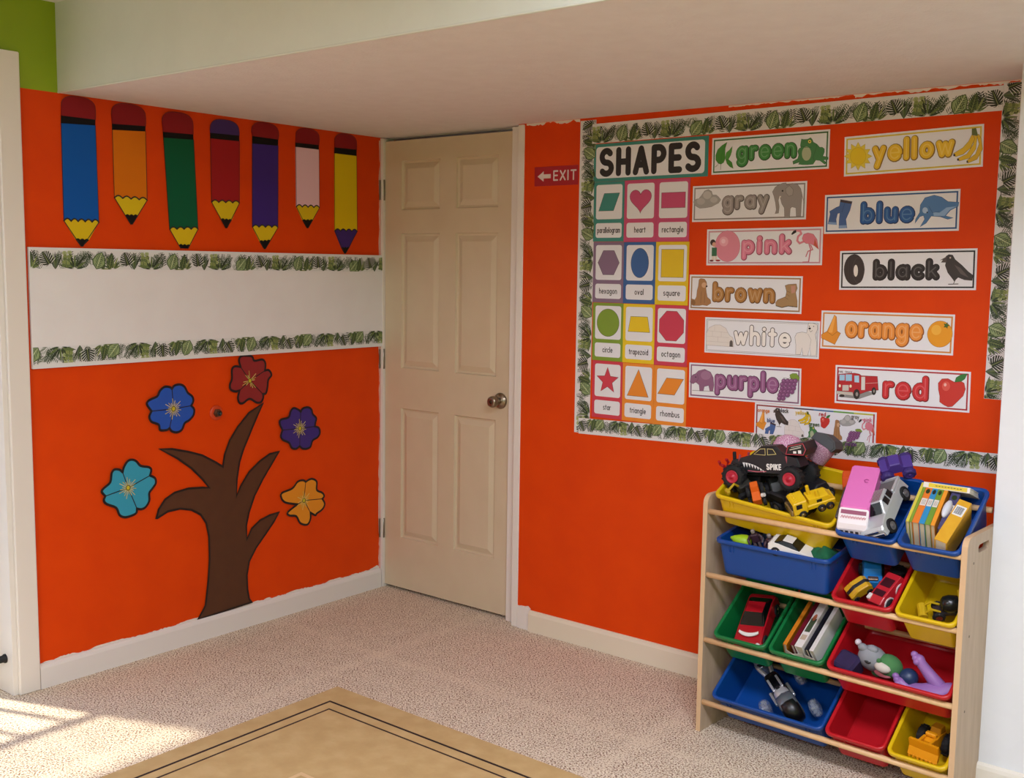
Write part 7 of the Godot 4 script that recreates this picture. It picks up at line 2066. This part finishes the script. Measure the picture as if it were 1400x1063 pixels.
func toys_third_row(black: Material, rubber: Material, chrome: Material) -> void:
	# red car, nose towards us, white grin under the windscreen
	var tr := in_bin("r3a", 0.146, -0.07, -0.118, turned(10, -2, 0))
	var t := small_car("red_sports_car", "shiny red toy car with white grille in green bin", tr, hex("a81420", 0.22), hex("0c0c0e", 0.12), rubber, chrome, 1.6)
	var g := Geo.new()
	var arc := PackedVector2Array()
	for i in 11:
		var a := lerpf(-0.9, 0.9, i / 10.0)
		arc.append(Vector2(sin(a) * 0.042, -cos(a) * 0.034))
	for i in 11:
		var a := lerpf(0.9, -0.9, i / 10.0)
		arc.append(Vector2(sin(a) * 0.04, -cos(a) * 0.022))
	g.t = Transform3D(Basis(Vector3.RIGHT, deg_to_rad(-78)), Vector3(0, 0.0575, 0.048))
	g.prism(arc, 0.0, 0.004)
	part(g, "white_grin", hex("dcd8d2", 0.4), t)
	g = Geo.new()
	for s in [-1.0, 1.0]:
		g.ball(Vector3(s * 0.034, 0.036, 0.096), Vector3(0.009, 0.006, 0.008), 10, 6)
	part(g, "headlamps", hex("d8d4d0", 0.2), t)
	# picture books in the second green bin
	var books := [
		[0.293, 0.012, 0.5, "c87818", "orange and red picture book leaning in green bin", -9, 0.0],
		[0.329, 0.012, 0.5, "6a1424", "burgundy hardback book in the middle of green bin", 3, 0.004],
		[0.352, 0.026, 0.5, "dcd6d0", "thick white paperback with printed picture in green bin", 5, 0.004],
		[0.378, 0.011, 0.5, "1c1c26", "black hardback book between white ones in green bin", 6, 0.0],
		[0.3945, 0.014, 0.5, "d6d2cc", "white paperback at the right side of green bin", 6, 0.0],
	]
	for i in books.size():
		var b: Array = books[i]
		tr = in_bin("r3b", b[0], -0.046 + b[6], -0.122, turned(-2, 0, b[5]))
		t = toy("picture_book", b[4], "book", tr, "books in the green bin")
		var w: float = b[1]
		g = Geo.new()
		g.box(Vector3(0, 0, 0), Vector3(w * 0.8, 0.108, 0.176))
		part(g, "pages", hex("d4ccbc", 0.7), t)
		g = Geo.new()
		for s in [-1.0, 1.0]:
			g.box(Vector3(s * w * 0.44, 0, 0), Vector3(w * 0.12, 0.112, 0.182), 0.0004)
		g.box(Vector3(0, 0.056, 0), Vector3(w, 0.002, 0.182), 0.0005)
		part(g, "cover", hex(b[3], 0.35), t)
		if i == 0:
			var pr := Print.new()
			pr.rect(-0.07, -0.03, 0.13, 0.075, Color("c8901c"))
			pr.rect(-0.07, 0.045, 0.13, 0.008, Color("a01c20"))
			for k in 8:
				pr.oval(-0.055 + k * 0.014, 0.012 - (k % 3) * 0.008, 0.0055, 0.0075, Color("7a2014"))
			for k in 6:
				pr.oval(-0.05 + k * 0.02, 0.034, 0.006, 0.003, Color("3c6a24"))
			printed(pr, "cover_print", t, 0.35, Vector3(-w * 0.5 - 0.0004, 0, 0)).basis = Basis(Vector3(0, 0, 1), Vector3.UP, Vector3.LEFT)
		if i == 2:
			var pr := Print.new()
			pr.rect(-0.009, -0.03, 0.018, 0.055, Color("46503a"))
			pr.oval(-0.001, 0.03, 0.006, 0.014, Color("b86a4a"))
			pr.rect(-0.009, -0.062, 0.018, 0.02, Color("b8a48c"))
			printed(pr, "spine_print", t, 0.35, Vector3(0, 0.0572, 0)).basis = Basis(Vector3.RIGHT, -PI / 2)
	# torn white sleeve at the front of the books
	tr = in_bin("r3b", 0.335, -0.062, -0.025, turned(0, -20, 0))
	t = toy("paper_sleeve", "crumpled cream paper sleeve in front of the books in green bin", "paper", tr)
	g = Geo.new()
	for q in [[-0.03, 0.02, -14.0], [0.004, 0.03, 10.0], [0.035, 0.018, -8.0]]:
		g.t = Transform3D(turned(q[2], 14, q[2]), Vector3(q[0], 0.0, 0.0))
		g.box(Vector3(0, 0.018, 0), Vector3(0.036, 0.05, 0.0012))
	g.t = Transform3D.IDENTITY
	part(g, "sheets", hex("d8cdb4", 0.7), t)

	# wide red bin: purple box, white bead, plush head, purple dinosaur
	tr = in_bin("r3c", 0.478, -0.052, -0.058, turned(-12, 0, -4))
	t = toy("purple_box", "dark purple padded cube at the left of wide red bin", "toy", tr)
	g = Geo.new()
	g.box(Vector3.ZERO, Vector3(0.068, 0.068, 0.066), 0.008)
	part(g, "cube", textured(noise_tex(128, 0.06, [[0.0, srgb(36, 22, 62)], [1.0, srgb(46, 30, 76)]], 97), 6.0, 0.8), t)
	tr = in_bin("r3c", 0.49, -0.018, -0.128)
	t = toy("white_bead", "small white ball behind purple cube in red bin", "toy", tr)
	g = Geo.new()
	g.smooth(true)
	g.ball(Vector3.ZERO, Vector3(0.01, 0.01, 0.01), 12, 8)
	g.cyl(Vector3(0, -0.03, 0.004), Vector3(0, -0.006, 0.001), 0.004, -1, 8)
	part(g, "ball", hex("d8ccd0", 0.5), t)
	tr = in_bin("r3c", 0.56, -0.046, -0.098, turned(-8, 12, 0))
	t = toy("plush_creature", "grey and green soft toy with open pink mouth in red bin", "soft toy", tr)
	g = Geo.new()
	g.smooth(true)
	g.ball(Vector3(-0.018, 0.006, 0.0), Vector3(0.044, 0.046, 0.036), 20, 12)
	g.ball(Vector3(-0.04, 0.044, -0.006), Vector3(0.016, 0.018, 0.012), 12, 8)
	g.ball(Vector3(-0.012, 0.046, -0.012), Vector3(0.018, 0.012, 0.012), 12, 8)
	part(g, "grey_head", flat(srgb(142, 146, 152), 0.9), t)
	g = Geo.new()
	g.smooth(true)
	g.ball(Vector3(0.034, -0.002, 0.002), Vector3(0.04, 0.04, 0.034), 20, 12)
	g.lathe(Vector3(0.014, 0.024, 0.01), Vector3(0.25, 1, 0.1), [[0.0, 0.008], [0.012, 0.0075], [0.034, 0.0]], 10)
	g.ball(Vector3(-0.006, -0.036, 0.02), Vector3(0.02, 0.012, 0.014), 12, 8)
	part(g, "green_body", flat(srgb(72, 128, 76), 0.9), t)
	g = Geo.new()
	g.smooth(true)
	g.ball(Vector3(0.03, 0.022, 0.022), Vector3(0.026, 0.016, 0.016), 14, 8)
	part(g, "white_muzzle", flat(srgb(208, 200, 188), 0.9), t)
	g = Geo.new()
	g.smooth(true)
	g.ball(Vector3(0.026, -0.003, 0.03), Vector3(0.028, 0.01, 0.012), 14, 8)
	part(g, "pink_mouth", flat(srgb(206, 112, 120), 0.8), t)
	g = Geo.new()
	g.smooth(true)
	g.ball(Vector3(-0.014, 0.032, 0.024), Vector3(0.012, 0.0065, 0.008), 12, 8)
	part(g, "eye", hex("2c3030", 0.3), t)
	tr = in_bin("r3c", 0.655, -0.058, -0.078)
	t = toy("blue_ball", "dark blue ball held between purple claws in red bin", "ball", tr)
	g = Geo.new()
	g.smooth(true)
	g.ball(Vector3.ZERO, Vector3(0.027, 0.027, 0.027), 20, 12)
	part(g, "ball", hex("24385c", 0.4), t)
	tr = in_bin("r3c", 0.7, -0.062, -0.068)
	t = toy("purple_dinosaur", "lilac plastic dinosaur with clawed feet at the right of red bin", "toy dinosaur", tr)
	var lilac := flat(srgb(150, 108, 172), 0.45)
	g = Geo.new()
	g.smooth(true)
	# tail and belly
	g.loft(body_rings([[Vector3(-0.03, -0.012, 0.014), 0.0182], [Vector3(0.0, -0.01, 0.02), 0.0273], [Vector3(0.035, -0.008, 0.016), 0.0351], [Vector3(0.062, -0.004, 0.008), 0.0312], [Vector3(0.08, 0.01, 0.0), 0.0234]]))
	part(g, "belly", lilac, t)
	for q in [[[[Vector3(0.05, 0.004, 0.0), 0.0221], [Vector3(0.02, 0.03, -0.016), 0.0175], [Vector3(-0.006, 0.056, -0.03), 0.0143], [Vector3(-0.014, 0.068, -0.036), 0.0156]], Vector3(-0.02, 0.07, -0.034)], [[[Vector3(0.0, -0.012, 0.018), 0.0195], [Vector3(-0.04, -0.01, 0.02), 0.0169], [Vector3(-0.062, 0.004, 0.014), 0.0182]], Vector3(-0.068, 0.012, 0.014)]]:
		g = Geo.new()
		g.smooth(true)
		g.loft(body_rings(q[0]))
		var leg := part(g, "leg", lilac, t)
		for k in 3:
			g = Geo.new()
			g.smooth(true)
			g.ball(q[1] + Vector3(-0.002 + 0.006 * (k - 1), 0.004 * (1 - k), 0.009 * (k - 1)), Vector3(0.011, 0.011, 0.0095), 12, 8)
			part(g, "toe", lilac, leg)

func body_rings(spine: Array) -> Array:
	var rings := []
	var n := spine.size()
	for i in n:
		var d: Vector3 = spine[mini(i + 1, n - 1)][0] - spine[maxi(i - 1, 0)][0]
		var f := Geo.frame(d)
		for e in ([[-0.8, 0.45], [-0.35, 0.85], [0.0, 1.0]] if i == 0 else [[0.0, 1.0], [0.35, 0.85], [0.8, 0.45]] if i == n - 1 else [[0.0, 1.0]]):
			var ring := []
			for k in 16:
				var a := TAU * k / 16
				ring.append(spine[i][0] + f.z * e[0] * spine[i][1] + (f.x * cos(a) + f.y * sin(a)) * spine[i][1] * e[1])
			rings.append(ring)
	return rings

func toys_bottom_row(black: Material, rubber: Material, chrome: Material) -> void:
	# black and silver three-wheeled bike with clear wheels, lying across the blue bin
	var tr := in_bin("r4a", 0.242, -0.096, -0.128, turned(50, -6, 10))
	var t := toy("toy_trike", "black and silver toy motorbike with clear wheels in wide blue bin", "toy motorbike", tr)
	var clear := StandardMaterial3D.new()
	clear.albedo_color = Color(0.75, 0.8, 0.9, 0.18)
	clear.transparency = BaseMaterial3D.TRANSPARENCY_ALPHA
	clear.roughness = 0.08
	var g := Geo.new()
	g.hull([Vector2(0.07, 0.028), Vector2(0.05, 0.052), Vector2(0.0, 0.06), Vector2(-0.05, 0.056), Vector2(-0.062, 0.034), Vector2(-0.03, 0.018), Vector2(0.04, 0.016)], 0.022, 0.016, 0.005)
	part(g, "body", hex("121216", 0.18), t)
	g = Geo.new()
	g.smooth(true)
	g.ball(Vector3(0.0, 0.056, 0.036), Vector3(0.02, 0.014, 0.03), 14, 9)
	part(g, "silver_tank", flat(srgb(214, 214, 218), 0.28, 0.55), t)
	t.scale = Vector3.ONE * 1.28
	for s in [-1.0, 1.0]:
		g = Geo.new()
		g.box(Vector3(s * 0.012, 0.062, -0.004), Vector3(0.006, 0.005, 0.044), 0.001)
		part(g, "seat_bar", flat(srgb(214, 214, 218), 0.28, 0.55), t)
		g = Geo.new()
		g.box(Vector3(s * 0.024, 0.034, 0.012), Vector3(0.008, 0.01, 0.046), 0.002)
		part(g, "side_trim", flat(srgb(214, 214, 218), 0.28, 0.55), t)
		g = Geo.new()
		g.tube([Vector3(s * 0.008, 0.05, -0.05), Vector3(s * 0.016, 0.056, -0.08), Vector3(s * 0.017, 0.04, -0.116)], 0.0055, 8)
		part(g, "fork", flat(srgb(214, 214, 218), 0.28, 0.55), t)
	g = Geo.new()
	g.lathe(Vector3(0, 0.067, 0.02), Vector3.UP, [[0.0, 0.006], [0.004, 0.005]], 12)
	part(g, "fuel_cap", hex("1c1c20", 0.3), t)
	g = Geo.new()
	g.box(Vector3(0, 0.055, -0.098), Vector3(0.03, 0.003, 0.034), 0.001)
	part(g, "windscreen", hex("28304a", 0.12), t)
	g = Geo.new()
	g.smooth(true)
	g.lathe(Vector3(-0.02, 0.034, -0.118), Vector3.RIGHT, [[0.0, 0.02], [0.004, 0.03], [0.02, 0.033], [0.036, 0.03], [0.04, 0.02]], 20)
	part(g, "front_wheel", flat(srgb(150, 156, 172), 0.2, 0.5), t)
	g = Geo.new()
	g.smooth(true)
	g.lathe(Vector3(-0.022, 0.04, 0.078), Vector3.RIGHT, [[0.0, 0.022], [0.005, 0.032], [0.022, 0.036], [0.039, 0.032], [0.044, 0.022]], 22)
	var rear := part(g, "rear_wheel", hex("0e0e10", 0.35), t)
	g = Geo.new()
	g.smooth(true)
	g.lathe(Vector3(-0.0235, 0.04, 0.066), Vector3.RIGHT, [[0.0, 0.024], [0.004, 0.0335], [0.0235, 0.038], [0.043, 0.0335], [0.047, 0.024]], 22)
	part(g, "mudguard", flat(srgb(110, 116, 124), 0.25, 0.4), rear)
	var balls := [[0.205, -0.078, -0.064, 0.03, "clear glittering wheel at the front of wide blue bin"], [0.262, -0.07, -0.208, 0.026, "clear glittering wheel at the back of wide blue bin"], [0.352, -0.076, -0.118, 0.03, "clear glittering wheel at the right of wide blue bin"]]
	for q in balls:
		tr = in_bin("r4a", q[0], q[1], q[2], turned(30, 0, 20))
		t = toy("clear_wheel", q[4], "toy wheel", tr, "clear wheels in the wide blue bin")
		g = Geo.new()
		g.lathe(Vector3(-0.014, 0, 0), Vector3.RIGHT, [[0.0, q[3] * 0.5], [0.004, q[3] * 0.9], [0.014, q[3]], [0.024, q[3] * 0.9], [0.028, q[3] * 0.5]], 18)
		part(g, "clear_shell", clear, t)
		g = Geo.new()
		for i in 9:
			var a := TAU * i / 9
			g.t = Transform3D(Basis(Vector3.RIGHT, a), Vector3.ZERO)
			g.box(Vector3(0, q[3] * 0.5, 0), Vector3(0.012, q[3] * 0.7, 0.0022))
		g.t = Transform3D.IDENTITY
		g.cyl(Vector3(-0.012, 0, 0), Vector3(0.012, 0, 0), q[3] * 0.24, -1, 12)
		part(g, "spokes", flat(srgb(190, 192, 200), 0.25, 0.6), t)
	# yellow bulldozer in the last bin
	tr = in_bin("r4c", 0.722, -0.085, -0.1, turned(-6, -26, 0))
	t = toy("toy_bulldozer", "orange-yellow toy bulldozer with big black wheels in yellow bin", "toy bulldozer", tr)
	var oy := hex("e89a10", 0.4)
	g = Geo.new()
	g.hull([Vector2(0.03, 0.02), Vector2(0.03, 0.046), Vector2(-0.004, 0.056), Vector2(-0.05, 0.05), Vector2(-0.056, 0.02)], 0.02, 0.018, 0.003)
	part(g, "body", oy, t)
	g = Geo.new()
	g.hull([Vector2(0.064, 0.006), Vector2(0.056, 0.03), Vector2(0.062, 0.056), Vector2(0.052, 0.056), Vector2(0.044, 0.03), Vector2(0.05, 0.006)], 0.044, 0.044, 0.002)
	for i in 7:
		g.box(Vector3(-0.0375 + i * 0.0125, 0.004, 0.062), Vector3(0.007, 0.01, 0.008), 0.001)
	part(g, "blade", oy, t)
	g = Geo.new()
	g.box(Vector3(0, 0.06, 0.01), Vector3(0.032, 0.012, 0.016), 0.003)
	for s in [-1.0, 1.0]:
		g.box(Vector3(s * 0.016, 0.05, 0.036), Vector3(0.008, 0.014, 0.04), 0.002)
	part(g, "push_arms", oy, t)
	g = Geo.new()
	g.hull([Vector2(-0.012, 0.05), Vector2(-0.016, 0.07), Vector2(-0.046, 0.07), Vector2(-0.05, 0.05)], 0.016, 0.015, 0.003)
	part(g, "cab", hex("c88a18", 0.4), t)
	for x in [-0.038, 0.038]:
		wheel(t, Vector3(x, 0.026, -0.022), 0.032, 0.024, rubber, hex("1c2420", 0.6), 12)

# ---------------------------------------------------------------- area rug
func build_rug() -> void:
	var t := thing("area_rug", "tan flatwoven area rug with two thin dark border lines", "rug", Vector3(0.788, 0, 0.99))
	var w := 2.2
	var l := 3.0
	var tan_tex := noise_tex(512, 0.02, [[0.0, srgb(188, 158, 108)], [0.5, srgb(196, 166, 115)], [1.0, srgb(205, 177, 127)]], 111, FastNoiseLite.TYPE_SIMPLEX_SMOOTH, 5)
	var weave := noise_tex(256, 0.35, [[0.0, Color(0.2, 0.2, 0.2)], [1.0, Color(0.8, 0.8, 0.8)]], 112)
	var m := textured(tan_tex, 0.9, 0.95, weave, 0.08, 0.2)
	var g := Geo.new()
	g.box(Vector3(w / 2, 0.005, l / 2), Vector3(w, 0.01, l), 0.003)
	part(g, "pile", m, t)
	# woven lines, each a flat loop a little inside the edge
	for q in [[0.084, 0.11, 0.009, "2c1a14", "outer_line"], [0.131, 0.156, 0.007, "3a261a", "inner_line"], [0.425, 0.525, 0.014, "d8b888", "pale_line"]]:
		g = Geo.new()
		var a: float = q[0]
		var c: float = q[1]
		var b: float = q[2]
		g.box(Vector3(w / 2, 0.0102, c), Vector3(w - 2 * a + b, 0.0008, b))
		g.box(Vector3(w / 2, 0.0102, l - c), Vector3(w - 2 * a + b, 0.0008, b))
		g.box(Vector3(a, 0.0102, l / 2), Vector3(b, 0.0008, l - 2 * c - b))
		g.box(Vector3(w - a, 0.0102, l / 2), Vector3(b, 0.0008, l - 2 * c - b))
		part(g, q[4], hex(q[3], 0.95), t)

func _ready() -> void:
	rng.seed = 7
	set_stage()
	ceiling_lamp(3.3, 2.25, "flush white panel light nearest the soffit, in front of the toys", 7.0)
	ceiling_lamp(1.9, 4.4, "flush white panel light nearest the left wall", 6.6)
	ceiling_lamp(4.4, 4.9, "flush white panel light at the far end of the room", 6.6)
	build_room()
	build_pencils()
	build_tree()
	build_flowers()
	build_left_strip()
	build_wall_fitting()
	build_wall_borders()
	build_exit_sign()
	build_shape_cards()
	build_color_cards()
	build_organizer()
	build_bins()
	build_toys()
	build_rug()
